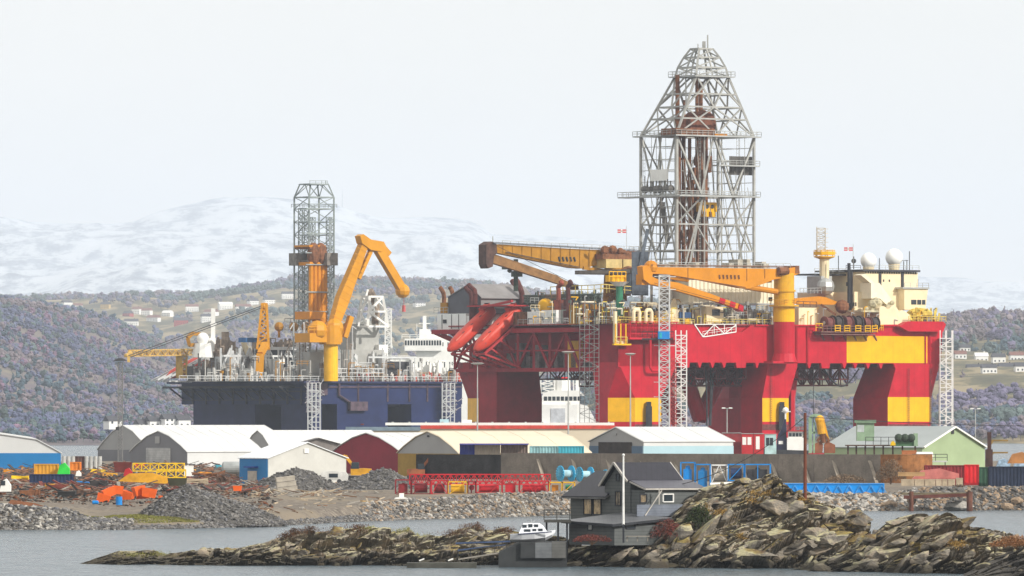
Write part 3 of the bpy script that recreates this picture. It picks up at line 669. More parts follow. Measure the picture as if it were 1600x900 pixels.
low,top,mid=fcol(1387,1466,14.5,1400,1468,13,3.0,.03)
cR=col('column',low,top); band(low,z(659),z(620),[(0,0,1),(1,0,1)],cR)
low=[(88,64),(102,64),(102,73),(88,73)]; col('column',low,[(90,66),(102,66),(102,73),(90,73)])
low=[(54,63),(64,63),(64,73),(54,73)]; col('column',low,low)
# dark draught bands near the foot
m=MB()
for (p0,p1,d0,ii) in ((A.U(992),u1,-.06,0),(A.U(1191),A.U(1232),-.04,1),(A.U(1387),A.U(1450),-.04,2)):
    m.add([A.l(p0,d0,z(672)),A.l(p1,d0,z(672)),A.l(p1,d0,z(663)),A.l(p0,d0,z(663))],[(0,1,2,3)])
part(m,'boot_top',mat('boot_top',(.16,.05,.045),.8,var=.4,scale=1))
m=MB()
for px,v in ((1014,0),(1222,0)):
    p=A.f(px,640,-.9); m.beam(Vector((p.x,p.y,z(635))),Vector((p.x,p.y,z(672))),1.6,1.6); m.beam(Vector((p.x,p.y,z(628))),Vector((p.x,p.y,z(635))),1.2,1.2)
part(m,'fender',DRK)
# big diagonal braces
m=MB()
for a,b,d in (((1068,575),(1094,655),25),((1128,583),(1092,655),25),((1030,590),(1060,660),45)):
    m.tube(A.f(a[0],a[1],d),A.f(b[0],b[1],d),2.0,12)
part(m,'diagonal_brace',RED)
# hoses
m=MB()
for k,(x,y0) in enumerate(((1102,575),(1108,575),(1112,575))):
    pts=[A.f(x+math.sin(t*2+k)*2.5,y0+t*90,8) for t in [i/8 for i in range(9)]]; m.path(pts,.25,5)
q=[A.f(1287+t*55,575+math.sin(t*math.pi)*28,6) for t in [i/12 for i in range(13)]]; m.path(q,.2,5)
m.tube(A.f(1271,570,-1),A.f(1271,668,-1),.08,4)
part(m,'hose',DRK)
# ---------- topsides ----------
def rnd_clutter(nm_,mt_,x0,x1,ybase,hmin,hmax,d0,d1,n,R,wmin=3,wmax=9):
    for i in range(n):
        mb=MB(); x=R.uniform(x0,x1); w=R.uniform(wmin,wmax); h=R.uniform(hmin,hmax); d=R.uniform(d0,d1); k=R.random()
        if k<.75: A.fb(mb,x,x+w,ybase-h,ybase,d,R.uniform(1,4)); A.fb(mb,x+w*.2,x+w*.7,ybase-h-R.uniform(1,4),ybase-h,d+.3,.8)
        elif k<.84: mb.tube(A.f(x,ybase,d),A.f(x,ybase-h,d),w*.07,10); mb.ball(A.f(x,ybase-h,d),w*.07,10,6)
        else: mb.tube(A.f(x,ybase-h*.6,d),A.f(x+w*1.6,ybase-h*.6,d),w*.08,10); mb.beam(A.f(x,ybase,d),A.f(x,ybase-h,d),.25); mb.beam(A.f(x+w*1.6,ybase,d),A.f(x+w*1.6,ybase-h,d),.25)
        part(mb,nm_,mt_)
R=random.Random(21)
m=MB(); A.lb(m,-1,Um-.5,0,73,HT-.3,HT); part(m,'main_deck',mat('deck_red',(.30,.04,.04),.7,var=.3,scale=.3))
# slate module with roof on the end
m=MB(); d=1.0
W0,W1=A.e(700,0,d),A.e(751,0,d)
gp_=[(700,488),(700,461),(731,442),(751,463),(751,488)]
A.ep(m,gp_,d,17); part(m,'slate_module',SLT)
m=MB(); q=[A.e(731,441,d-.3),A.e(752.5,463.5,d-.3),A.e(752.5,464.6,d-.3),A.e(731,442.6,d-.3)]; m.prism(q,A.u*18)
q=[A.e(731,441,d-.3),A.e(699,461,d-.3),A.e(699,462,d-.3),A.e(731,442.6,d-.3)]; m.prism(q,A.u*18)
A.fb(m,751.5,806,464,480,(A.C-A.e(751,0,d)).length*0+((A.e(751,0,d)-A.C).dot(A.v))-.15,.2)
for k in range(9):
    a=A.e(731,440.6,d+1+k*2); b=A.e(752.5,463.2,d+1+k*2); m.beam(a,b,.12,.14)
part(m,'module_roof',SLR)
m=MB(); A.eb(m,683,728,488,513,-.5,12); A.eb(m,728,760,492,513,-.2,6); part(m,'white_module',WHT)
m=MB(); 
for x in (690,705,716): A.eb(m,x,x+.7,489,512,-.6,.12)
A.eb(m,692,697,497,503,-.7,.15)
part(m,'module_fittings',DRK)
m=MB(); A.eb(m,688,698,470,487,.5,4); part(m,'yellow_locker',OCH)
m=MB()
m.rail(A.e(678,487,-.6),A.e(700,487,-.6),1.6,2,.07); m.rail(A.l(-1,10,HT),A.l(-1,42,HT),1.3,2.2,.06); m.rail(A.e(676,513,-1.4),A.e(684,513,-1.4),1.2,2,.06)
part(m,'handrail',GLV)
# exhaust stacks
def stack(x,y0,y1,xt,r,d,e=True,mt=RSD,bend=6,face=A.e,rt=None):
    m=MB(); pts=[face(x,y0,d),face(x,y1+bend+6,d),face(x-1,y1+bend,d),face(xt,y1,d),face(xt-2,y1-3,d)]
    m.path(pts,r,9); 
    if rt: m.tube(face(x,y0,d),face(x,y1+26,d),rt,12)
    return part(m,'exhaust_stack',mt)
stack(694,478,449,690,.6,2,mt=RST); stack(708,462,449,705,.6,2,mt=RST)
stack(742,500,446,734,.75,-.9); stack(737,500,450,730,.7,-1.6)
stack(816,500,438,809,.75,14,bend=16,face=A.e); stack(808,500,438,802,.7,16,bend=16)
stack(873,506,443,878,.6,3,rt=1.35,face=A.e,mt=mat('rust_red',(.3,.07,.04),.7,var=.3,scale=.7,rust=.5,rcol=(.12,.03,.03))); stack(888,506,443,892,.6,3,rt=1.35)
# frame that carries the crane rest
m=MB()
m.beam(A.f(806,455,40),A.f(806,405,40),1.2); m.beam(A.f(803,428,40),A.f(812,428,40),2.5,1.5); m.beam(A.f(795,425,40),A.f(800,417,40),.8); A.fb(m,791,799,415,421,40,2)
part(m,'boom_rest',mat('dark_green_steel',(.06,.08,.06),.6,var=.3))
# white containers / grey walls on deck along the end
for i,(x0,x1,y0,y1,mm) in enumerate(((824,843,487,509,WHT),(846,869,485,509,WHT),(800,822,487,509,RST),(893,903,480,510,WHT))):
    m=MB(); A.eb(m,x0,x1,y0,y1,0.2,6)
    for k in range(4):
        xx=x0+(x1-x0)*(k+.5)/4; m.beam(A.e(xx,y0+2,.1),A.e(xx,y1-2,.1),.25,.15)
    part(m,'deck_cabin',mm)
m=MB(); m.ball(A.e(852,478,2),2.0,12,8,(1,1,1)); A.eb(m,846,858,474,484,3,3); part(m,'yellow_tank',YEL,smooth=True)
# pipe racks
m=MB()
for k in range(7):
    y=462+k*2.3; d=6+k*2.0; m.tube(A.e(820,y,d),A.e(938,y,d),.32,6)
for x in range(824,940,12): m.beam(A.e(x,461,5),A.e(x,506,5),.3); m.beam(A.e(x,461,20),A.e(x,506,20),.3)
m.beam(A.e(818,461,5),A.e(940,461,5),.4); m.beam(A.e(818,480,5),A.e(940,480,5),.4)
for k in range(16):
    x=R.uniform(822,930); m.beam(A.e(x,470,8),A.e(x+R.uniform(-2,2),458-R.uniform(0,5),8),.4)
part(m,'pipe_rack',GRP)
m=MB(); m.rail(A.e(860,461,6),A.e(948,459,6),2.2,2.5,.1); m.rail(A.f(940,458,10),A.f(1000,462,10),2,2.5,.1); part(m,'yellow_handrail',mat('pale_yellow_rail',(.62,.48,.12),.5))
# black gantry frame between decks
m=MB()
for x in (905,913,921,929,937,946): m.beam(A.f(x,476,4),A.f(x,507,4),.35); m.beam(A.f(x,476,14),A.f(x,507,14),.35)
for y in (477,487,497): m.beam(A.f(905,y,4),A.f(946,y,4),.3)
part(m,'black_frame',DRK)
# green derrick-side king post with white cup
m=MB(); m.tube(A.f(968,495,3),A.f(968,449,3),.95,12); part(m,'green_post',GRN)
m=MB(); m.tube(A.f(968,450,3),A.f(968,443,3),1.2,12,2.6); part(m,'crane_cup',WHT)
m=MB(); A.fb(m,957,978,433,443,1.5,3); m.rail(A.f(952,443,1),A.f(978,443,1),2.6,1.2,.1); part(m,'yellow_cabin',YEL)
# crane operators platform post (ochre, rear crane)
m=MB()
m.tube(A.f(962,470,32),A.f(962,418,32),3.0,16); m.beam(A.f(948,430,30),A.f(946,470,30),1.4); m.beam(A.f(950,470,30),A.f(975,440,30),.8); 
for y in (430,440,450,460): m.beam(A.f(945,y,29),A.f(985,y,29),.5)
part(m,'crane_pedestal',OCH)
c1=MB(); A.fp(c1,[(771,384),(780,383),(886,388),(1000,391),(1000,400),(950,404),(938,412),(911,419),(895,418),(780,397),(771,395)],34,2.6)
c1.beam(A.f(911,418,34),A.f(955,423,34),.8); 
for k in range(14):
    x=786+k*15; 
    if x<940: c1.beam(A.f(x,385.5,33.9),A.f(x,397+(x-780)*.17,33.9),.12,.25)
cr1=part(c1,'crane_boom',OCH)
m=MB()
for k in range(3): m.tube(A.f(1000,389+k,33.2),A.f(770,380+k,33.2),.06,4)
m.tube(A.f(770,383,33),A.f(900,444,33.5),.06,4); m.beam(A.f(790,395,33.6),A.f(905,417,33.6),.18)
for k in range(5): m.beam(A.f(873+k*6,401,33.85),A.f(875+k*6,408,33.85),.35)
part(m,'wire_rope',DRK,cr1)
m=MB(); A.fp(m,[(766,402),(775,399),(870,430),(880,436),(903,446),(905,451),(895,450),(866,441),(766,411)],35,1.6); part(m,'crane_jib',mat('jib_brown',(.25,.13,.045),.6,var=.2,streak=.5,rcol=(.2,.09,.04)),cr1)
m=MB(); A.fp(m,[(760,384),(768,379),(776,383),(777,396),(772,402),(770,418),(763,421),(760,414)],33.6,3.4); part(m,'crane_knuckle',mat('knuckle_brown',(.09,.05,.04),.7,var=.3),cr1); m=MB(); A.fb(m,893,904,444,452,34.6,2.4); part(m,'jib_end',MC['knuckle_brown'],cr1)
m=MB(); m.rail(A.f(785,384,34),A.f(1000,390,34),1.1,2.6,.06); m.beam(A.f(770,383,34),A.f(770,371,34),.25); part(m,'boom_rail',GLV,cr1)
m=MB(); A.fb(m,947,972,404,418,30,6); A.fb(m,974,998,404,418,30,6); part(m,'winch_house',mat('beige_panel',(.5,.38,.16),.6,var=.15,streak=.4,rcol=(.25,.14,.05)),cr1)
m=MB()
for k in range(18):
    x=945+k*3; y=R.uniform(384,397); m.ball(A.f(x,y+5,31+R.uniform(0,3)),R.uniform(.7,1.5),7,5)
A.fb(m,942,1000,396,404,30.5,5); m.ball(A.f(982,430,28),2.6,12,8); part(m,'winch',RST,cr1)
# ---------- second crane (orange) ----------
PD=3.2
ped=MB(); c=lambda y: A.f(1225,y,-PD+.6)
ped.tube(c(566),c(503),2.78,28); A1=ped.build('crane_pedestal',RED,rig)
ped=MB(); ped.tube(c(503),c(478),2.85,28); part(ped,'pedestal_band',YEL,A1)
ped=MB(); ped.tube(c(478),c(427),2.7,28); ped.tube(c(479),c(476.5),3.9,28); ped.tube(c(456),c(453),3.05,28); part(ped,'pedestal_top',mat('pedestal_yellow',(.66,.34,.01),.45,var=.1,streak=.15,rcol=(.5,.22,.02)),A1)
m=MB(); ct=c(541); m.tube(c(566),c(541),3.5,16,2.2); A.fb(m,1208,1242,564.5,568,-PD-2,4); part(m,'pedestal_foot',RED,A1)
m=MB(); m.rail(A.f(1203,476,-PD-2),A.f(1248,476,-PD-2),1.2,1.5,.06); m.beam(A.f(1240,500,-4.5),A.f(1240,455,-4.5),.4); part(m,'pedestal_rail',OCH,A1)
m=MB(); A.fp(m,[(1010,418),(1022,420.5),(1210,420.5),(1236,419),(1248,416),(1250,427),(1240,431),(1210,437),(1196,443),(1170,452),(1160,451),(1100,440),(1040,431),(1020,431),(1016,447),(1006,440),(1004,420)],-PD-.9,2.4)
b2=part(m,'crane_boom',ORG_)
m=MB()
for k in range(3): m.tube(A.f(1230,416+k,-PD-1.2),A.f(1018,417+k,-PD-1.2),.06,4)
for k in range(6): m.beam(A.f(1124+k*6,431,-PD-1),A.f(1125+k*6,437,-PD-1),.4)
m.beam(A.f(1040,432,-PD-1),A.f(1165,450,-PD-1),.15); m.tube(A.f(1022,445,-PD-1),A.f(1150,478,-PD-1),.07,4)
for x in (1075,1167,1195): m.beam(A.f(x,421,-PD-.96),A.f(x,440 if x<1180 else 436,-PD-.96),.12)
part(m,'wire_rope',RST,b2)
m=MB(); A.fp(m,[(1008,430),(1030,440),(1060,444),(1118,463),(1128,467),(1126,474),(1100,468),(1045,453),(1010,446)],-PD-.4,1.5); m.tube(A.f(1165,449,-PD),A.f(1214,456,-PD),.75,8); m.tube(A.f(1045,436,-PD),A.f(1075,440,-PD),.5,8); part(m,'crane_jib',ORG_,b2)
m=MB(); A.fp(m,[(1126,466.5),(1134,469),(1132,476.5),(1124,474)],-PD-.6,1.8); A.fp(m,[(1142,471.5),(1150,474),(1148,482),(1140,479)],-PD-.6,1.8); A.fp(m,[(1156,476),(1162,479),(1161,488),(1154,484)],-PD-.9,2.4);part(m,'red_stripe',RED,b2)
m=MB(); A.fp(m,[(1134,469),(1142,471.5),(1140,479),(1132,476.5)],-PD-.5,1.7); A.fp(m,[(1150,474),(1156,476),(1154,484),(1148,482)],-PD-.5,1.7); part(m,'jib_tip',ORG_,b2)
m=MB(); m.rail(A.f(1018,420,-PD),A.f(1235,419,-PD),1.2,2.4,.06); part(m,'boom_rail',GLV,b2)
m=MB(); A.fb(m,1236,1242,415,427,-PD,3); A.fb(m,1243,1249,415,427,-PD-1,3); A.fb(m,1198,1206,436,442,-PD,2);m.tube(A.f(1216,424,-PD-1.4),A.f(1230,424,-PD-1.4),1.1,10); part(m,'winch',RST,b2)
m=MB(); A.fb(m,1003,1016,432,448,-PD,2.5); m.ball(A.f(1017,421,-PD+.4),1.9,10,6); part(m,'crane_knuckle',ORG_,b2)
# ---------- derrick ----------
D=26.; k0=A.U(1057,D); k1=A.U(1178,D); la=k1-k0; lb_=(1057-1003)/3.5
zd0=z(420); zl=[z(420),z(389),z(347.5),z(302),z(207)]
def T(a,b,zz): return A.l(k0+la*a,D+lb_*b,zz)
der=MB(); A.lb(der,k0-3,k1+3,D-3,D+lb_+3,zd0-3,zd0); derO=part(der,'derrick',DST)
m=MB()
for a,b in ((0,0),(1,0),(1,1),(0,1)): m.tube(T(a,b,zd0-2),T(a,b,zl[4]),.55 if a==0 and b==0 else .42,8)
part(m,'derrick_leg',DST,derO)
m=MB()
for zz in zl[1:]:
    for p,q in (((0,0),(1,0)),((1,0),(1,1)),((1,1),(0,1)),((0,1),(0,0))): m.beam(T(*p,zz),T(*q,zz),.55 if zz in (zl[3],zl[4]) else .38)
# lit long face braces (fractions along a, py)
def fbr(b,L,w=.5):
    for (a0,y0,a1,y1) in L: m.beam(T(a0,b,z(y0)),T(a1,b,z(y1)),w*.68)
fbr(0,[(0,209,.32,300),(.48,207,.32,300),(.48,207,.72,300),(1,215,.72,300),(.32,302,0,389*.0+347),(.32,302,.62,347)][:4],.75)
fbr(0,[(.34,302,.02,345),(.34,302,.0,347),(.34,302,.1,418),(.74,302,.6,347),(.74,302,.98,418-30),(.02,312,.25,347),(.25,347,.1,418),(.25,347,.45,389),(.75,347,.97,310),(.75,347,.6,389),(.78,347,.95,389),(.6,347,.5,389)],.5)
fbr(0,[(.34,302,.16,418),(.72,302,.86,418)],.85)
fbr(1,[(0,207,.4,300),(.8,207,.5,300),(.5,207,.72,300),(.3,300,.0,389),(.7,300,1,389),(.3,389,.6,302),(.2,207,.05,300),(.9,207,.95,300),(.5,302,.2,389),(0,350,.3,302)],.5)
def ebr(a,L,w=.55):
    for (b0,y0,b1,y1) in L: m.beam(T(a,b0,z(y0)),T(a,b1,z(y1)),w*.68)
ebr(0,[(.98,209,.6,302),(.42,207,.6,302),(.5,207,.3,302),(.04,209,.4,302),(.95,302,.5,420),(.5,302,.85,420),(.04,302,.45,420),(.6,347,1,302),(1,347,.6,389),(.3,302,.05,389)],.6)
ebr(1,[(.98,209,.5,302),(.02,209,.5,302),(.98,302,.5,420),(.02,302,.5,420)],.5)
for a in (.36,.58): m.beam(T(a,0,zd0),T(a,0,zl[4]),.4)
for a,b in ((.25,1),(.75,1),(.5,1)): m.beam(T(a,b,zd0),T(a,b,zl[4]),.45)
part(m,'derrick_brace',DST,derO)
m=MB(); Rd=random.Random(3)
for b in (0,.5,1):
    for k in range(12):
        a=k/12; m.beam(T(a,b,zl[4]-(zl[4]-zd0)*Rd.random()*.5),T(a+1/12,b,zd0+(zl[4]-zd0)*Rd.random()*.5),.14)
for y in (225,245,262,280,320,335,362,376,402):
    m.beam(T(0,.5,z(y)),T(1,.5,z(y)),.16); m.beam(T(0,0,z(y)),T(0,1,z(y)),.16); m.beam(T(1,0,z(y)),T(1,1,z(y)),.16)
    m.beam(T(.2,1,z(y)),T(.9,1,z(y)),.14)
for a,b in ((.12,.0),(.88,0),(0,.3),(0,.7),(1,.4),(.2,1),(.68,.2),(.76,.6)): m.beam(T(a,b,zd0),T(a,b,zl[4]),.13)
part(m,'secondary_brace',DST,derO)
m=MB()
for (a,b) in ((0.02,.95),(1.02,.5),(.3,.0)):
    for s_ in (-.2,.2): m.beam(T(a,b,zd0)+A.u*s_*1.5,T(a,b,zl[4])+A.u*s_*1.5,.09)
    for k in range(34): q=T(a,b,zd0+(zl[4]-zd0)*k/34); m.beam(q-A.u*.3,q+A.u*.3,.09)
part(m,'ladder',DST,derO)
# upper taper
m=MB(); zt=z(112); zc=z(68)
cx_,cy_=(.555),.5
def TT(a,b,t): # t 0 at shoulder, 1 at monkey platform
    la2=50/121 ; lb2=.60
    aa=cx_+(a-.5)*la2; 
    return A.l(k0+la*(a*(1-t)+aa*t),D+lb_*(.5+(b-.5)*(1+(lb2-1)*t)),zl[4]+(zt-zl[4])*t)
cor=((0,0),(1,0),(1,1),(0,1))
for a,b in cor: m.beam(TT(a,b,0),TT(a,b,1),.52)
for t in (.28,.48,.7,1.):
    for i in range(4): m.beam(TT(*cor[i],t),TT(*cor[(i+1)%4],t),.42)
for i in range(4):
    p,q=cor[i],cor[(i+1)%4]; mid=lambda t:(TT(*p,t)+TT(*q,t))/2
    m.beam(mid(0),TT(*p,.48),.36); m.beam(mid(0),TT(*q,.48),.36); m.beam(TT(*p,0.0),mid(.48),.36) ; m.beam(TT(*q,0.0),mid(.48),.36)
    m.beam(mid(.48),TT(*p,1),.45); m.beam(mid(.48),TT(*q,1),.45); m.beam(TT(*p,.48),mid(1),.4); m.beam(TT(*q,.48),mid(1),.4)
# dome
ring=[TT(a,b,1) for a,b in cor]; mc=sum(ring,Vector())/4
def Q(i,t): 
    s_=[1,.90,.68,.42][t]; zz=[zt,z(98),z(82),zc][t]; p=mc+(ring[i%4]-mc)*s_; return Vector((p.x,p.y,zz))
for i in range(4):
    for t in range(3): m.beam(Q(i,t),Q(i,t+1),.5); m.beam(Q(i,t+1),Q(i+1,t+1),.4); m.beam(Q(i,t),Q(i+1,t+1),.3); m.beam((Q(i,t)+Q(i+1,t))/2,(Q(i,t+1)+Q(i+1,t+1))/2,.35)
topc=mc.copy()
m.beam(Vector((topc.x+1.6,topc.y,zc)),Vector((topc.x+1.6,topc.y,z(46))),.35); m.beam(Vector((topc.x-1,topc.y,zc)),Vector((topc.x-1,topc.y,z(60))),.25); m.beam(Vector((topc.x+.6,topc.y,zc)),Vector((topc.x+.6,topc.y,z(56))),.9)
part(m,'derrick_crown',DST,derO)
def plat(z_,a0,a1,b0,b1,rl=True,parent=derO,mt=GLV,th=.35):
    m=MB(); p=[T(a0,b0,z_),T(a1,b0,z_),T(a1,b1,z_),T(a0,b1,z_)]; m.prism(p,(0,0,-th))
    if rl:
        for i in range(4): m.rail(p[i],p[(i+1)%4],1.2,1.8,.06)
    return part(m,'platform',mt,parent)
plat(z(207),-.06,1.04,-.12,.0); plat(z(207),-.06,0,-.1,1.1); plat(z(302),.0,1.03,-.12,.0); plat(z(303),-.14,0,-.4,1.35)
plat(z(253),.5,1.03,-.1,.1); plat(z(389),-.06,0,.5,1.2)
m=MB()
p=[mc+(q-mc)*1.25 for q in ring]; p=[Vector((q.x,q.y,zt)) for q in p]
m.prism(p,(0,0,-.3))
for i in range(4): m.rail(p[i],p[(i+1)%4],1.3,1.5,.06)
part(m,'platform',GLV,derO)
m=MB(); p=[T(-.06,-.1,z(209)),T(.45,-.1,z(209)),T(.45,.3,z(209)),T(-.06,.3,z(209))]; m.prism(p,(0,0,2.0)); part(m,'walkway_beam',RST,derO)
m=MB(); q=T(0,.25,z(270)); m.beam(T(-.03,.18,z(270)),T(-.03,.65,z(270)),.4,3.0); part(m,'white_screen',WHT,derO)
m=MB(); 
for k in range(10): 
    p=T(-.03,.1+k*.08,z(292)); m.ball(p,R.uniform(.6,1.2),6,4); m.beam(p,p+Vector((0,0,R.uniform(2,4))),.3)
for k in range(6): p=T(.75+k*.05,.1,z(268)); m.beam(p,p+Vector((0,0,5)),1.0,.8)
for k in range(7): p=T(.03+k*.01,.45,z(330+k*8)); m.beam(p,p+Vector((0,0,3)),1.2,.8)
part(m,'pipe_handler',mat('handler_grey',(.14,.13,.12),.6,var=.3),derO)
# rusty core
m=MB()
for k,(a,b,y1,y0,r_) in enumerate(((.25,.5,180,418,.9),(.33,.5,150,418,.35),(.40,.5,210,418,.5),(.47,.45,110,418,.45),(.52,.45,120,418,.6),(.57,.5,165,418,.8),(.62,.5,180,418,.35),(.29,.6,110,418,.6),(.36,.6,207,418,.4),(.44,.35,230,418,.35),(.55,.6,210,418,.6),(.32,.3,280,418,.8),(.50,.3,260,418,.9))):
    m.tube(T(a,b,z(y0)),T(a,b,z(y1)),r_,7)
for k in range(26):
    m.beam(T(R.uniform(.24,.6),.4,z(R.uniform(235,415))),T(R.uniform(.24,.6),.5,z(R.uniform(235,415))),.0+.25)
    a=R.uniform(.24,.6); y=R.uniform(240,415); m.beam(T(a,.4,z(y)),T(a+.04,.4,z(y)),1.0,R.uniform(1,3))
part(m,'drill_string',RST,derO)
m=MB(); m.tube(T(.33,.5,z(176)),T(.33,.5,z(205)),2.6,12); m.tube(T(.52,.3,z(187)),T(.52,.7,z(187)),3.4,16); A.lb(m,k0+la*.30,k0+la*.6,D+4,D+9,z(206),z(178)); part(m,'travelling_block',mat('block_rust',(.16,.06,.035),.8,var=.35,scale=1),derO)
m=MB(); p=T(.47,.2,z(320)); A.lb(m,k0+la*.40,k0+la*.58,D+2,D+5,z(327),z(312)); A.lb(m,k0+la*.43,k0+la*.47,D+1.8,D+4,z(335),z(327)); A.lb(m,k0+la*.51,k0+la*.56,D+1.8,D+4,z(335),z(327)); m2=part(m,'top_drive',YEL,derO)
m=MB(); 
for a in (.455,.52): m.tube(T(a,.12,z(319)),T(a,.135,z(319)),.55,10)
part(m,'top_drive_hole',DRK,m2.parent)
m=MB(); A.lb(m,k0+la*.42,k0+la*.64,D-.5,D+3,z(209),z(204)); part(m,'orange_beam',ORG_,derO)
# drill floor gear around the derrick foot
m=MB(); 
for k in range(26):
    x=R.uniform(1000,1205); A.fb(m,x,x+R.uniform(3,9),R.uniform(402,412) if x>1140 else R.uniform(408,418),424,R.uniform(14,22),3)
part(m,'drill_floor_equipment',mat('floor_gear',(.42,.39,.32),.6,var=.3,scale=.8,rust=.3))
m=MB(); A.fb(m,985,1215,422,428,12,24); 
for k in range(14): x=1003+k*15; m.beam(A.f(x,424,13),A.f(x,508,13),.7)
part(m,'drill_floor',mat('floor_steel',(.22,.2,.17),.7,var=.25))
m=MB(); m.rail(A.f(1000,422,12),A.f(1213,422,12),1.4,2.2,.07); part(m,'handrail',GLV)
m=MB(); A.fb(m,985,1013,430,460,10,6);
for k in range(5): m.beam(A.f(990+k*5,463,9.8),A.f(990+k*5,395,9.8),1.0)
m.beam(A.f(1000,420,9),A.f(1012,360,9),.9)
part(m,'setback_tower',mat('blue_grey_steel',(.10,.12,.15),.6,var=.3))
# ribbed cream wind wall
def ribbed(x0,x1,y0,y1,d,dep,mt,name,pitch=.9):
    m=MB(); a=A.f(x0,y0,d);b=A.f(x1,y0,d); L=(b-a).length; n=max(2,int(L/pitch)); zz0,zz1=z(y1),z(y0); poly=[]
    for i in range(n):
        for fr,off in ((0,0),(.35,0),(.5,.28),(.85,.28)):
            q=a.lerp(b,(i+fr)/n)+A.v*off; poly.append(Vector((q.x,q.y,zz0)))
    poly+= [b+A.v*dep,a+A.v*dep]; poly=[Vector((q.x,q.y,zz0)) for q in poly]
    m.prism(poly,(0,0,zz1-zz0)); return part(m,name,mt)
ribbed(1076,1212,438,473,8,12,CRL,'wind_wall',1.3)
m=MB(); A.fb(m,1076,1212,473,475.5,7.6,13)
for k in range(12): x=1080+k*11.5; m.beam(A.f(x,475,8),A.f(x+(5 if k%2 else -5),507,8),.45)
part(m,'wall_stilts',GLV)
# mid deck machinery under the orange crane
Rr=random.Random(5)
for nm,mt,x0,x1,yb,h0,h1,d0,d1,n in (('machinery',mat('machine_grey',(.30,.29,.26),.6,var=.3,scale=.8,rust=.3),1050,1208,508,6,26,3,8,44),('machinery_dark',mat('machine_dark',(.09,.085,.08),.6,var=.3),985,1208,508,6,28,5,10,40),('machinery_cream',CRM,985,1100,508,6,22,4,8,14),('machinery_ochre',OCH,895,1010,508,6,34,5,14,26),('valve_yellow',YEL,985,1075,508,4,12,1,5,16),('machinery_rust',RST,900,1205,508,5,26,4,9,26)):
    rnd_clutter(nm,mt,x0,x1,yb,h0,h1,d0,d1,n,Rr,2,7)
m=MB()
for k in range(60):
    x=Rr.uniform(895,1205); y=Rr.uniform(472,500); d=Rr.uniform(1,6); L=Rr.uniform(6,22)
    if Rr.random()<.55: m.path([A.f(x,y,d),A.f(x+L,y,d),A.f(x+L,y+Rr.uniform(4,9),d)],Rr.choice((.16,.25,.35)),6)
    else: m.path([A.f(x,508,d),A.f(x,y,d),A.f(x+Rr.uniform(2,6),y,d)],Rr.choice((.16,.25)),6)
part(m,'pipework',mat('pipe_cream',(.55,.5,.38),.5,var=.2))
m=MB()
for k in range(40):
    x=Rr.uniform(895,1205); y=Rr.uniform(474,505); d=Rr.uniform(0,5); m.path([A.f(x,y,d),A.f(x+Rr.uniform(4,16),y,d)],.14,5); m.beam(A.f(x,y,d),A.f(x,508,d),.2)
part(m,'yellow_pipework',mat('pipe_yellow',(.65,.5,.06),.5,var=.2))
m=MB(); A.fb(m,1104,1130,480,507,1.0,5); cab=part(m,'control_cabin',CRM)
m=MB(); A.fb(m,1113,1125,484,494,.9,.2); part(m,'cabin_window',GLS,cab)
m=MB(); A.fb(m,1041,1061,487,507,1.5,5); A.fp(m,[(1047,487),(1053,468),(1056,468),(1060,487)],2,.6); part(m,'cream_tank',CRM)
m=MB(); A.fb(m,1062,1080,489,498,1,3); part(m,'blue_unit',mat('navy_unit',(.03,.07,.16),.5))
m=MB()
for x0 in (990,1009): m.path([A.f(x0,506,-.3),A.f(x0,490,-.3),A.f(x0+2,486.5,-.3),A.f(x0+7,486.5,-.3),A.f(x0+9,490,-.3),A.f(x0+9,506,-.3)],.5,8)
m.path([A.f(961,489,-.5),A.f(961,536,-.5),A.f(966,538,-.5),A.f(975,538,-.5)],.55,8)
part(m,'vent_pipe',CRM)
m=MB(); m.rail(A.f(966,505,-.2),A.f(1085,508,-.2),1.3,2.4,.07); m.rail(A.f(1100,507,-.2),A.f(1206,507,-.2),1.3,2.4,.07); m.rail(A.f(960,538,-2),A.f(980,538,-2),1.6,1.5,.08); part(m,'yellow_handrail',mat('pale_yellow_rail',(.6,.5,.1)))
m=MB()
for x in (962,970,978): m.beam(A.f(x,508,-1.3),A.f(x,540,-1.3),.35)
m.beam(A.f(958,540,-1.3),A.f(985,540,-1.3),.8,.4); part(m,'yellow_frame',YEL)
# red pipes and gallery on the near corner
m=MB()
for y in (505,514,523,531): m.beam(A.f(985,y,-1.6),A.f(1060,y,-1.6),.22)
for k in range(9): m.beam(A.f(985+k*9,505,-1.6),A.f(985+k*9,531,-1.6),.22)
m.path([A.f(983,531,-1.8),A.f(1016,531,-1.8),A.f(1016,575,-1.8),A.f(1019,580,-1.8),A.f(1050,580,-1.8)],.35,8)
A.fb(m,985,1062,531,532.5,-1.8,1.8)
part(m,'red_pipework',RED)
# white truss in the cut-away
m=MB(); L=[(1085,508),(1098,527),(1104,526.5),(1150,519),(1150,507)]
for p,q in zip(L,L[1:]): m.beam(A.f(*p,-.1),A.f(*q,-.1),.26)
for x in (1116,1132): m.beam(A.f(x,508,-.1),A.f(x,524-(x-1104)*.16,-.1),.2)
for p,q in (((1098,527),(1116,508)),((1116,508),(1132,522)),((1132,522),(1150,508)),((1085,508),(1150,507))): m.beam(A.f(*p,-.1),A.f(*q,-.1),.2)
m.rail(A.f(1098,526,-.2),A.f(1150,518,-.2),1.2,1.5,.05)
part(m,'white_truss',WHT)
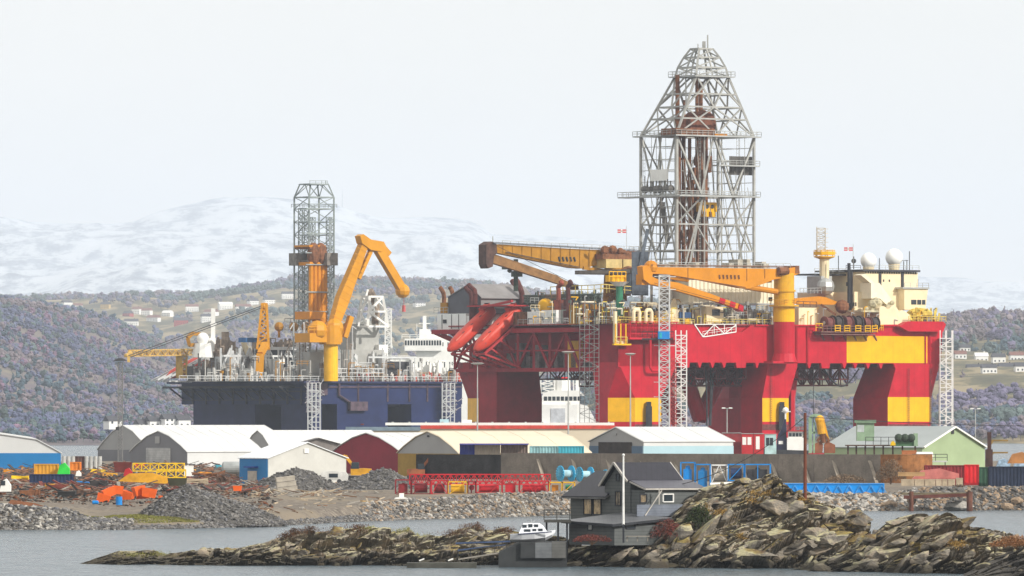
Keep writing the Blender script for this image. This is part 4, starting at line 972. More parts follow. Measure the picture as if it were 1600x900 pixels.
# ---------- accommodation ----------
m=MB(); A.fb(m,1352,1434,421,455,8,18.5); acc=part(m,'accommodation_block',CRM)
m=MB(); A.fb(m,1335,1410,453,508,7.5,21); part(m,'accommodation_wall',CRM,acc)
m=MB(); A.fb(m,1349,1438,417.5,420.5,7,20.5); A.fb(m,1272,1330,424,426.5,16,8); part(m,'flat_roof',DRK,acc)
m=MB(); A.fp(m,[(1361,439),(1374,439),(1397,470),(1397,477),(1386,474),(1375,464),(1361,464)],3.5,4.5); A.fp(m,[(1345,427),(1352,425),(1366,439),(1361,440)],4.5,3); part(m,'stair_enclosure',CRL,acc)
m=MB(); A.fp(m,[(1374,509),(1374,479),(1377,476),(1382,477),(1386,481),(1390,480),(1394,475),(1399,475),(1402,480),(1405,485),(1409,482),(1414,484),(1422,490),(1423,509)],.3,6); part(m,'lower_wall',CRM,acc)
m=MB(); A.fb(m,1248,1277,480,509,.4,9); part(m,'cream_module',CRM,acc)
m=MB(); A.fp(m,[(1413,481),(1413,447),(1450,447),(1446,481)],5,9); br=part(m,'bridge',CRM,acc)
m=MB(); A.fb(m,1411,1452,445,447.5,4.5,10); part(m,'bridge_roof',GLV,acc)
m=MB()
for x0,x1 in ((1424,1432),(1433.5,1439.5),(1441,1446)): A.fb(m,x0,x1,465,472.5,4.9,.2)
part(m,'bridge_window',GLS,acc)
m=MB()
for x in (1409,1374): A.fb(m,x,x+3.4,419,455,7.7,.4)
for x in (1325.5,1327.5): m.beam(A.e(x,420,20),A.e(x,480,20),.0+.5)
for x,y in ((1389,433),(1380,433)): A.fb(m,x,x+1.8,y,y+3.6,7.9,.2)
for k in range(22): x=1353+k*3.7; m.beam(A.f(x,420.5,7.9),A.f(x,423.5,7.9),.3)
part(m,'dark_ducts',DRK,acc)
m=MB(); e0=A.f(1352,0,8); du=(e0-A.C).dot(A.u)
for x,y in ((1322,437),(1333,470),(1336,470)): A.eb(m,x,x+1.8,y,y+6,du-.1 if y<450 else A.U(1335,7.5)-.1,.12)
A.eb(m,1326,1331,421,486,min(du,A.U(1335,7.5))-.4,.35)
part(m,'side_duct',DRK,acc)
# blocks at the back left of accommodation
m=MB(); A.fb(m,1290,1345,453,508,16,12); part(m,'rear_module',CRM,acc)
m=MB(); A.fb(m,1283,1300,428,455,14,6); m.ball(A.f(1290,445,12),2.4,8,6); part(m,'grey_machinery',GLV,acc)
m=MB(); m.rail(A.f(1250,458,6),A.f(1300,455,14),1.5,2,.08); m.rail(A.f(1273,424,15),A.f(1330,424,15),1.4,2,.06); m.rail(A.f(1413,446,4.6),A.f(1451,446,4.6),1.3,2,.06); m.rail(A.f(1352,417,7),A.f(1436,417,7),1.1,2.3,.05); part(m,'grey_handrail',GLV,acc)
for cx,cy,rr in ((1357,403,2.15),(1397,397,2.35)):
    m=MB(); p=A.f(cx,cy,12); m.ball(p,rr,28,18); o=part(m,'radome',mat('radome_white',(.86,.86,.83),.5,var=.04),rig,smooth=True)
    m=MB(); m.tube(Vector((p.x,p.y,z(420))),p-Vector((0,0,rr*.8)),1.3,12,1.6); part(m,'radome_base',CRM,rig)
m=MB()
for x,y0,h in ((1421,417,30),(1417,417,16),(1412,417,14),(1374,417,18),(1434,445,14),(1310,418,22),(1334,417,20)): m.beam(A.f(x,y0,10),A.f(x,y0-h,10),.22)
m.beam(A.f(1410,402,10),A.f(1419,402,10),.15); m.rail(A.f(1322,417,10),A.f(1345,417,10),1,2,.06)
m.ball(A.f(1334,404,10),.7,6,4)
part(m,'antenna',DRK)
# mast with yellow crow's nest
m=MB(); m.tube(A.f(1288,440,15),A.f(1288,398,15),1.3,12); ms=part(m,'mast',CRM)
m=MB(); m.tube(A.f(1288,401,15),A.f(1288,398,15),1.4,12,2.8); m.tube(A.f(1288,398,15),A.f(1288,396.5,15),2.8,14); c0=A.f(1288,397,15)
for i in range(10):
    a=2*math.pi*i/10;b=2*math.pi*(i+1)/10; p=c0+Vector((2.8*math.cos(a),2.8*math.sin(a),0));q=c0+Vector((2.8*math.cos(b),2.8*math.sin(b),0)); m.beam(p,p+Vector((0,0,1.7)),.15); m.beam(p+Vector((0,0,1.7)),q+Vector((0,0,1.7)),.15); m.beam(p+Vector((0,0,.9)),q+Vector((0,0,.9)),.25,.9)
part(m,'lookout_platform',YEL,ms)
m=MB(); m.lattice(A.f(1283,398,15),A.f(1283,352,15),2.2,2.2,7,.12,.06); 
for y in (355,362,369,376,384): m.beam(A.f(1276,y,15),A.f(1294,y-2,15),.14)
m.beam(A.f(1276,398,15),A.f(1276,350,15),.2); m.beam(A.f(1290,389,15),A.f(1306,391,15),.5)
part(m,'mast_lattice',mat('cream_steel',(.55,.5,.42)),ms)
# hose reels
m=MB(); A.fb(m,1283,1368,517,519,-3.4,3.4); m.rail(A.f(1280,517,-3.4),A.f(1368,517,-3.4),1.4,1.3,.09); A.fb(m,1283,1368,521,522.5,-3.0,3)
for x in (1284,1300,1318,1334,1350,1366): m.beam(A.f(x,522,-.4),A.f(x+4,531,-.1),.3); 
part(m,'reel_platform',mat('reel_frame',(.20,.09,.08)))
for k,x in enumerate((1293,1306,1322,1337,1352,1364)):
    p=A.f(x,504,-1.6); rr=2.1 if k in (1,2,3) else 1.8
    m=MB(); m.tube(p-A.u*1.0,p+A.u*1.0,rr*.8,18); m.tube(p-A.u*1.15,p-A.u*.95,rr,20); m.tube(p+A.u*.95,p+A.u*1.15,rr,20)
    o=part(m,'hose_reel',mat('hose_black',(.05,.04,.04),.6,var=.3) if k%2 else mat('hose_brown',(.16,.05,.045),.6,var=.3))
    m=MB(); m.tube(p-A.u*1.3,p-A.u*1.16,rr*.3,10); part(m,'reel_hub',GLV,o)
    for j in range(8): 
        pass
m=MB()
for x in (1305,1320,1337,1352,1363): 
    for y in (508,512,516): m.beam(A.f(x,y,-3.6),A.f(x+8,y,-3.6),.2)
    m.beam(A.f(x,507,-3.6),A.f(x,518,-3.6),.22); m.beam(A.f(x+8,507,-3.6),A.f(x+8,518,-3.6),.22)
m.rail(A.f(1368,515,-3),A.f(1380,515,-1),1.5,1,.1); m.rail(A.f(1275,517,-3),A.f(1285,517,-3),2,1,.1)
part(m,'yellow_steps',YEL)
# spare crane boom lying over the deck (orange peak)
m=MB(); A.fp(m,[(1240,465),(1280,461),(1290,462),(1315,472),(1300,474),(1240,473)],9,2.4); q=part(m,'orange_gantry',ORG_)
m=MB(); m.beam(A.f(1283,474,9),A.f(1306,490,6),.6); m.ball(A.f(1316,477,8),1.9,10,6); m.rail(A.f(1245,478,5),A.f(1276,479,2),1.4,1.5,.1); part(m,'winch',RST)
m=MB(); Rr=random.Random(8)
for k in range(26): x=Rr.uniform(1420,1466); m.beam(A.f(x,500,Rr.uniform(0,5)),A.f(x+Rr.uniform(-6,6),Rr.uniform(478,497),Rr.uniform(0,5)),Rr.uniform(.2,.7))
m.rail(A.f(1420,500,-1.5),A.f(1478,500,-1.5),1.4,1.5,.09); m.ball(A.f(1437,487,3),2.6,8,5,(1.4,1,.6))
part(m,'deck_edge_gear',mat('gear_yellow',(.62,.46,.08),.5,var=.25))
m=MB()
for k in range(16): x=Rr.uniform(1350,1395); y=Rr.uniform(466,486); m.ball(A.f(x,y,2.5),Rr.uniform(.5,1.2),6,4)
A.fb(m,1345,1373,483,486,.5,6)
part(m,'deck_gear',mat('gear_cream',(.5,.45,.3),.6,var=.3))
# ---------- lifeboats hung outboard of the end gallery ----------
def lifeboat(u0,v0,label):
    a=A.l(u0+.6,v0,z(480)); b=A.l(u0-14.2,v0,z(548)); o=thing('lifeboat',label,'lifeboat',(a+b)/2-Vector((0,0,2)),group='red free-fall lifeboats')
    D_=(b-a).normalized(); L=(b-a).length; x=A.v; y=D_.cross(x).normalized()
    if y.z<0: y=-y
    m=MB(); vs=[];n=14; prof_=[(0,.55),(.03,.85),(.1,1.),(.35,1.08),(.65,1.08),(.8,.98),(.9,.74),(.97,.42),(1,.12)]
    for t,r in prof_:
        for i in range(n):
            an=2*math.pi*i/n; vs.append(a+D_*L*t+x*math.copysign(abs(math.cos(an))**.75,math.cos(an))*1.9*r+y*math.copysign(abs(math.sin(an))**.75,math.sin(an))*(1.9 if math.sin(an)<0 else 1.5)*r)
    fs=[tuple(range(n-1,-1,-1)),tuple(range(len(vs)-n,len(vs)))]
    for k in range(len(prof_)-1): fs+=[(k*n+i,k*n+(i+1)%n,(k+1)*n+(i+1)%n,(k+1)*n+i) for i in range(n)]
    m.add(vs,fs); m.build('hull',REDO,o,smooth=True)
    m=MB(); m.beam(a+D_*.6+y*1.3,a+D_*3.4+y*1.6,2.0,1.5); w=m.build('wheelhouse',REDO,o)
    m=MB(); m.beam(a+D_*2*1+x*-1.72,a+D_*(L-3)+x*-1.72,.12,.35); m.build('rubbing_strake',mat('strake',(.4,.05,.04)),o)
    m=MB(); m.beam(a+D_*3+x*-1.45+y*1.15,a+D_*(L-3)+x*-1.45+y*1.15,.14,.25); m.build('upper_seam',mat('seam_pale',(.62,.2,.15)),o)
    for q_ in (5,8.5,12): m=MB(); m.beam(a+D_*q_+x*-1.3+y*1.4,a+D_*(q_+.8)+x*-1.3+y*1.4,.5,.12); m.build('hatch',mat('hatch_dark',(.2,.03,.025)),o)
    m=MB(); m.beam(a+D_*(L-3.2)+y*-1.6,a+D_*(L-.3)+y*-.3,.3,.3); m.build('bow_guard',GLV,o)
    m=MB(); m.beam(a+D_*.55+y*1.9,a+D_*1.0+y*2.1,1.6,.5); m.build('window',GLS,o)
    return o
lifeboat(2.6,47.2,'right red lifeboat, tilted nose down on the rig end beside its twin')
lifeboat(1.2,57,'left red lifeboat, tilted nose down and partly behind its twin')
m=MB()
for v0 in (44.8,49.6,54.6,59.4):
    for du_ in (0,):
        m.beam(A.l(3,v0,z(497)),A.l(-10,v0,z(553)),.55); m.beam(A.l(-10,v0,z(553)),A.l(-.3,v0-3,z(575)),.5); m.beam(A.l(-5,v0,z(531)),A.l(-.3,v0,z(548)),.45); m.beam(A.l(-8,v0,z(544)),A.l(-.3,v0,z(570)),.4)
for v0 in (44.8,54.6): m.beam(A.l(-10,v0,z(553)),A.l(-10,v0+4.8,z(553)),.5)
A.lb(m,-3,4,44,62,z(478),z(476)); m.beam(A.e(752,480,-2),A.e(800,470,-2),.7,.6)
part(m,'lifeboat_ramp',mat('ramp_red',(.40,.03,.035),.6,var=.15))
# ---------- things standing beside the rig ----------
def scaffold(name,label,cat,x0,x1,ytop,Y,dep,step,mt,z0=3.0,r=.09,stairs=True,group=None,zig=True):
    a=PX(x0,Y);b=PX(x1,Y); zt_=PZ(ytop,Y); o=thing(name,label,cat,((a+b)/2,Y,z0),group); m=MB(); nb=max(1,int(round((b-a)/1.4)))
    for i in range(nb+1):
        for yy in (Y,Y+dep): m.beam((a+(b-a)*i/nb,yy,z0),(a+(b-a)*i/nb,yy,zt_),r*2)
    m.build('frame',mt,o); m=MB(); k=0; zz=z0+step
    while zz<=zt_:
        for yy in (Y,Y+dep):
            m.beam((a,yy,zz),(b,yy,zz),r*1.8); m.beam((a,yy,zz-step*.5),(b,yy,zz-step*.5),r*1.2)
        for xx in (a,b): m.beam((xx,Y,zz),(xx,Y+dep,zz),r*1.8)
        if zig: m.beam((a,Y,zz-step),(b,Y,zz),r*1.8) if k%2 else m.beam((b,Y,zz-step),(a,Y,zz),r*1.8)
        zz+=step;k+=1
    m.build('brace',mt,o); m=MB(); zz=z0+step;k=0
    while zz<=zt_:
        m.box(a,b,Y+.1,Y+dep-.1,zz-.06,zz+.02)
        if stairs:
            p,q=((a,Y+dep*.5,zz-step),(b,Y+dep*.5,zz)) if k%2 else ((b,Y+dep*.5,zz-step),(a,Y+dep*.5,zz)); m.beam(p,q,.8,.14)
        zz+=step;k+=1
    m.build('stair' if stairs else 'floor',mt,o); return o
LG=mat('light_grey_scaffold',(.55,.56,.56),.5,metal=.2,var=.1)
WS=mat('white_scaffold',(.78,.76,.74),.5,var=.08)
scaffold('scaffold','white scaffold stair tower beside the hoist in front of the near red column','scaffold',1056,1073,516,1968,3,2.0,WS,r=.12)
scaffold('scaffold','white scaffold stair tower standing against the far right end of the red rig','scaffold',1469,1489,516,2062,5,2.2,WS,r=.12,z0=0)
scaffold('scaffold','grey see-through scaffold tower between the two near columns of the red rig','scaffold',906,936,497,1975,4,2.4,mat('dull_scaffold',(.30,.29,.28),.5,metal=.2),r=.06)
hoist=thing('construction_hoist','grey lattice hoist mast with small blue cabin in front of the near red column','hoist',(PX(1038,1962),1962,3))
m=MB(); m.lattice((PX(1038,1962),1962,3),(PX(1038,1962),1962,PZ(430,1962)),2.6,2.6,30,.17,.09); m.build('mast',LG,hoist)
m=MB(); xx=PX(1052,1964); m.lattice((xx,1964,3),(xx,1964,PZ(560,1964)),1.4,1.4,22,.08,.06); m.build('red_guide_frame',mat('guide_red',(.5,.06,.06)),hoist)
m=MB(); m.box(PX(1003,1960),PX(1052,1960),1958,1960.6,PZ(531,1960),PZ(528.5,1960)); m.rail((PX(1003,1960),1958,PZ(528,1960)),(PX(1052,1960),1958,PZ(528,1960)),1.6,1.2,.06); m.build('platform',DRK,hoist)
m=MB(); m.box(PX(1028,1960),PX(1046,1960),1957.4,1959.8,PZ(530,1960),PZ(518,1960)); cb=m.build('cabin',BLU,hoist)
m=MB(); m.box(PX(1030,1960),PX(1034,1960),1957.3,1957.5,PZ(528,1960),PZ(520,1960)); m.build('cabin_door',mat('turquoise',(.02,.42,.5)),cb)
for y in (432,452,540,597,620): 
    m=MB(); m.beam((PX(1022,1962),1961,PZ(y,1962)),(PX(1056,1962),1966,PZ(y,1962)),.25,.18); m.build('wall_tie',LG,hoist)
# flags
for x,y,l in ((979,365,'left'),(1333,393,'right')):
    p=P(x,y,2030); m=MB(); m.tube(p-Vector((0,0,4 if x<1000 else 4)),p+Vector((0,0,2)),.07,5); q=m.build('flagpole',GLV,rig)
    m=MB(); m.box(p.x-2.4,p.x-.1,p.y,p.y+.06,p.z+.2,p.z+1.1); m.build('flag',mat('flag_red',(.6,.02,.03)),q)
    m=MB(); m.box(p.x-1.5,p.x-1.1,p.y-.02,p.y+.08,p.z+.15,p.z+1.15); m.box(p.x-2.42,p.x-.1,p.y-.02,p.y+.08,p.z+.55,p.z+.75); m.build('flag_cross',WHT,q)

# small fittings along the deck edges
Rq=random.Random(77)
for k in range(95):
    x=Rq.uniform(822,1206); y=Rq.uniform(478,505) if k%3 else Rq.uniform(462,480); d=Rq.uniform(-.3,3); m=MB(); t=Rq.random()
    if t<.35: m.beam(A.f(x,508,d),A.f(x,y,d),.22); m.beam(A.f(x,y,d),A.f(x+Rq.uniform(2,7),y,d),.22)
    elif t<.6: A.fb(m,x,x+Rq.uniform(1.5,4),y,y+Rq.uniform(2,6),d,.8); m.beam(A.f(x+1,508,d),A.f(x+1,y,d),.18)
    elif t<.8: m.path([A.f(x,y,d),A.f(x+Rq.uniform(5,16),y,d),A.f(x+Rq.uniform(5,16),y+5,d)],.13,5)
    else: m.rail(A.f(x,y+6,d),A.f(x+Rq.uniform(8,20),y+6,d),1.2,1.2,.05)
    part(m,'deck_fitting',Rq.choice((GLV,CRM,OCH,YEL,DRK,MC['machine_dark'],MC['machine_grey'],RST,GRP)))
for k in range(30):
    x=Rq.uniform(1246,1466); y=Rq.uniform(478,502); d=Rq.uniform(-.8,1); m=MB(); m.beam(A.f(x,507,d),A.f(x,y,d),.16); m.beam(A.f(x,y,d),A.f(x+Rq.uniform(2,6),y+Rq.uniform(-2,2),d),.18); part(m,'edge_fitting',Rq.choice((YEL,GLV,DRK,OCH)))
# rubbing marks, draught stains and ladders on the columns
for x in (1046,1205,1420,1455):
    m=MB(); 
    for s_ in (-.25,.25): m.beam(A.f(x,575,-.35)+A.u*s_,A.f(x,665,-.35)+A.u*s_,.08)
    for k in range(26): q=A.f(x,575+k*3.5,-.35); m.beam(q-A.u*.25,q+A.u*.25,.07)
    part(m,'column_ladder',MC['boot_top'])
# ---------- the second rig (navy), farther ----------
B=Frame(484,2380,37,2440); z=B.z
NAV=mat('navy_hull',(.012,.022,.085),.5,var=.15,scale=.2,streak=.15,rcol=(.10,.06,.06))
NV2=mat('navy_side',(.02,.026,.075),.6,var=.2,scale=.2)
MG=mat('module_grey',(.36,.36,.34),.6,var=.12,scale=.2,streak=.2,rcol=(.25,.2,.16))
LGY=mat('pale_steel',(.56,.57,.57),.5,var=.12,scale=.3)
MIX=mat('topside_brown',(.28,.22,.17),.7,var=.35,scale=.5,rust=.3)
YO=mat('amber_crane',(.60,.26,.005),.45,var=.08,scale=.2,streak=.1,rcol=(.5,.2,.02))
rb=thing('drilling_rig','dark blue drilling rig with slim derrick and amber crane, the farther and hazier rig','drilling rig',B.l(30,35,-6))
def bp_(mb,name,m,parent=None,**k): return mb.build(name,m,parent or rb,**k)
U2=B.U(722)
m=MB(); B.lb(m,0,U2,0,70,z(632),z(597)); bp_(m,'hull',NAV)
m=MB(); B.lb(m,-3,U2+1,-1,74,z(600),z(597)); bp_(m,'deck_edge',NV2)
m=MB(); B.lb(m,.5,4.6,0.1,16,-6,z(631)); bp_(m,'column',NV2); m=MB(); B.lb(m,0.4,16,30,64,-6,z(631)); bp_(m,'column',NV2)
m=MB(); a=B.U(527); B.lb(m,a,B.U(606),.1,14,-6,z(631)); bp_(m,'column',NAV)
m=MB(); a=B.U(643); B.lb(m,a,U2-.2,.1,14,-6,z(631)); bp_(m,'column',NAV)
m=MB(); B.lb(m,20,44,56,69,-6,z(631)); bp_(m,'column',NAV)
m=MB(); B.lb(m,6,U2-2,6,60,z(636),z(632)); bp_(m,'underdeck',NV2)
m=MB(); 
for k in range(9): v0=4+k*7.4; B.lb(m,-.5,0,v0,v0+.5,z(632),z(604))
for y in (606,612,625): B.lb(m,-.4,0,2,70,z(y+1),z(y))
bp_(m,'hull_rib',DRK)
m=MB()
for x in (560,606,640,668,705): m.beam(B.f(x,600,-.2),B.f(x,628,-.2),.5,.4)
m.beam(B.f(486,606,-.2),B.f(722,605,-.2),.4); B.fb(m,548,575,628,642,-1.5,5); B.fb(m,500,512,600,618,-.6,.6)
m.path([B.f(530,600,-.6),B.f(530,618,-.6),B.f(548,630,-.6)],.35,6)
bp_(m,'hull_fitting',mat('navy_brown',(.10,.07,.09),.7,var=.3))
R2=random.Random(4)
for x0 in (486,700):
    m=MB()
    for k in range(26):
        y=598+R2.random()*52; x=x0-6+R2.random()*22; m.beam(B.f(x,y,-2-R2.random()*3),B.f(x+R2.uniform(-9,9),y+R2.uniform(-7,7),-2-R2.random()*3),R2.uniform(.15,.4),.15)
    for k in range(7): y=602+k*7; m.beam(B.f(x0-7+(k%2)*3,y,-3),B.f(x0+13,y+(3 if k%2 else -3),-4),1.3,.2); m.rail(B.f(x0-7,y,-3.6),B.f(x0+12,y,-3.6),1.1,1.2,.07)
    bp_(m,'access_stair',mat('stair_grey_brown',(.33,.31,.32),.6,var=.3))
m=MB(); B.lb(m,-6,0,8,72,z(607),z(604)); 
for k in range(12): m.beam(B.l(-6,8+k*5.5,z(605)),B.l(0,8+k*5.5,z(625)),.4)
bp_(m,'gallery',DRK)
R=random.Random(9)
# topside blocks
for nm,mt,x0,x1,y0,y1,d,dep in (('module',MG,520,600,548,592,8,16),('module',MG,556,592,508,590,14,10),('module',WHT,592,606,540,592,12,5),('module',MG,484,512,552,592,2,8),('module_dark',DRK,418,480,548,590,30,8),('module_dark',DRK,600,640,566,594,6,5),('white_module',WHT,420,445,562,592,22,4)):
    m=MB(); B.fb(m,x0,x1,y0,y1,d,dep); bp_(m,nm,mt)
def clut(x0,x1,yb,h0,h1,d0,d1,n,mt,nm,w0=2,w1=7):
    for i in range(n):
        m=MB(); x=R.uniform(x0,x1); w=R.uniform(w0,w1); h=R.uniform(h0,h1); d=R.uniform(d0,d1); k=R.random()
        if k<.45: B.fb(m,x,x+w,yb-h,yb,d,R.uniform(1,4)); B.fb(m,x+w*.2,x+w*.6,yb-h-R.uniform(1,5),yb-h,d+.3,.8)
        elif k<.92: m.beam(B.f(x,yb,d),B.f(x,yb-h*1.2,d),.35); m.beam(B.f(x,yb-h,d),B.f(x+w*1.5,yb-h,d),.35); m.beam(B.f(x+w*1.5,yb,d),B.f(x+w*1.5,yb-h,d),.35); m.beam(B.f(x,yb-h,d),B.f(x+w*1.5,yb,d),.25)
        else: m.tube(B.f(x,yb,d),B.f(x,yb-h,d),w*.08,8); m.ball(B.f(x,yb-h,d),w*.09,8,5)
        bp_(m,nm,mt)
clut(330,400,597,10,65,38,55,40,MIX,'drilling_equipment'); clut(300,470,597,3,20,6,40,60,mat('dull_white',(.5,.49,.46),.6,var=.2),'deck_box',1.5,5); clut(340,480,597,8,50,20,45,46,LGY,'equipment',1.5,5); clut(500,720,597,4,16,1,8,70,mat('dull_white',(.5,.49,.46)),'deck_box',2,6); clut(560,720,597,4,13,1,6,24,mat('buoy_red',(.6,.1,.07)),'red_drum',2,4)
clut(345,480,597,8,45,20,45,44,MG,'grey_equipment'); clut(300,480,597,6,40,10,40,40,mat('dark_gear',(.08,.075,.07),.7,var=.3),'dark_equipment',1.5,5); clut(490,600,592,6,40,4,10,22,LGY,'pipe_frame',2,6); clut(520,720,592,8,30,8,16,40,WHT,'deck_house',3,8)
clut(400,480,546,4,16,28,36,18,MIX,'equipment',3,8)
# pipe deck truss
m=MB(); 
for d in (26,36):
    m.beam(B.f(410,546,d),B.f(480,546,d),1.0); m.beam(B.f(345,558,d),B.f(480,558,d),.6)
    for k in range(10): x=345+k*15; m.beam(B.f(x,546,d),B.f(x,596,d),.6); m.beam(B.f(x,546 if k%2 else 580,d),B.f(x+15,580 if k%2 else 546,d),.45)
m.rail(B.f(445,522,24),B.f(482,522,24),4.5,2,.16,3); m.rail(B.f(280,597,-1),B.f(722,597,-1),1.5,3,.08); m.rail(B.f(500,590,0),B.f(600,590,0),2.5,2,.14)
m.beam(B.f(575,560,0),B.f(650,560,0),.5); 
for x in (576,600,625,648): m.beam(B.f(x,560,0),B.f(x,597,0),.35)
bp_(m,'pipe_deck_truss',LGY)
m=MB(); m.lattice(B.f(476,597,10),B.f(476,520,10),3.4,3,14,.2,.14); m.lattice(B.f(466,596,10),B.f(466,540,10),3,3,10,.15,.12); bp_(m,'stair_tower',LGY)
m=MB()
for x,y in ((325,560),(345,545),(352,520),(362,535),(372,560),(385,545)): m.tube(B.f(x,597,45),B.f(x,y,45),1.2,8)
bp_(m,'riser_pipe',MIX)
m=MB(); m.path([B.f(380,535,40),B.f(396,575,40),B.f(398,597,40)],.9,8); bp_(m,'cream_pipe',CRM)
m=MB(); p=B.f(317,531,40); m.ball(p,1.9,20,14); bp_(m,'radome',mat('radome_white',(.8,.8,.8)),smooth=True)
m=MB(); m.tube(B.f(317,560,40),B.f(317,538,40),3.4,10,2.6); m.beam(B.f(333,550,42),B.f(333,484,42),1.3); B.fb(m,327,337,530,549,40,3); m.beam(B.f(328,508,42),B.f(338,508,42),.3); bp_(m,'white_mast',WHT)
m=MB(); L=[(293,530),(300,523),(312,524),(312,540),(296,541),(293,530)]
for p,q in zip(L,L[1:]): m.beam(B.f(*p,42),B.f(*q,42),1.1)
bp_(m,'brown_frame',OCH)
# davit frame and red lifeboat
m=MB()
for k in range(4):
    v0=60+k*2.2; m.beam(B.l(-14,v0,z(596)),B.l(6,v0,z(551)),.5)
m.beam(B.l(-14,60,z(596)),B.l(6,60,z(597)),.5); m.beam(B.l(6,60,z(551)),B.l(6,60,z(597)),.5); m.beam(B.l(-4,60,z(574)),B.l(6,60,z(574)),.4)
bp_(m,'lifeboat_ramp',LGY)
o=thing('lifeboat','red lifeboat in a pale ramp frame on the far left end of the blue rig','lifeboat',B.l(-4,64,z(590)))
a=B.l(4.5,64,z(562)); b=B.l(-10,64,z(590)); m=MB(); n=12; vs=[]; D_=(b-a).normalized(); y_=D_.cross(B.v).normalized(); pr=[(0,.3),(.06,.8),(.2,1.1),(.6,1.1),(.85,.75),(.97,.3),(1,.05)]
for t,r_ in pr:
    for i in range(n): an=2*math.pi*i/n; vs.append(a+(b-a)*t+B.v*math.cos(an)*1.8*r_+y_*math.sin(an)*1.8*r_)
fs=[tuple(range(n-1,-1,-1)),tuple(range(len(vs)-n,len(vs)))]
for k in range(len(pr)-1): fs+=[(k*n+i,k*n+(i+1)%n,(k+1)*n+(i+1)%n,(k+1)*n+i) for i in range(n)]
m.add(vs,fs); m.build('hull',mat('lifeboat_red_far',(.75,.10,.07),.5),o,smooth=True)
m=MB(); m.beam(a+Vector((0,0,1.5)),a+D_*2.5+Vector((0,0,1.8)),1.8,1.2); m.build('wheelhouse',mat('lifeboat_red_far',(.75,.10,.07)),o)
# derrick
Y2=2400
DS2=mat('grey_green_steel',(.27,.31,.31),.5,metal=.2,var=.15)
m=MB(); 
def T2(a,b,y): return B.l(B.U(483,12)+9.5*a,12+8*b,z(y))
cor=((0,0),(1,0),(1,1),(0,1)); ys=[512,492,472,452,432,412,392,372,352,332,314]
for a,b in cor: m.beam(T2(a,b,512),T2(a,b,314),.55)
for i in range(4):
    p,q=cor[i],cor[(i+1)%4]
    for k in range(len(ys)-1):
        m.beam(T2(*p,ys[k+1]),T2(*q,ys[k+1]),.26); m.beam(T2(*p,ys[k]),T2(*q,ys[k+1]),.2) if k%2 else m.beam(T2(*q,ys[k]),T2(*p,ys[k+1]),.2)
m.lattice(B.f(474,512,22),B.f(474,330,22),2.2,2.2,24,.16,.09,ux=B.u); m.lattice(B.f(516,505,10),B.f(516,345,10),1.8,1.8,20,.13,.08,ux=B.u); m.lattice(B.f(487,505,14),B.f(487,345,14),1.6,1.6,20,.12,.08,ux=B.u)
dr=bp_(m,'derrick',DS2)
m=MB(); 
def T3(a,b,t): p=T2(a,b,314); c=T2(.5,.5,314); q=c+(p-c)*.72; q.z=z(294); return p.lerp(q,t)
for i in range(4):
    p,q=cor[i],cor[(i+1)%4]; m.beam(T3(*p,0),T3(*p,1),.4); m.beam(T3(*p,1),T3(*q,1),.4); m.beam(T3(*p,0),T3(*q,0),.35); m.beam(T3(*p,0),(T3(*p,1)+T3(*q,1))/2,.22); m.beam(T3(*q,0),(T3(*p,1)+T3(*q,1))/2,.22)
    a_=T2(*p,330);b_=T2(*q,330); c=(T2(0,0,330)+T2(1,1,330))/2; m.rail(c+(a_-c)*1.15,c+(b_-c)*1.15,1.1,2,.07)
B.fb(m,484,512,294,295.2,11,6); m.rail(B.f(484,294,11),B.f(512,294,11),1.0,2,.07); m.beam(B.f(509,294,14),B.f(509,288,14),.3)
for y in (332,370,400,418,460,490): m.beam(B.f(478,y,10),B.f(520,y,10),.35)
bp_(m,'derrick_crown',DS2,dr)
m=MB(); B.fb(m,463,481,400,419,16,4); B.fb(m,511,528,400,419,8,4); bp_(m,'dark_housing',mat('housing',(.2,.18,.16),.7,var=.3),dr)
m=MB(); B.fb(m,483,509,388,391,10,8); B.fb(m,484,509,414,419,10,8); B.fb(m,484,509,490,502,8,8)
for x in (486,492,498,504,508): m.tube(B.f(x,510,11),B.f(x,415,11),.75,8)
bp_(m,'heave_cylinder',ORG_,dr)
m=MB(); 
for x in (490,501): m.ball(B.f(x,402,11),2.3,12,8,(.9,.9,1.6))
B.fb(m,484,511,391,394,10,8)
bp_(m,'sheave',RST,dr)
# big amber crane
cx=B.f(516,0,-3); 
m=MB(); m.tube(B.f(517,597,-3),B.f(517,540,-3),2.2,20); pd=bp_(m,'crane_pedestal',mat('pedestal_gold',(.85,.45,.01),.45,var=.08))
m=MB(); m.tube(B.f(516,541,-3),B.f(516,512,-3),3.4,16); B.fb(m,484,535,524,538,-5,8); m.rail(B.f(482,524,-5),B.f(536,524,-5),2,2,.15); m.ball(B.f(496,520,-3),3.2,8,6); m.ball(B.f(522,516,-3),3.0,8,6); bp_(m,'crane_house',YO,pd)
m=MB(); a=B.f(522,520,-3); b=B.f(572,388,-3)
n_=(b-a).normalized(); sd_=n_.cross(B.v).normalized()
m.prism([a-sd_*1.2,a+sd_*1.2,a.lerp(b,.35)+sd_*2.4,b+sd_*1.3,b-sd_*1.0,a.lerp(b,.35)-sd_*1.6],B.v*2.6)
m.beam(B.f(538,530,-3),B.f(548,498,-3),1.6); m.beam(B.f(560,440,-2),B.f(580,395,-2),1.2)
for k in range(14): t=k/14; p=a.lerp(b,t); m.beam(p-sd_*2.5,p+sd_*2.6,.15)
bm=bp_(m,'crane_boom',YO,pd)
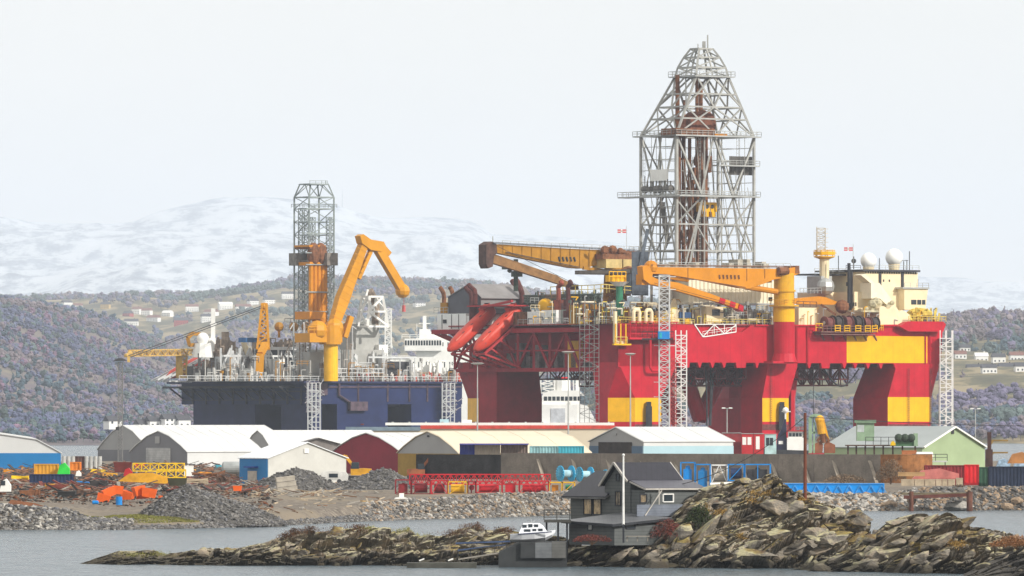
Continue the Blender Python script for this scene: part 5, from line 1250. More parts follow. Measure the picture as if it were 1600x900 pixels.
m=MB(); B.fp(m,[(563,375),(568,372),(580,380),(600,383),(604,391),(596,398),(580,396),(566,386)],-3.4,3); a=B.f(588,390,-2); b=B.f(628,456,-2); m.beam(a,b,2.2,2.6); m.ball(B.f(629,458,-2),2.3,10,6); m.beam(B.f(598,392,-2),B.f(607,402,-2),2,1.5); bp_(m,'crane_jib',YO,pd)
m=MB(); m.tube(B.f(631,462,-2),B.f(631,480,-2),.07,4); m.tube(B.f(631,480,-2),B.f(631,490,-2),.5,8,.6); bp_(m,'crane_hook',mat('hook_red',(.5,.1,.1)),pd)
# middle amber crane
m=MB(); m.lattice(B.f(411,548,20),B.f(413,478,20),3.6,2,7,.35,.22,w2=1.4,d2=1.4); m.beam(B.f(405,592,12),B.f(407,555,12),2.4); m.beam(B.f(407,556,12),B.f(415,540,14),1.8); m.ball(B.f(413,482,20),1.2,8,6); cq=bp_(m,'crane',YO)
m=MB(); 
for a_,b_ in (((412,480),(200,556)),((412,483),(205,558))): m.tube(B.f(*a_,20),P(b_[0],b_[1],2340),.12,4)
bp_(m,'stay_wire',DRK,cq)
m=MB(); B.fb(m,384,405,530,537,24,4); bp_(m,'blue_container',mat('container_blue',(.03,.12,.3)))
# left boom crane
m=MB(); a=P(205,552,2345); b=P(301,550,2425)
m.lattice(a,b,1.6,1.8,16,.18,.12); m.beam(a,P(196,556,2340),.9); m.ball(P(203,553,2345),1.0,6,4); m.beam(P(201,556,2340),P(201,566,2340),.8)
m.beam(P(280,550,2410),P(282,590,2410),1.6); m.lattice(P(284,590,2415),P(284,556,2415),3,2.5,4,.3,.2); bp_(m,'crane',mat('faded_ochre',(.6,.38,.1),.6,var=.2))
# white gantry and brown pipe on the modules
m=MB(); m.lattice(B.f(582,512,12),B.f(582,466,12),8,6,2,.4,.3,ux=B.u,w2=5,d2=4); m.beam(B.f(560,512,12),B.f(575,455,12),.6)
bp_(m,'white_gantry',WHT)
m=MB(); m.path([B.f(577,456,15),B.f(587,475,15),B.f(587,510,15)],1.3,8); bp_(m,'brown_pipe',MIX)
m=MB(); 
for x in (459,478,541,436): m.tube(B.f(x,530,20),B.f(x,516,20),.4,6); m.ball(B.f(x,513,20),1.5,8,6)
bp_(m,'orange_lamp_dome',OCH)
# stair scaffolds by the hull
for x,lab in ((490,'grey zigzag scaffold hanging beside the blue rig corner below its crane'),(700,'grey zigzag scaffold at the right end of the blue rig hull')):
    o=scaffold('scaffold',lab,'scaffold',x-9,x+10,598,2352,4,3.2,LG,r=.16,z0=3)
# ---------- white supply ships ----------
def ship(label,px0,px1,Y,zdeck,blocks,hullm,extra):
    xa,xb=PX(px0,Y),PX(px1,Y); o=thing('supply_ship',label,'ship',((xa+xb)/2,Y+9,0)); m=MB(); L=xb-xa
    m.add([(xa,Y+9,-3),(xa+L*.08,Y,-3),(xb-L*.03,Y,-3),(xb,Y+9,-3),(xb-L*.03,Y+18,-3),(xa+L*.08,Y+18,-3),
           (xa-2,Y+9,zdeck+2),(xa+L*.06,Y-.5,zdeck+1),(xb,Y-.5,zdeck),(xb+1,Y+9,zdeck),(xb,Y+18.5,zdeck),(xa+L*.06,Y+18.5,zdeck+1)],
          [(5,4,3,2,1,0),(6,7,8,9,10,11)]+[(i,(i+1)%6,(i+1)%6+6,i+6) for i in range(6)])
    m.build('hull',hullm,o)
    for (x0,x1,y0,y1,yo,dep,nm) in blocks:
        m=MB(); m.box(PX(x0,Y),PX(x1,Y),Y+yo,Y+yo+dep,PZ(y1,Y),PZ(y0,Y)); b_=m.build(nm,WHT,o)
        if nm in('bridge','superstructure'):
            m=MB(); n=max(2,int((x1-x0)/4)); yy=PZ(y0+ (y1-y0)*.35,Y); h=(PZ(y0,Y)-PZ(y1,Y))*.22 if nm=='superstructure' else (PZ(y0,Y)-PZ(y1,Y))*.4
            for i in range(n):
                if nm=='superstructure' and i%3==2: continue
                xx=x0+(x1-x0)*(i+.5)/n; w=(x1-x0)/n*(.33 if nm=='bridge' else .18); m.box(PX(xx-w,Y),PX(xx+w,Y),Y+yo-.08,Y+yo,yy-h/2,yy+h/2)
            m.build('window',GLS,b_)
    extra(o,Y); return o
def ex1(o,Y):
    m=MB(); m.beam((PX(663,Y),Y+8,PZ(520,Y)),(PX(663,Y),Y+8,PZ(493,Y)),1.2); m.beam((PX(654,Y),Y+8,PZ(505,Y)),(PX(672,Y),Y+8,PZ(505,Y)),.3); m.lattice((PX(606,Y),Y+8,PZ(560,Y)),(PX(606,Y),Y+8,PZ(482,Y)),2,2,12,.2,.14); m.beam((PX(606,Y),Y+8,PZ(510,Y)),(PX(614,Y),Y+8,PZ(552,Y)),.4); m.beam((PX(651,Y),Y+6,PZ(530,Y)),(PX(651,Y),Y+6,PZ(505,Y)),.15); m.build('mast',WHT,o)
    m=MB(); m.rail((PX(628,Y),Y+1,PZ(529,Y)),(PX(690,Y),Y+1,PZ(529,Y)),1.3,2.5,.1); m.rail((PX(600,Y),Y+1,PZ(562,Y)),(PX(640,Y),Y+1,PZ(562,Y)),1.3,2.5,.1); m.build('handrail',WHT,o)
ship('white ship with high bridge seen behind the blue rig deck, left of the slate module',606,760,2560,PZ(590,2560),[(640,745,556,595,3,12,'superstructure'),(612,640,560,595,4,8,'superstructure'),(650,750,528,556,3,11,'superstructure'),(632,690,529,548,1,10,'bridge'),(655,672,514,529,4,4,'wheelhouse'),(600,628,570,596,2,12,'superstructure'),(672,700,518,529,5,4,'wheelhouse')],WHT,ex1)
def ex2(o,Y):
    def box(x0,x1,y0,y1,yo,d,nm,mt):
        m=MB(); m.box(PX(x0,Y),PX(x1,Y),Y+yo,Y+yo+d,PZ(y1,Y),PZ(y0,Y)); return m.build(nm,mt,o)
    box(861,883,638,662,1.3,.2,'door',mat('ship_door_grey',(.5,.52,.55)))
    m=MB(); m.prism([Vector((PX(a,Y),Y+4,PZ(b,Y))) for a,b in ((848,614),(862,610),(905,610),(914,618),(848,618))],(0,8,0)); m.build('bridge_roof',WHT,o)
    m=MB(); m.tube((PX(878,Y),Y+8,PZ(612,Y)),(PX(878,Y),Y+8,PZ(592,Y)),2.6,12); m.build('funnel',WHT,o)
    m=MB(); m.tube((PX(878,Y),Y+8,PZ(592,Y)),(PX(878,Y),Y+8,PZ(589,Y)),2.0,12); m.build('red_top',mat('red_paint',(.6,.03,.04)),o)
    m=MB(); m.beam((PX(903,Y),Y+7,PZ(612,Y)),(PX(903,Y),Y+7,PZ(591,Y)),1.2); m.beam((PX(897,Y),Y+7,PZ(612,Y)),(PX(896,Y),Y+7,PZ(584,Y)),.4); m.beam((PX(898,Y),Y+7,PZ(600,Y)),(PX(908,Y),Y+7,PZ(600,Y)),.4)
    m.lattice((PX(856,Y),Y+7,PZ(614,Y)),(PX(856,Y),Y+7,PZ(592,Y)),4,3,3,.2,.14); m.build('mast',WHT,o)
    m=MB(); m.prism([Vector((PX(a,Y),Y+2,PZ(b,Y))) for a,b in ((890,628),(918,634),(934,662),(902,664))],(0,9,0)); m.build('sloping_side',WHT,o)
    m=MB()
    for k in range(9): m.box(PX(850+k*6.6,Y),PX(855+k*6.6,Y),Y+3.9,Y+4.,PZ(626,Y),PZ(619.5,Y))
    m.build('window',GLS,o)
ship('white ship with wrap-around bridge windows seen through the opening between the red columns',835,945,2200,PZ(668,2200),[(846,902,632,670,1.5,13,'lower_deck'),(847,906,618,633,4,9,'bridge_deck')],mat('ship_white_blue',(.6,.66,.72)),ex2)

Rq=random.Random(78)
for k in range(95):
    x=Rq.uniform(300,720); y=Rq.uniform(560,592); d=Rq.uniform(-1,4); m=MB(); t=Rq.random()
    if t<.4: m.beam(B.f(x,597,d),B.f(x,y,d),.3); m.beam(B.f(x,y,d),B.f(x+Rq.uniform(3,10),y,d),.25)
    elif t<.7: m.rail(B.f(x,y+6,d),B.f(x+Rq.uniform(10,26),y+6,d),1.5,1.6,.08)
    else: B.fb(m,x,x+Rq.uniform(2,5),y,y+Rq.uniform(3,8),d,1); m.beam(B.f(x+1,597,d),B.f(x+1,y,d),.25)
    bp_(m,'deck_fitting',Rq.choice((LGY,MG,MIX,DRK,MC['dull_white'],OCH)))
for k in range(30):
    x=Rq.uniform(440,560); y=Rq.uniform(500,560); m=MB(); m.beam(B.f(x,597,6),B.f(x,y,6),.28); m.beam(B.f(x,y,6),B.f(x+Rq.uniform(-8,8),y+Rq.uniform(0,14),6),.22); bp_(m,'crane_base_scaffold',Rq.choice((LGY,DS2,MIX)))
# ---------- halls and sheds of the yard ----------
GB=2.7
def hall(name,label,cpx,Y,th,gable,lpx,rpx,ey,ry,wall,roof,prof='gable',gwall=None,low=None,lowy=None,base=GB,over=.25,cat='shed',ribs=0,doors=()):
    """cpx: near corner; e side runs to lpx, f side to rpx; ey/ry eave and ridge rows at the corner"""
    fr=Frame(cpx,Y,th,Y); C=fr.C; Lv=abs((fr.e(lpx,0)-C).to_2d().dot(fr.v.to_2d())); Lu=abs((fr.f(rpx,0)-C).to_2d().dot(fr.u.to_2d()))
    ze,zr=fr.z(ey),fr.z(ry); o=thing(name,label,cat,fr.l(Lu/2,Lv/2,base))
    if gable=='e': W,L=Lv,Lu; g=lambda a,t,zz: fr.l(t,a,zz)   # a across gable, t along ridge
    else: W,L=Lu,Lv; g=lambda a,t,zz: fr.l(a,t,zz)
    if prof=='gable': pr=[(0,ze),(W/2,zr),(W,ze)]
    elif prof=='barrel': pr=[(0,ze),(W*.19,ze+(zr-ze)*.70),(W*.5,zr),(W*.81,ze+(zr-ze)*.70),(W,ze)]
    else: pr=[(0,ze),(W*.1,ze+(zr-ze)*.3),(W*.3,ze+(zr-ze)*.75),(W*.5,zr),(W*.7,ze+(zr-ze)*.75),(W*.9,ze+(zr-ze)*.3),(W,ze)]
    gw=gwall or wall
    m=MB(); m.prism([g(0,.02,base),g(W,.02,base)]+[g(a,.02,zz-.06) for a,zz in pr[::-1]],(g(0,1,0)-g(0,0,0))*.12); m.prism([g(0,L-.14,base),g(W,L-.14,base)]+[g(a,L-.14,zz-.06) for a,zz in pr[::-1]],(g(0,1,0)-g(0,0,0))*.12); m.build('gable_wall',gw,o)
    m=MB(); 
    for a,s in ((0,1),(W,-1)): m.prism([g(a,.16,base),g(a,L-.16,base),g(a,L-.16,ze-.05),g(a,.16,ze-.05)],(g(s,0,0)-g(0,0,0))*.12)
    m.build('side_wall',wall,o)
    m=MB(); n=max(1,int(L/4))
    ov=[(pr[0][0]-over,pr[0][1]-over*.3)]+pr[1:-1]+[(pr[-1][0]+over,pr[-1][1]-over*.3)]
    t0,t1=-over,L+over; vs=[];k=len(ov)
    for t in (t0,t1): vs+=[g(a,t,zz) for a,zz in ov]+[g(a,t,zz+.14) for a,zz in ov]
    fs=[]
    for i in range(k-1):
        fs+=[(k+i,k+i+1,3*k+i+1,3*k+i),(i,2*k+i,2*k+i+1,i+1),(i,i+1,k+i+1,k+i),(2*k+i,3*k+i,3*k+i+1,2*k+i+1)]
    fs+=[(0,k,3*k,2*k),(k-1,3*k-1,4*k-1,2*k-1)]
    m.add(vs,fs); 
    if ribs:
        nn=int(L/ribs)
        for j in range(nn+1):
            t=L*j/nn
            for i in range(k-1): m.beam(g(ov[i][0],t,ov[i][1]+.15),g(ov[i+1][0],t,ov[i+1][1]+.15),.10,.07)
    m.build('roof',roof,o)
    if low is not None:
        zl_=fr.z(lowy); m=MB()
        for (p0,p1,nn) in ((g(0,0,0),g(W,0,0),(g(0,-1,0)-g(0,0,0))),(g(0,0,0),g(0,L,0),(g(-1,0,0)-g(0,0,0)))):
            a=p0+nn*.05;b=p1+nn*.05; m.add([Vector((a.x,a.y,base)),Vector((b.x,b.y,base)),Vector((b.x,b.y,zl_)),Vector((a.x,a.y,zl_))],[(0,1,2,3)])
        m.build('wall_band',low,o)
    for (sd,x0,x1,y0,y1,mt,nm) in doors:
        pt=fr.e if sd=='e' else fr.f; q=fr.u if sd=='e' else fr.v
        m=MB(); m.prism([pt(x0,y1)-q*.16,pt(x1,y1)-q*.16,pt(x1,y0)-q*.16,pt(x0,y0)-q*.16],q*.1); m.build(nm,mt,o)
    return o,fr
FW=mat('white_tarp',(.56,.57,.57),.55,var=.04,scale=.15,streak=.06,rcol=(.6,.6,.57))
FC=mat('cream_tarp',(.60,.53,.41),.6,var=.04,scale=.15,streak=.06,rcol=(.6,.56,.47))
FG=mat('grey_tarp',(.32,.32,.32),.6,var=.06,scale=.2,streak=.15,rcol=(.2,.2,.2))
FGD=mat('dark_grey_wall',(.17,.17,.185),.6,var=.06,scale=.2,streak=.15,rcol=(.1,.1,.11))
BL1=mat('blue_wall',(.01,.17,.42),.5,var=.08,scale=.2); BL2=mat('pale_blue_wall',(.36,.52,.58),.5,var=.06,scale=.2); BL3=mat('slate_blue_wall',(.09,.15,.23),.5,var=.1,scale=.2)
MAR=mat('maroon_tarp',(.22,.02,.035),.6,var=.12,scale=.2,streak=.25,rcol=(.13,.03,.035)); OCW=mat('ochre_wall',(.32,.20,.035),.6,var=.12)
GNT=mat('green_tarp',(.30,.38,.22),.6,var=.07,scale=.2,streak=.12,rcol=(.22,.3,.17)); GRF=mat('green_grey_roof',(.33,.36,.36),.6,var=.06,scale=.2)
BRD=mat('brown_black',(.05,.04,.035),.8,var=.3)
hall('storage_hall','big white fabric hall with bright blue lower wall, cut off by the left edge',-104,1536,4,'f',-112,95,708,678,FW,FW,'barrel',low=BL1,lowy=708,ribs=5)
hall('storage_hall','pale grey fabric hall behind the light mast, half hidden by the roller door hall',232,1900,40,'e',153,452,703,665,FW,FW,'round',gwall=FG,low=FGD,lowy=703,ribs=4)
hall('storage_hall','dark grey gabled hall with roller door and long white roof running right',292,1700,42,'e',204,410,706,674,FW,FW,'round',gwall=FGD,ribs=3.5,doors=(('e',229,267,700,731,mat('roller_door',(.42,.42,.42),.5,lines=(2,.5,.5)),'roller_door'),('e',243,250,682,693,FG,'vent_box')))
hall('storage_hall','white roofed hall with thin grey gable, between roller door hall and maroon hall',424,1790,42,'e',382,600,703,673,FW,FW,'round',gwall=FG,ribs=4)
hsb,_=hall('shed','small white gabled shed with blue side wall and blue door hood',419,1235,31,'f',375,541,716,692,mat('off_white_wall',(.52,.52,.49),.6,var=.06,scale=.4,streak=.2,rcol=(.4,.38,.33)),mat('white_metal_roof',(.70,.73,.76),.35,var=.05,lines=(3,1.1,.4)),'gable',low=None,ribs=1.2,over=.3,doors=(('e',375.5,418.5,717,758,BL1,'blue_cladding'),('f',475,482,701,708,WHT,'vent_box')))
fr=Frame(419,1235,31,1235)
m=MB(); m.prism([fr.e(388,731)-fr.u*.9,fr.e(405,731)-fr.u*.9,fr.e(405,729)-fr.u*.9,fr.e(388,729)-fr.u*.9],fr.u*.9); m.build('door_canopy',mat('deep_blue',(.01,.05,.3)),hsb)
m=MB(); m.prism([fr.e(389,757)-fr.u*.26,fr.e(403,757)-fr.u*.26,fr.e(403,736)-fr.u*.26,fr.e(389,736)-fr.u*.26],fr.u*.08); m.build('door',mat('beige_door',(.5,.44,.38)),hsb)
hall('shed','low brown-grey shed with dark roof edge between the blue sided shed and the maroon hall',450,1560,8,'f',446,546,698,685,mat('grey_brown',(.22,.2,.19)),mat('dark_roof',(.12,.11,.11)),'gable',over=.5)
hall('storage_hall','maroon fronted fabric hall with white roof, beside the ochre one',625,1480,48,'e',520,716,706,677,FW,FW,'round',gwall=MAR,ribs=4)
hi,fi=hall('storage_hall','long cream fabric hall with ochre base and grey gable behind the black stained wall',716,1400,40,'e',622,922,708,675,FC,FC,'round',gwall=FG,ribs=6,low=OCW,lowy=709,doors=(('e',655,700,710,748,DRK,'door_opening'),('e',668,671,680,683,DRK,'vent_box')))
# shipping containers by the cream hall
def container(label,x0,x1,y0,y1,Y,mt,dep=2.4,group=None,name='shipping_container',th=0,ribs=True,z0=None):
    xa,xb=PX(x0,Y),PX(x1,Y); za,zb=PZ(y1,Y),PZ(y0,Y)
    if z0 is not None: za=z0
    o=thing(name,label,'container',((xa+xb)/2,Y+dep/2,za),group)
    m=MB(); n=max(2,int((xb-xa)/.55)); poly=[]
    for i in range(n):
        for fr_,off in ((0.,.0),(.3,.0),(.45,.07),(.85,.07)):
            poly.append((xa+.08+(xb-xa-.16)*(i+fr_)/n,Y+.02+off,za+.1))
    poly+=[(xb-.08,Y+.02,za+.1),(xb-.08,Y+dep-.08,za+.1),(xa+.08,Y+dep-.08,za+.1)]
    if name=='blue_tank': m.box(xa+.05,xb-.05,Y+.05,Y+dep,za,zb)
    else: m.prism(poly,(0,0,zb-za-.2))
    m.build('body',mt,o)
    m=MB()
    for zz in (za+.06,zb-.06): m.beam((xa,Y,zz),(xb,Y,zz),.14); m.beam((xa,Y+dep,zz),(xb,Y+dep,zz),.14); m.beam((xa,Y,zz),(xa,Y+dep,zz),.14); m.beam((xb,Y,zz),(xb,Y+dep,zz),.14)
    for xx in (xa,xb):
        for yy in (Y,Y+dep): m.beam((xx,yy,za),(xx,yy,zb),.16)
    m.build('frame',mt,o); return o
CBL=mat('container_royal',(.02,.04,.28),.5,var=.12); CTL=mat('container_teal',(.05,.34,.44),.5,var=.12); CNV=mat('container_navy',(.02,.035,.09),.5,var=.2,rust=.1); CRD=mat('container_red',(.45,.02,.025),.5,var=.12,rust=.1,rcol=(.2,.04,.03)); CGR=mat('container_green',(.04,.10,.06),.5,var=.2); CBE=mat('container_beige',(.42,.37,.30),.6,var=.12,streak=.3,rcol=(.25,.16,.1))
container('royal blue container, left end of the row by the cream hall',719,741,693,716,1382,CBL)
container('beige container with grey sides next to the royal blue one',742,781,695,716,1382,CBE)
container('brownish container between the beige and the teal ones',783,824,694,716,1382,mat('container_brown',(.2,.15,.13),.6,var=.2,rust=.3))
container('pale teal striped container by the cream hall',828,872,697,716,1384,mat('container_pale_teal',(.25,.45,.48),.5,var=.2,streak=.5,rcol=(.08,.3,.36)))
container('deep teal container, right end of the row by the cream hall',873,912,697,716,1384,CTL)
m=MB(); m.box(PX(718,1380),PX(826,1380),1379,1384,PZ(695,1380),PZ(693,1380)); m.build('awning',mat('violet_blue',(.08,.08,.3)),hi)
hall('storage_hall','white hall with pale blue side and dark door, directly behind the grey house',1005,1420,38,'e',921,1146,690,668,FW,FW,'gable',gwall=FG,low=BL2,lowy=697,ribs=5,doors=(('e',936,988,691,712,BRD,'door_opening'),('e',958,964,677,680,FG,'vent_box'),('e',921.5,936,697,712,BL3,'lower_panel'),('e',988,1004.5,697,712,BL3,'lower_panel')))
hgr,_=hall('storage_hall','pale green gabled hall with white edged roof near the right shore',1441,1560,50,'f',1288,1539,699,667,GNT,GRF,'gable',over=.35,doors=(('f',1486,1490,671,678,DRK,'vent'),))
fr=Frame(1441,1560,50,1560); m=MB(); g0=fr.f(1441,699);g1=fr.f(1490,666.5);g2=fr.f(1539,699)
W_=(g2-g0).length; mid_=(g0+g2)/2; mid_.z=fr.z(667)
m.beam(g0-fr.v*.5,mid_-fr.v*.5,.3); m.beam(mid_-fr.v*.5,g2-fr.v*.5,.3); m.build('barge_board',WHT,hgr)
# long low warehouse with red and grey blue fascia
wo_=thing('warehouse','long flat warehouse with red and grey-blue fascia in front of the rigs','warehouse',(PX(745,1860),1870,GB))
Yw=1860
for nm,mt,x0,x1,y0,y1,yo,dep in (('wall',FC,541,960,670,722,0,25),('fascia',mat('fascia_red',(.55,.06,.04)),657,961,664.5,670,-.4,.4),('fascia',mat('fascia_blue',(.16,.22,.27)),540,657,667,673,-.4,.4),('roof',WHT,602,960,660.5,664.5,1,23)):
    m=MB(); m.box(PX(x0,Yw),PX(x1,Yw),Yw+yo,Yw+yo+dep,PZ(y1,Yw),PZ(y0,Yw)); m.build(nm,mt,wo_)
for x in range(612,955,26): m=MB(); m.box(PX(x,Yw),PX(x+3,Yw),Yw+1.5,Yw+3,PZ(661,Yw),PZ(659,Yw)); m.build('roof_vent',GLV,wo_)
for x0,x1,y0,mt in ((687,701,655,BL2),(722,737,656,WHT),(563,568,662,RSD)): m=MB(); m.box(PX(x0,Yw),PX(x1,Yw),Yw+3,Yw+6,PZ(664,Yw),PZ(y0,Yw)); m.build('roof_unit',mt,wo_)
# concrete wall with buttresses
CON=mat('concrete_wall',(.22,.19,.16),.85,var=.2,scale=.35,streak=.5,rcol=(.12,.10,.085),bump=.3); CBK=mat('black_stained_concrete',(.035,.033,.033),.9,var=.4,scale=.4,streak=.5,rcol=(.02,.02,.02),bump=.3)
wl=thing('retaining_wall','long grey concrete wall with slanted buttresses behind the blue frames','wall',(PX(1090,1300),1300,GB))
def wl_pt(px,Yd=0): Y=1330-(px-783)/(1400-783)*60+Yd; return Vector((PX(px,Y),Y,0))
a,b=wl_pt(783),wl_pt(1408); ztop=PZ(709,1300)
def wallseg(a,b,z0,z1,t,mt,parent,nm):
    n=Vector((-(b-a).y,(b-a).x,0)).normalized(); m=MB(); m.prism([a+Vector((0,0,z0)),b+Vector((0,0,z0)),b+Vector((0,0,z0))+n*t,a+Vector((0,0,z0))+n*t],(0,0,z1-z0)); return m.build(nm,mt,parent)
wallseg(a,b,1.6,ztop,.8,CON,wl,'wall_face'); wallseg(wl_pt(650,4),wl_pt(782.5,2),1.6,PZ(710.5,1330),.8,CBK,wl,'black_wall_face')
m=MB(); c=wl_pt(1408); m.tube((c.x+1,c.y+4,1.6),(c.x+1,c.y+4,ztop),4.4,24); m.build('rusty_end',mat('rust_orange',(.28,.12,.04),.8,var=.35,scale=.7,rust=.4),wl)
for x in (839,893,947,1000,1052,1103,1155,1203,1252,1300,1357):
    p=wl_pt(x); m=MB(); m.prism([p+Vector((0,-.02,ztop-1.0)),p+Vector((1.3,-3.4,1.8)),p+Vector((1.3,-4.1,1.8)),p+Vector((-.1,-.5,ztop-1.0))],(.55,0,0)); m.build('buttress',mat('buttress_concrete',(.30,.26,.21),.85,var=.2,scale=.6,bump=.2),wl)
    m=MB(); m.beam(p+Vector((0,-.1,ztop)),p+Vector((0,-.1,ztop-1)),.14); m.build('expansion_joint',CBK,wl)
# ---------- lattice frames, baskets ----------
def basket(label,x0,x1,y0,y1,Y,mt,kind=0,dep=2.4,group=None,fill=None):
    xa,xb=PX(x0,Y),PX(x1,Y); za=max(PZ(y1,Y),lz((xa+xb)/2,Y)-.1); zb=PZ(y0,Y); o=thing('cargo_basket',label,'frame',((xa+xb)/2,Y+dep/2,za),group)
    m=MB(); t=.17
    for xx in (xa,xb):
        for yy in (Y,Y+dep): m.beam((xx,yy,za),(xx,yy,zb),t)
    for yy in (Y,Y+dep):
        for zz in (za+.1,zb-.08): m.beam((xa,yy,zz),(xb,yy,zz),t)
    for xx in (xa,xb):
        for zz in (za+.1,zb-.08): m.beam((xx,Y,zz),(xx,Y+dep,zz),t)
    n=max(1,int((xb-xa)/1.5))
    for i in range(n):
        p=xa+(xb-xa)*i/n;q=xa+(xb-xa)*(i+1)/n
        if kind%3==0: m.beam((p,Y,za),(q,Y,zb),t*.6); 
        if kind%3==1: m.beam((q,Y,za),(q,Y,zb),t*.7)
        if kind%3==2: m.beam((p,Y,za),((p+q)/2,Y,zb),t*.6); m.beam((q,Y,za),((p+q)/2,Y,zb),t*.6)
    m.build('frame',mt,o)
    f=fill or mt; m=MB()
    if kind%2==0: m.tube((xa+.4,Y+dep*.5,(za+zb)/2-.1),(xb-.4,Y+dep*.5,(za+zb)/2-.1),(zb-za)*.33,14)
    else: m.box(xa+.4,xb-.5,Y+.5,Y+dep-.3,za+.2,za+(zb-za)*.72); m.tube(((xa+xb)/2,Y+.6,zb-.9),((xa+xb)/2,Y+1.6,zb-.9),.4,10)
    m.build('tank' if kind%2==0 else 'crate',f,o); return o
FR=mat('frame_red',(.50,.02,.03),.45,var=.15,scale=.8); FRD=mat('frame_dark_red',(.22,.02,.025),.5,var=.2,scale=.8); FY=mat('frame_yellow',(.68,.38,.015),.5,var=.15,scale=.8); FBl=mat('frame_blue',(.005,.22,.62),.45,var=.12,scale=.8); FW2=WHT
G='red and yellow steel frames in a row before the wall'
for lab,x0,x1,y0,y1,mt,k,fl in (
 ('dark red open frame at the left end of the row, by the gravel heap',618,642,749,776,FRD,1,FRD),
 ('dark red cage second from the left in the row',643,672,749,775,FRD,0,FRD),
 ('red cage with white label, just left of the first yellow one',674,699,750,776,FR,2,FRD),
 ('yellow steel cage between two red cages',700,730,752,776,FY,0,FY),
 ('dark red gap filling cage right of the first yellow one',731,743,752,775,FRD,1,FRD),
 ('bright red cage holding a large drum, middle of the row',744,784,752,776,FR,0,FR),
 ('red cage with a red box hanging inside',785,811,749,775,FR,1,FR),
 ('red cage with glossy tanks left of the orange-yellow frames',812,857,751,775,FR,2,FR),
 ('orange-yellow frame right of the red cages',858,878,753,775,FY,1,mat('frame_orange',(.5,.2,.02))),
 ('yellow frame partly behind the grey house roof',879,898,753,776,FY,0,GRN)):
    basket(lab,x0,x1,y0,y1,1092,mt,k,fill=fl,group=G)
m=MB(); m.lattice((PX(640,1102),1102,PZ(749,1102)),(PX(860,1102),1102,PZ(749,1102)),1.4,1.4,24,.09,.06,ux=(0,1,0)); tag(m.build('lattice_girder',FR),'long red lattice boom lying along the top behind the red cages','boom')
for lab,x0,x1,y0,y1,mt,k,fl,Y in (
 ('tall bright blue frame beside the house roof',1064,1086,722,762,FBl,1,FBl,1190),('bright blue frame with ribbed box low inside',1087,1110,725,765,FBl,1,BL1,1190),
 ('white steel frame between two blue ones',1111,1137,726,757,FW2,2,CBE,1192),('dark blue frame with crumpled white sheet inside',1138,1163,725,752,FBl,0,CNV,1190),
 ('blue frame with corner braces behind the rock crest',1164,1204,725,755,FBl,1,DRK,1190)):
    basket(lab,x0,x1,y0,y1,Y,mt,k,fill=fl,group='tall steel frames in front of the concrete wall')
m=MB(); m.tube((PX(1110,1180),1180,PZ(757,1180)),(PX(1160,1180),1180,PZ(755,1180)),.25,8); tag(m.build('white_pipe',WHT),'long thin white pipe lying in front of the tall blue frames','pipe')
bt=container('long low bright blue steel tank lying in front of the concrete wall',1196,1381,755.5,774,1150,mat('tank_blue',(.005,.26,.72),.45,var=.08,scale=.4),2.6,name='blue_tank')
m=MB(); 
for i in range(11):
    x=1200+i*17; m.beam((PX(x,1150),1149.9,PZ(772,1150)),(PX(x+8,1150),1149.9,PZ(758,1150)),.10); m.beam((PX(x+8,1150),1149.9,PZ(758,1150)),(PX(x+16,1150),1149.9,PZ(772,1150)),.10)
m.v=[(a-0,b,c) for a,b,c in m.v]; m.build('stiffener',mat('tank_blue_light',(.08,.36,.75)),bt)
def reel(label,px,py,Y,r,w,mt,yaw=.5):
    c=P(px,py,Y); c.z=max(c.z,lz(c.x,c.y)+r*.95); o=thing('cable_reel',label,'cable reel',(c.x,c.y,c.z-r),group='blue cable reels by the wall'); ax=Vector((math.cos(yaw),math.sin(yaw),0))
    for s in (-1,1):
        m=MB(); q=c+ax*w/2*s; m.tube(q-ax*.05,q+ax*.05,r,24); m.build('flange',mt,o)
        m=MB()
        for i in range(8):
            an=math.pi*i/8; d=(Vector((0,0,1))*math.sin(an)+Vector((-ax.y,ax.x,0))*math.cos(an))*r*.97; m.beam(q+ax*.1*s-d,q+ax*.1*s+d,.12)
        m.build('spoke',mat('reel_blue_light',(.12,.45,.65)),o)
    m=MB(); m.tube(c-ax*w/2,c+ax*w/2,r*.45,16); m.build('drum',mat('reel_drum',(.35,.55,.62)),o); return o
RB=mat('reel_blue',(.02,.36,.62),.45,var=.1)
reel('light blue cable reel left of its twin, by the concrete wall',884,740,1225,1.3,2.0,RB); reel('light blue cable reel right of its twin, above the house roof',914,741,1235,1.2,2.0,RB); reel('small blue reel just showing above the dark house roof',953,745,1240,1.2,1.6,RB)
# ---------- centre yard ----------
def bldbox(name,label,cat,x0,x1,y0,y1,Y,dep,mt,group=None):
    xa,xb=PX(x0,Y),PX(x1,Y); o=thing(name,label,cat,((xa+xb)/2,Y+dep/2,PZ(y1,Y)),group); m=MB(); m.box(xa,xb,Y,Y+dep,PZ(y1,Y),PZ(y0,Y)); m.build('body',mt,o); return o
cv=thing('caravan','old white caravan with dark windows beside the blue sided shed','caravan',(PX(522,1180),1181,3))
m=MB(); Y=1180; m.prism([Vector((PX(a,Y),Y,PZ(b,Y))) for a,b in ((501,750),(500,742),(504,737),(520,736),(541,738),(544,743),(543,751))],(0,2.2,0)); m.build('body',mat('caravan_white',(.6,.6,.58),.5,streak=.2),cv)
m=MB(); m.box(PX(514,Y),PX(528,Y),Y-.05,Y,PZ(746,Y),PZ(740,Y)); m.build('window',GLS,cv)
for x in (515,530): m=MB(); m.tube((PX(x,Y),Y-.1,PZ(752,Y)),(PX(x,Y),Y+.2,PZ(752,Y)),.35,12); m.build('wheel',DRK,cv)
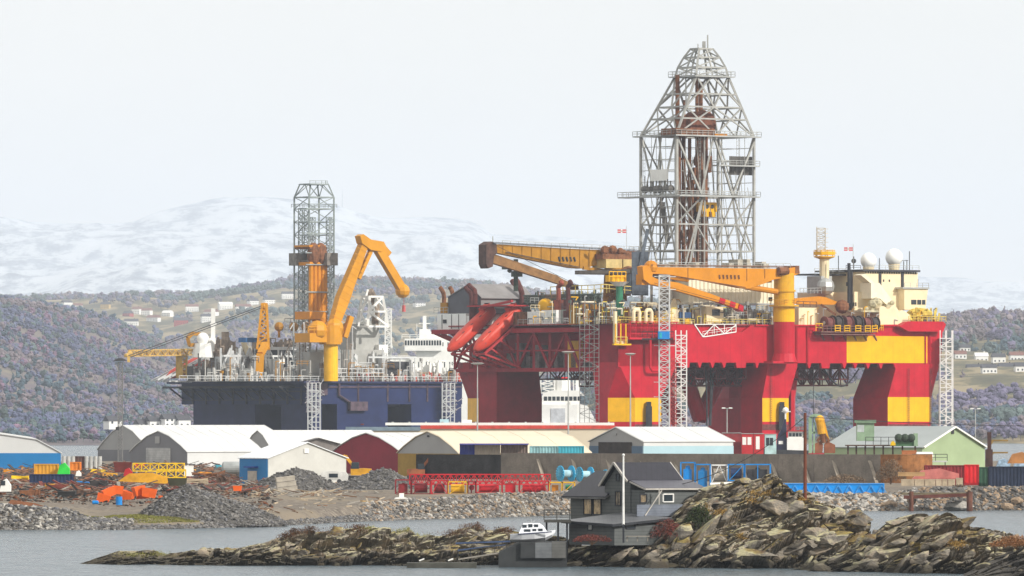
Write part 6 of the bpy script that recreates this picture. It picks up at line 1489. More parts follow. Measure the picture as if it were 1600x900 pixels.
def excavator(name,label,px,Y,mt,s=1.,zb=None,flip=1,body=DRK):
    x=PX(px,Y); zb=zb or lz(x,Y); o=thing(name,label,'excavator',(x,Y,zb)); 
    m=MB(); m.box(x-2*s,x+2*s,Y-1.3*s,Y-.7*s,zb,zb+.8*s); m.box(x-2*s,x+2*s,Y+.7*s,Y+1.3*s,zb,zb+.8*s); m.build('track',DRK,o)
    m=MB(); m.prism([Vector((x+flip*a*s,Y-1.2*s,zb+b*s)) for a,b in ((-2,.9),(1.5,.9),(1.5,2),(-.6,2.1),(-2,2))],(0,2.4*s,0)); m.build('body',mt,o)
    m=MB(); m.prism([Vector((x+flip*a*s,Y-1.25*s,zb+b*s)) for a,b in ((.1,2),(1.5,2),(1.3,3.1),(.1,3.1))],(0,1.1*s,0)); m.build('cab',GLS,o)
    m=MB(); J=[(.6,1.8),(2.4,4.2),(4.2,3.8)]
    m.beam((x+flip*J[0][0]*s,Y,zb+J[0][1]*s),(x+flip*J[1][0]*s,Y,zb+J[1][1]*s),.5*s); m.beam((x+flip*J[1][0]*s,Y,zb+J[1][1]*s),(x+flip*J[2][0]*s,Y,zb+J[2][1]*s),.45*s); m.beam((x+flip*4.2*s,Y,zb+3.9*s),(x+flip*5*s,Y,zb+1.6*s),.4*s); m.build('boom',mt,o)
    m=MB(); m.prism([Vector((x+flip*a*s,Y-.6*s,zb+b*s)) for a,b in ((4.7,1.8),(5.3,1.7),(5.5,.7),(4.6,.5),(4.3,1.1))],(0,1.2*s,0)); m.build('bucket',RST,o); return o
AMB=mat('machine_amber',(.68,.34,.02),.5,var=.2,rust=.2)
excavator('excavator','amber excavator with arm folded, in front of the maroon hall',562,1300,AMB,1.0,flip=-1)
excavator('excavator','rusty orange digger parked under the ochre based hall',652,1345,mat('digger_rust',(.3,.1,.04),.7,var=.3),.9,flip=1)
# yard odds and ends (each its own thing)
def odd(name,label,cat,x0,x1,y0,y1,Y,mt,shape='box',dep=1.8,rz=0.,tilt=0.,group=None,seed=0):
    c=P((x0+x1)/2,(y0+y1)/2,Y); w=(x1-x0)*Y/F; h=(y1-y0)*Y/F; R=random.Random(seed+int(x0*7+y0)); m=MB()
    if shape=='box': m.box(-w/2,w/2,-dep/2,dep/2,-h/2,h/2); m.box(-w/2-.03,w/2+.03,-dep/2-.03,dep/2+.03,h/2-.12,h/2+.03)
    elif shape=='tub':
        m.add([(-w/2*.85,-dep/2*.85,-h/2),(w/2*.85,-dep/2*.85,-h/2),(w/2*.85,dep/2*.85,-h/2),(-w/2*.85,dep/2*.85,-h/2),(-w/2,-dep/2,h/2),(w/2,-dep/2,h/2),(w/2,dep/2,h/2),(-w/2,dep/2,h/2),(-w*.4,-dep*.4,h/2),(w*.4,-dep*.4,h/2),(w*.4,dep*.4,h/2),(-w*.4,dep*.4,h/2),(-w*.36,-dep*.36,-h*.3),(w*.36,-dep*.36,-h*.3),(w*.36,dep*.36,-h*.3),(-w*.36,dep*.36,-h*.3)],
          [(0,3,2,1),(0,1,5,4),(1,2,6,5),(2,3,7,6),(3,0,4,7),(4,5,9,8),(5,6,10,9),(6,7,11,10),(7,4,8,11),(8,9,13,12),(9,10,14,13),(10,11,15,14),(11,8,12,15),(12,13,14,15)])
    elif shape=='drum': m.tube((0,0,-h/2),(0,0,h/2),w/2,14); m.tube((0,0,h*.1),(0,0,h*.16),w/2*1.04,14); m.tube((0,0,-h*.2),(0,0,-h*.14),w/2*1.04,14)
    elif shape=='tank': m.tube((-w/2,0,0),(w/2,0,0),h/2,18); m.ball((-w/2,0,0),h/2,14,8,(.4,1,1)); m.ball((w/2,0,0),h/2,14,8,(.4,1,1))
    elif shape=='lattice': m.lattice((-w/2,0,0),(w/2,0,0),dep,h,max(3,int(w/h)),.08,.06,ux=(0,1,0))
    elif shape=='plate':
        pts=[(-w/2,-h*.1),(-w*.35,h/2),(w*.2,h*.35),(w/2,h*.1),(w*.4,-h/2),(-w*.2,-h*.4)]; m.prism([Vector((a,0,b)) for a,b in pts],(0,.25,0)); m.beam((-w*.4,-.1,h*.1),(w*.4,-.1,0),.2)
    elif shape=='beams':
        for k in range(6): m.beam((-w/2,R.uniform(-dep/2,dep/2),R.uniform(-h/2,h/2)),(w/2,R.uniform(-dep/2,dep/2),R.uniform(-h/2,h/2)),R.uniform(.1,.25))
    elif shape=='wedge': m.prism([Vector((a*w,-dep/2,b*h)) for a,b in ((-.5,-.5),(.5,-.5),(.5,0),(.1,.5),(-.3,.3))],(0,dep,0))
    elif shape=='junk':
        for k in range(11): 
            p=Vector((R.uniform(-.5,.45)*w,R.uniform(-.5,.5)*dep,R.uniform(-.5,.2)*h)); q=p+Vector((R.uniform(-.4,.4)*w,R.uniform(-.5,.5),R.uniform(-.1,.5)*h)); m.beam(p,q,R.uniform(.1,.6),R.uniform(.05,.25))
        m.box(-w*.3,w*.2,-dep*.3,dep*.3,-h/2,h*.05)
    M=Matrix.Rotation(rz,3,'Z')@Matrix.Rotation(tilt,3,'Y'); m.v=[tuple(M@Vector(v)+c) for v in m.v]
    o=m.build(name,mt); return tag(o,label,cat,group)
conc=mat('pale_concrete',(.42,.38,.32),.9,var=.15,scale=1,bump=.2)
for k,(x,y,l) in enumerate(((431,745,'top'),(432,753,'middle'),(433,761,'bottom'))):
    odd('concrete_slab','pale concrete slab leaning at the gravel heap, %s of three stacked'%l,'slab',x,x+29+k,y,y+7,1105,conc,dep=2.4,rz=.1,tilt=-.12)
odd('crate','open amber crate lying on the gravel shore','crate',563,584,783,798,1040,mat('crate_amber',(.5,.3,.08)),'tub',1.6,.3,.1)
odd('boat_wreck','broken white hull piece with tan end lying on the gravel','wreck',612,641,776,784,1060,WHT,'wedge',1.2); odd('white_box','small white box on top of the broken hull piece','box',624,631,771,777,1060.5,WHT,dep=.8)
odd('tarpaulin','dark green tarpaulin heap on the rubble bank','tarpaulin',694,718,774,786,1068,CGR,'wedge',1.5)
R=random.Random(31)
wd=[mat('timber_pale',(.42,.34,.24),.8,var=.2),mat('timber_grey',(.26,.24,.21),.8,var=.2),mat('timber_brown',(.16,.09,.05),.8,var=.2)]
m=MB()
def debris(x0,x1,y0,y1,n,label,mts,seed,lmax=3.,zoff=.1,w=(.08,.3)):
    R=random.Random(seed); ms=[MB() for _ in mts]
    for i in range(n):
        px=R.uniform(x0,x1); py=R.uniform(y0,y1); Y=(CH-1.9)*F/(py-HZ); x=PX(px,Y)
        if Y<shore(np.array([x]))[0]+1.5: continue
        z_=lz(x,Y)+zoff; a=R.uniform(0,3.14); L=R.uniform(.5,lmax); t=R.uniform(-.25,.45); mm=ms[R.randrange(len(ms))]
        mm.beam((x,Y,z_),(x+L*math.cos(a),Y+L*math.sin(a),z_+L*t*.6+.1),R.uniform(*w),R.uniform(.05,.15))
    mm=MB(); 
    for k,q in enumerate(ms): 
        mm.k=k; n0=len(mm.v); mm.add(q.v,q.f)
    tag(mm.build('debris',mts),label,'debris',kind='stuff')
debris(380,520,765,790,170,'scattered planks and scrap wood before the gravel heap',wd,5)
debris(400,640,778,800,150,'driftwood and thin boards along the gravel shore',wd,6,2.2)
debris(0,420,750,785,1100,'rusty scrap iron strewn across the left yard',[RST,mat('scrap_dark',(.05,.045,.045),.8,var=.3),mat('scrap_brown',(.13,.08,.06),.8,var=.3),wd[1],mat('scrap_maroon',(.16,.04,.03),.7)],7,3.5,.5,(.1,.6))
debris(0,400,738,765,900,'tangle of dark scrap in the back of the left yard',[RST,mat('scrap_dark',(.05,.045,.045)),mat('scrap_brown',(.13,.08,.06)),mat('scrap_black',(.02,.02,.02))],8,4,.7,(.15,.8))
# left yard
ORD=mat('tub_orange',(.75,.12,.015),.5,var=.12); YEM=mat('boom_yellow',(.78,.50,.01),.5,var=.15)
bx=[(151,172,772,787,'broad orange tub at the left end of the orange pile',0,.3),(160,180,763,776,'orange tub tipped over the broad one',.3,-.4),(176,192,759,772,'upright orange tub between the two blue-side tubs',.2,.1),(190,208,768,785,'pale orange tub leaning right in the orange pile',-.3,.35),(208,226,760,774,'orange tub half buried in dark scrap',.4,-.2),(221,245,763,777,'wide orange tub nearest the long gravel heap',0,.15),(212,232,770,779,'flat orange tub below the wide one',.1,-.1),(155,176,778,789,'low reddish orange tub at the front of the pile',.5,.1)]
for x0,x1,y0,y1,l,a,t in bx: odd('fish_tub',l,'tub',x0,x1,y0,y1,1010+R.uniform(-6,10),ORD,'tub',1.3,a,t,group='pile of orange tubs')
odd('barrel','blue barrel standing in front of the orange tubs','barrel',181,191,776,789,992,BLU,'drum',1.0); odd('barrel','small blue barrel lying by the orange tubs','barrel',145,153,782,788,992,BLU,'tank',.5)
odd('box','orange box on the back edge of the long gravel heap','box',364,378,759,767,1010,ORD,'tub',1.0)
odd('hull_plate','large flat rust brown hull plate on the rubble at the shore','plate',6,76,782,806,955,mat('plate_rust',(.24,.10,.05),.8,var=.2,scale=.6),'plate',1,.1,.05)
container('amber container under scrap, left of the green tarpaulin',54,90,725,741,1180,mat('container_amber',(.62,.30,.03),.5,var=.15,rust=.1)); odd('tarpaulin','bright green tarpaulin bundle on the navy container','tarpaulin',90,109,723,741,1178,mat('tarp_green',(.03,.55,.06),.5,var=.15),'wedge',2.2)
container('orange box container right of the green tarpaulin',110,125,722,735,1182,mat('container_orange',(.72,.22,.03),.5)); odd('box','white bag on the edge of the navy container','bag',118,127,735,744,1176,WHT,'wedge',1)
container('navy container in the left yard below the green tarpaulin',47,113,741,754,1160,CNV)
tk=odd('pickup','small white truck cab at the left edge','truck',0,17,748,768,1060,WHT,'wedge',2); m=MB(); m.box(PX(2,1060),PX(9,1060),1058.9,1058.98,PZ(758,1060),PZ(751,1060)); m.build('window',GLS,tk)
odd('lattice_girder','yellow lattice boom upper one of two in the left yard','boom',208,288,724,736,1190,YEM,'lattice',1.6); odd('lattice_girder','yellow lattice boom below the longer one, near the white crates','boom',245,290,734,746,1180,YEM,'lattice',1.6)
odd('scrapped_jib','solid amber crane arm lying behind the orange tubs','crane arm',185,270,738,754,1150,AMB,'wedge',1.4,.0,.05); odd('beam','thin amber beam lying at the far left of the yard','beam',18,45,744,749,1170,YEM,'beams',1)
odd('tractor','small red tractor body among the scrap behind the amber arm','tractor',193,207,731,744,1175,CRD,'wedge',1.6); odd('skip','rust red skip left of the yellow booms','skip',178,206,722,738,1200,mat('skip_brown',(.14,.03,.025),.7,var=.2),'tub',2.2)
odd('crate_stack','white crates at the end of the yellow booms','crates',288,302,728,744,1190,WHT,'box',1.6); odd('pole_stack','stack of pale poles right of the yellow booms','poles',292,325,748,756,1120,wd[0],'beams',2)
odd('tank','grey rusty steel tank lying left of the blue sided shed','tank',350,377,721,741,1260,mat('tank_grey',(.34,.36,.36),.5,rust=.2),'tank'); odd('steel_pile','pile of rusty beams behind the long gravel heap','beams',300,352,735,755,1150,RST,'beams',3); odd('scrap_heap','dark scrap iron heap beside the yellow booms','scrap',130,185,742,762,1120,mat('scrap_dark',(.05,.045,.045)),'junk',5)
odd('scrap_heap','rust brown scrap heap at the far left edge','scrap',20,80,755,780,1050,RST,'junk',5); odd('scrap_heap','black torn rubber and iron heap below the navy container','scrap',80,135,756,782,1030,mat('scrap_black',(.02,.02,.02)),'junk',5); odd('scrap_heap','maroon iron frame heap in the middle of the left yard','scrap',60,125,752,764,1090,mat('scrap_maroon',(.16,.04,.03)),'junk',4)
for k,(x,y,w,mt,l) in enumerate(((30,768,38,'scrap_dark','black iron heap beside the white truck cab'),(115,770,36,'scrap_brown','brown scrap mound between the orange tubs and the navy container'),(150,752,40,'scrap_black','black tangled heap behind the orange tubs'),(215,752,50,'scrap_dark','dark sheet metal heap under the amber arm'),(60,745,30,'scrap_rust2','rust heap left of the navy container'),(315,762,40,'scrap_brown','brown scrap at the left foot of the concrete slabs'),(355,748,34,'scrap_rust2','rusty pile before the blue sided shed'),(255,768,34,'scrap_black','black scrap right of the orange tubs'))):
    odd('scrap_heap',l,'scrap',x,x+w,y-12,y+6,(CH-2.6)*F/(y+8-HZ),mat(mt,{'scrap_rust2':(.18,.07,.03),'scrap_dark':(.05,.045,.045),'scrap_black':(.02,.02,.02),'scrap_brown':(.13,.08,.06)}[mt],.8,var=.3),'junk',6)
for k,(x,y,w,h,mt,sh,l,c) in enumerate(((14,728,20,12,'machine_amber','wedge','small amber loader body by the blue hall wall','loader'),(34,736,16,9,'container_amber','lattice','short amber lattice piece near the left edge','lattice'),(128,744,22,7,'crane_orange','beams','bundle of orange beams right of the navy container','beams'),(228,742,26,9,'boom_yellow','lattice','stubby yellow lattice piece above the amber arm','lattice'),(296,738,18,11,'machine_amber','wedge','amber counterweight right of the white crates','weight'),(132,765,16,8,'tub_orange','tub','orange tub apart from the pile, at its left','tub'),(248,779,15,8,'tub_orange','tub','orange tub at the foot of the long gravel heap','tub'))):
    odd('scrap_piece',l,c,x,x+w,y-h/2,y+h/2,(CH-2.8)*F/(y+h/2-HZ),MC[mt],sh,1.4,.2,.12)
odd('scrap_heap','brown wreckage lying on the far side of the long gravel heap','scrap',330,372,738,754,1110,mat('scrap_brown',(.13,.08,.06)),'junk',4)
odd('skip','black rubber lined skip in front of the yellow booms','skip',262,292,747,759,1080,mat('moss_black',(.05,.05,.03)),'tub',2)
# white silos and slatted wall left of the halls
for k,x in enumerate(range(97,156,7)):
    if 112<x<130: continue
    o=odd('tank','pale upright tank, number %s from the left in the row beside the blue hall'%('one two three four five six seven eight nine'.split()[k]),'tank',x,x+6.2,713,734,1500,mat('silo_pale',(.45,.45,.43),.6,var=.2,streak=.4,rcol=(.2,.18,.16)),'drum',2,group='row of pale tanks')
container('dark brown container between the pale upright tanks',115,131,713,735,1500,mat('container_dark_brown',(.09,.05,.045),.6))
# ---------- lamps, poles and wires ----------
def lampmast(label,px,Y,ytop,kind='disc',ybase=None,h=None,w=11):
    x=PX(px,Y); zb=2.6; zt_=PZ(ytop,Y); o=thing('floodlight_mast' if kind=='disc' else 'street_lamp',label,'lamp mast',(x,Y,zb)); m=MB()
    m.tube((x,Y,zb),(x,Y,zt_),.22 if kind=='disc' else .12,8,.10); m.build('pole',GLV,o)
    w_=w*Y/F
    if kind=='disc':
        m=MB(); m.tube((x,Y,zt_),(x,Y,zt_+.35),w_*.5,14,w_*1.0); m.tube((x,Y,zt_+.35),(x,Y,zt_+.45),w_*1.0,14,w_*.6); m.build('lamp_head',mat('lamp_alu',(.62,.62,.6),.4,metal=.4),o)
    else:
        m=MB(); m.beam((x-w_,Y,zt_),(x+w_,Y,zt_),.12); m.build('crossarm',GLV,o)
        for s in (-1,1): m=MB(); m.box(x+s*w_*.6-w_*.3,x+s*w_*.6+w_*.3,Y-.3,Y+.3,zt_-.05,zt_+.2); m.build('lamp_head',WHT,o)
    return o
lampmast('thin floodlight mast with flat round head in front of the dark red left column',746,1700,570); lampmast('tall floodlight mast with flat round head before the opening between red columns',888,1700,552); lampmast('floodlight mast with flat round head before the near yellow banded column',985,1700,555,w=9)
lampmast('twin-armed white lamp post before the red rig, right of the hoist',1136,1750,638,'t',w=9); lampmast('twin-armed lamp post behind the pale green hall',1524,1900,639,'t',w=9)
o=thing('light_mast','tall twin-legged lattice light mast with dark disc top before the pale hall','lamp mast',(PX(188,1600),1600,2.6)); Y=1600
m=MB(); m.lattice((PX(188,Y),Y,2.6),(PX(188,Y),Y,PZ(566,Y)),.9,.9,34,.09,.04); m.build('mast',mat('mast_grey',(.2,.2,.2),.5,metal=.4),o)
m=MB(); m.tube((PX(188,Y),Y,PZ(564,Y)),(PX(188,Y),Y,PZ(561,Y)),1.5,16,1.0); m.tube((PX(188,Y),Y,PZ(561,Y)),(PX(188,Y),Y,PZ(559.5,Y)),.9,16,.5); m.build('lamp_head',DRK,o)
m=MB(); m.box(PX(181,Y),PX(186,Y),Y-.6,Y,PZ(672,Y),PZ(667,Y)); m.build('junction_box',DRK,o)
# ---------- right yard ----------
def cabin(label,x0,x1,y0,y1,Y,mt,wins,wm=GLS):
    o=bldbox('site_cabin',label,'cabin',x0,x1,y0,y1,Y,3,mt)
    m=MB(); m.box(PX(x0-.6,Y),PX(x1+.6,Y),Y-.15,Y+3.1,PZ(y0,Y)+.01,PZ(y0-1,Y)); m.build('roof',GLV,o)
    for a,b,c,d in wins: m=MB(); m.box(PX(a,Y),PX(b,Y),Y-.06,Y-.01,PZ(d,Y),PZ(c,Y)); m.build('window',wm,o)
cabin('dark red windowless site cabin, left of the red one with windows',1129,1158,677,712,1700,mat('cabin_maroon',(.25,.03,.035)),())
cabin('red site cabin with two white curtained windows',1159,1177,678,712,1695,CRD,((1160,1166,683,695),(1168,1174,683,695)),WHT)
cabin('red site cabin with a white door, next to the pale blue cabin',1178,1193,678,712,1695,CRD,((1181,1187,682,702),),WHT)
cabin('pale blue-green site cabin with dark windows beside the tug',1195,1213,679,712,1695,mat('cabin_mint',(.42,.6,.6)),((1197,1202,684,696),(1203,1208,684,696)))
tg=thing('tug_boat','black and white tug with tall dark funnel moored behind the wall','boat',(PX(1215,1940),1940,-.5)); Y=1940
m=MB(); m.add([(PX(1150,Y),Y+4,-1),(PX(1160,Y),Y,-1),(PX(1260,Y),Y,-1),(PX(1262,Y),Y+8,-1),(PX(1160,Y),Y+8,-1),(PX(1143,Y),Y+4,PZ(699,Y)),(PX(1158,Y),Y-.8,PZ(701,Y)),(PX(1263,Y),Y-.8,PZ(704,Y)),(PX(1266,Y),Y+9,PZ(704,Y)),(PX(1158,Y),Y+8.8,PZ(701,Y))],[(4,3,2,1,0),(5,6,7,8,9)]+[(i,(i+1)%5,(i+1)%5+5,i+5) for i in range(5)]); m.build('hull',DRK,tg)
m=MB(); m.box(PX(1230,Y),PX(1256,Y),Y+1,Y+6,PZ(706,Y),PZ(684,Y)); dk=m.build('deckhouse',WHT,tg)
m=MB(); m.box(PX(1232,Y),PX(1254,Y),Y+1.2,Y+5.5,PZ(684,Y),PZ(674,Y)); wh=m.build('wheelhouse',WHT,tg)
for k in range(4): m=MB(); m.box(PX(1233+k*5.3,Y),PX(1237.3+k*5.3,Y),Y+1.1,Y+1.2,PZ(682,Y),PZ(676.5,Y)); m.build('window',GLS,wh)
m=MB(); m.box(PX(1230,Y),PX(1258,Y),Y+.8,Y+6,PZ(674,Y),PZ(672.5,Y)); m.rail((PX(1231,Y),Y+1,PZ(673,Y)),(PX(1257,Y),Y+1,PZ(673,Y)),.9,.9,.06); m.build('wheelhouse_roof',CRD,wh)
m=MB(); m.prism([Vector((PX(a,Y),Y+2,PZ(b,Y))) for a,b in ((1213,706),(1216,680),(1221,672),(1226,655),(1229,655),(1229,672),(1231,706))],(0,3,0)); m.build('funnel',mat('funnel_navy',(.02,.02,.05)),tg)
m=MB(); m.beam((PX(1228,Y),Y+3,PZ(680,Y)),(PX(1228,Y),Y+3,PZ(641,Y)),.4); m.ball((PX(1228,Y),Y+3,PZ(641,Y)),.8,8,5); m.beam((PX(1222,Y),Y+3,PZ(643,Y)),(PX(1236,Y),Y+3,PZ(643,Y)),.25); m.build('mast',WHT,tg)
m=MB(); m.box(PX(1217,Y),PX(1224,Y),Y+1.9,Y+2,PZ(694,Y),PZ(689,Y)); m.build('funnel_mark',WHT,tg)
# grab crane behind the wall
Y=1420; gc=thing('grab_crane','green framed crane with orange arm and rust brown clamshell grab','grab crane',(PX(1282,Y),Y,GB))
PG=mat('pale_green_steel',(.25,.36,.24),.5,var=.15)
m=MB(); L=[(1266,708),(1266,652),(1272,649),(1282,650),(1286,656)]
for p,q in zip(L,L[1:]): m.beam(P(*p,Y),P(*q,Y),.6)
m.beam(P(1272,708,Y),P(1272,660,Y),.3); m.beam(P(1266,676,Y),P(1276,676,Y),.3); m.build('frame',PG,gc)
m=MB(); m.tube(P(1284,678,Y),P(1281,657,Y),.75,12); m.ball(P(1281,656,Y),.9,10,6); m.beam(P(1286,654,Y),P(1295,690,Y),.35); m.build('arm',AMB,gc)
m=MB(); m.tube(P(1287,692,Y),P(1284,675,Y),.5,10); m.beam(P(1277,690,Y),P(1285,678,Y),.5); m.beam(P(1296,690,Y),P(1287,678,Y),.5); m.build('hinge',RST,gc)
for s,pts in (('',[(1270,708),(1270,695),(1283,689),(1286,695),(1285,708)]),('',[(1305,708),(1305,695),(1292,689),(1288,695),(1288,708)])): m=MB(); m.prism([P(a,b,Y) for a,b in pts],(0,2,0)); m.build('grab_jaw',mat('grab_rust',(.27,.10,.05),.7,var=.2),gc)
Y=1400; gt=thing('control_tower','pale green cabin tower on the platform behind the wall','cabin',(PX(1350,Y),Y,GB))
m=MB(); m.box(PX(1339,Y),PX(1366,Y),Y,Y+3,PZ(689,Y),PZ(661,Y)); m.build('cabin',PG,gt)
m=MB(); m.box(PX(1336,Y),PX(1369,Y),Y-.4,Y+3.4,PZ(661,Y),PZ(656,Y)); m.build('roof',mat('pale_green_dark',(.16,.24,.16)),gt)
m=MB(); m.box(PX(1339.5,Y),PX(1350,Y),Y-.05,Y-.01,PZ(675,Y),PZ(664,Y)); m.build('window',mat('pale_glass',(.45,.5,.5),.2),gt)
m=MB(); 
for x in (1325,1338,1352,1366,1380,1395,1410,1430): m.beam((PX(x,Y),Y,GB),(PX(x,Y),Y,PZ(696,Y)),.3)
m.box(PX(1322,Y),PX(1434,Y),Y-1,Y+4,PZ(697,Y),PZ(695,Y)); m.build('platform',mat('platform_rust',(.10,.06,.045),.7,var=.3),gt)
m=MB(); m.rail((PX(1352,Y),Y-1,PZ(695,Y)),(PX(1400,Y),Y-1,PZ(695,Y)),1.4,1.2,.05); m.build('handrail',DRK,gt)
Y=1396; mg=thing('green_machine','dark green engine set with three round filters on the platform','machine',(PX(1415,Y),Y,PZ(697,Y)))
m=MB(); m.box(PX(1400,Y),PX(1433,Y),Y,Y+2,PZ(697,Y),PZ(684,Y)); m.build('body',mat('machine_green_dark',(.07,.16,.08)),mg)
for x in (1404,1414,1424): m=MB(); m.ball((PX(x,Y),Y-.2,PZ(684,Y)),.75,10,7); m.build('filter',mat('filter_green',(.04,.06,.04)),mg)
m=MB(); m.box(PX(1428,Y),PX(1434,Y),Y-.3,Y+2.3,PZ(697,Y),PZ(677,Y)); m.build('radiator',PG,mg)
odd('tarpaulin','small yellow bundle on the platform by the green machine','bundle',1391,1399,689,696,1394,YEM,'wedge',1)
odd('tank','white tank under the railing left of the pale green hall','tank',1433,1456,706,718,1330,WHT,'tank'); odd('beam','orange rusty girder beside the white tank','girder',1409,1432,704,710,1335,mat('girder_orange',(.4,.14,.05),.7,var=.2),'box',1)
odd('machine','green pump block below the orange girder','pump',1414,1432,715,735,1300,mat('machine_green_dark',(.07,.16,.08)),'junk',2)
Y=1290; rr_=thing('walkway','grey steel walkway with railing before the pale green hall','walkway',(PX(1455,Y),Y,GB)); m=MB(); m.box(PX(1425,Y),PX(1480,Y),Y,Y+1.5,PZ(722,Y),PZ(720,Y)); m.build('floor',LG,rr_); m=MB(); m.rail((PX(1425,Y),Y,PZ(720,Y)),(PX(1480,Y),Y,PZ(720,Y)),1.1,1.5,.05); m.build('handrail',DRK,rr_); m=MB(); 
for x in (1428,1452,1477): m.beam((PX(x,Y),Y+.5,GB),(PX(x,Y),Y+.5,PZ(722,Y)),.15)
m.build('post',DRK,rr_)
container('dull red container behind the salmon coloured machinery',1446,1507,727,760,1215,mat('container_wine',(.22,.025,.03),.5,var=.2))
container('bright red container end with white stickers near the right shore',1508,1529,726,758,1205,mat('container_scarlet',(.62,.02,.025),.4,var=.1))
container('dark green container right of the bright red one',1530,1545,730,760,1205,CGR)
container('long black-blue container at the right edge',1546,1640,729,761,1200,mat('container_black_blue',(.02,.03,.06),.5,var=.2,rust=.2))
odd('machinery','salmon painted machine part before the dull red container','machine',1425,1498,732,748,1185,mat('salmon_machine',(.5,.16,.14),.6,var=.2),'wedge',2); odd('girder','tan timber girder under the salmon machine part','girder',1403,1445,738,744,1180,mat('tan_timber',(.42,.26,.12)),'box',.6)
for k,(a,b) in enumerate(((1408,1428),(1429,1444),(1445,1461),(1462,1471),(1472,1480),(1481,1492),(1494,1504))):
    odd('concrete_block','tan concrete block, %s from the left in the row by the right shore'%('first second third fourth fifth sixth seventh'.split()[k]),'block',a,b,747 if k==6 else 749,759,1165,mat('tan_concrete',(.42,.34,.24),.9,var=.2,scale=.8,bump=.2),'box',1.2,group='row of tan concrete blocks')
Y=1230; sp=thing('mooring_post','dark rusty steel post with two side arms by the pale green hall','post',(PX(1546,Y),Y,GB)); m=MB(); m.box(PX(1543,Y),PX(1549,Y),Y,Y+.6,GB,PZ(675,Y)); m.box(PX(1540,Y),PX(1551,Y),Y-.2,Y+.9,GB,PZ(702,Y)); m.build('post',mat('post_rust',(.07,.035,.03),.8,var=.3),sp)
for y in (688,707): m=MB(); m.box(PX(1549,Y),PX(1575,Y),Y+.1,Y+.5,PZ(y+1.5,Y),PZ(y-1,Y)); m.prism([P(1549,y,Y),P(1549,y+7,Y),P(1554,y,Y)],(0,.3,0)); m.build('arm',mat('arm_ochre',(.25,.16,.05),.7),sp)
odd('digger_boom','orange-brown digger arm reaching in from the right edge','digger arm',1574,1612,706,724,1195,mat('arm_brown',(.4,.18,.06),.6,var=.2),'wedge',1.4); 
for k,(x,l) in enumerate(((1556,'left'),(1583,'right'))): odd('vehicle','blue and white vehicle roof behind the black-blue container, %s of two'%l,'vehicle',x,x+22,716,731,1225,mat('van_blue_white',(.30,.42,.55),.3,var=.4,scale=1.5),'wedge',2)
# jetty ruin at the right shore
Y=1128; jt=thing('jetty','rusty broken jetty with a thick post at the right shore','jetty',(PX(1460,Y),Y,0)); m=MB(); m.box(PX(1410,Y),PX(1520,Y),Y,Y+5,PZ(773,Y),PZ(770,Y)); m.build('deck',mat('jetty_deck',(.16,.13,.08),.9,var=.3),jt); m=MB(); m.beam(P(1412,777,Y),P(1518,773,Y),.35,.5); m.build('beam',mat('rust_maroon',(.12,.04,.03),.8,var=.3),jt)
for x in (1424,1515): m=MB(); m.tube((PX(x,Y),Y,-1),(PX(x,Y),Y,PZ(768,Y)),.32 if x<1500 else .45,10); m.build('post',mat('rust_post',(.14,.06,.04),.8,var=.3),jt)
# big boulders that can be told apart
BT=rock_templates(6,99,ICO2)
for k,(x,y,s,Y,l) in enumerate(((1500,793,2.0,1131,'broad pale boulder left of the jetty post'),(1573,790,1.7,1140,'tan boulder at the waterline near the right edge'),(1424,782,1.3,1133,'rounded tan boulder on the pale stone bank'),(1392,786,1.1,1133,'small angular boulder at the end of the blue tank'),(1588,782,1.2,1142,'reddish tan boulder above the right waterline'))):
    v,f=BT[k]; p=P(x,y,Y); a=v*s*np.array([1,.9,.75]); c,sn=math.cos(k),math.sin(k); o=np_mesh('boulder',np.stack([a[:,0]*c-a[:,1]*sn+p.x,a[:,0]*sn+a[:,1]*c+p.y,a[:,2]+p.z],1),f,rk[2] if k==0 else rk[3],org=(p.x,p.y,p.z-s*.5)); tag(o,l,'boulder')
# utility pole and wires
Y=712; up=thing('utility_pole','brown wooden utility pole standing on the rock crest','pole',(PX(1258,Y),Y,PZ(780,Y))); m=MB(); m.tube(P(1258,785,Y),P(1258,645,Y),.17,10,.13); m.build('pole',mat('brown_pole',(.15,.05,.03),.8,var=.2,scale=2),up)
m=MB(); a=P(1258,651,Y)
def wire(mb,a,b,sag,r=.03):
    pts=[a.lerp(b,i/16)-Vector((0,0,sag*4*(i/16)*(1-i/16))) for i in range(17)]
    for p,q in zip(pts,pts[1:]): mb.tube(p,q,r,4,cap=False)
wire(m,a,P(1900,660,760),.6); wire(m,a,P(1030,762,714),1.3); m.build('wire',DRK,up)

for k,(x,y,w,h,mt,sh,l,c) in enumerate(((140,738,24,9,'boom_yellow','box','plain yellow steel block between the pale tanks and the yellow booms','block'),(272,722,20,8,'boom_yellow','wedge','yellow wedge on top of the upper lattice boom','wedge'),(160,744,22,9,'machine_amber','lattice','amber lattice scrap just left of the red tractor','lattice'),(70,760,20,8,'machine_amber','beams','amber beams lying below the navy container','beams'),(310,742,20,9,'crane_orange','tank','orange tank behind the long gravel heap','tank'),(336,731,14,8,'container_teal','box','small teal crate left of the grey steel tank','crate'),(5,738,16,8,'crane_orange','box','orange crate at the left edge of the yard','crate'),(120,757,18,8,'frame_blue','lattice','short blue lattice piece in the scrap','lattice'),(210,727,16,7,'container_scarlet','tub','scarlet skip behind the upper yellow boom','skip'))):
    odd('scrap_piece',l,c,x,x+w,y-h/2,y+h/2,(CH-2.8)*F/(y+h/2+3-HZ),MC[mt],sh,1.5,.2,.08)
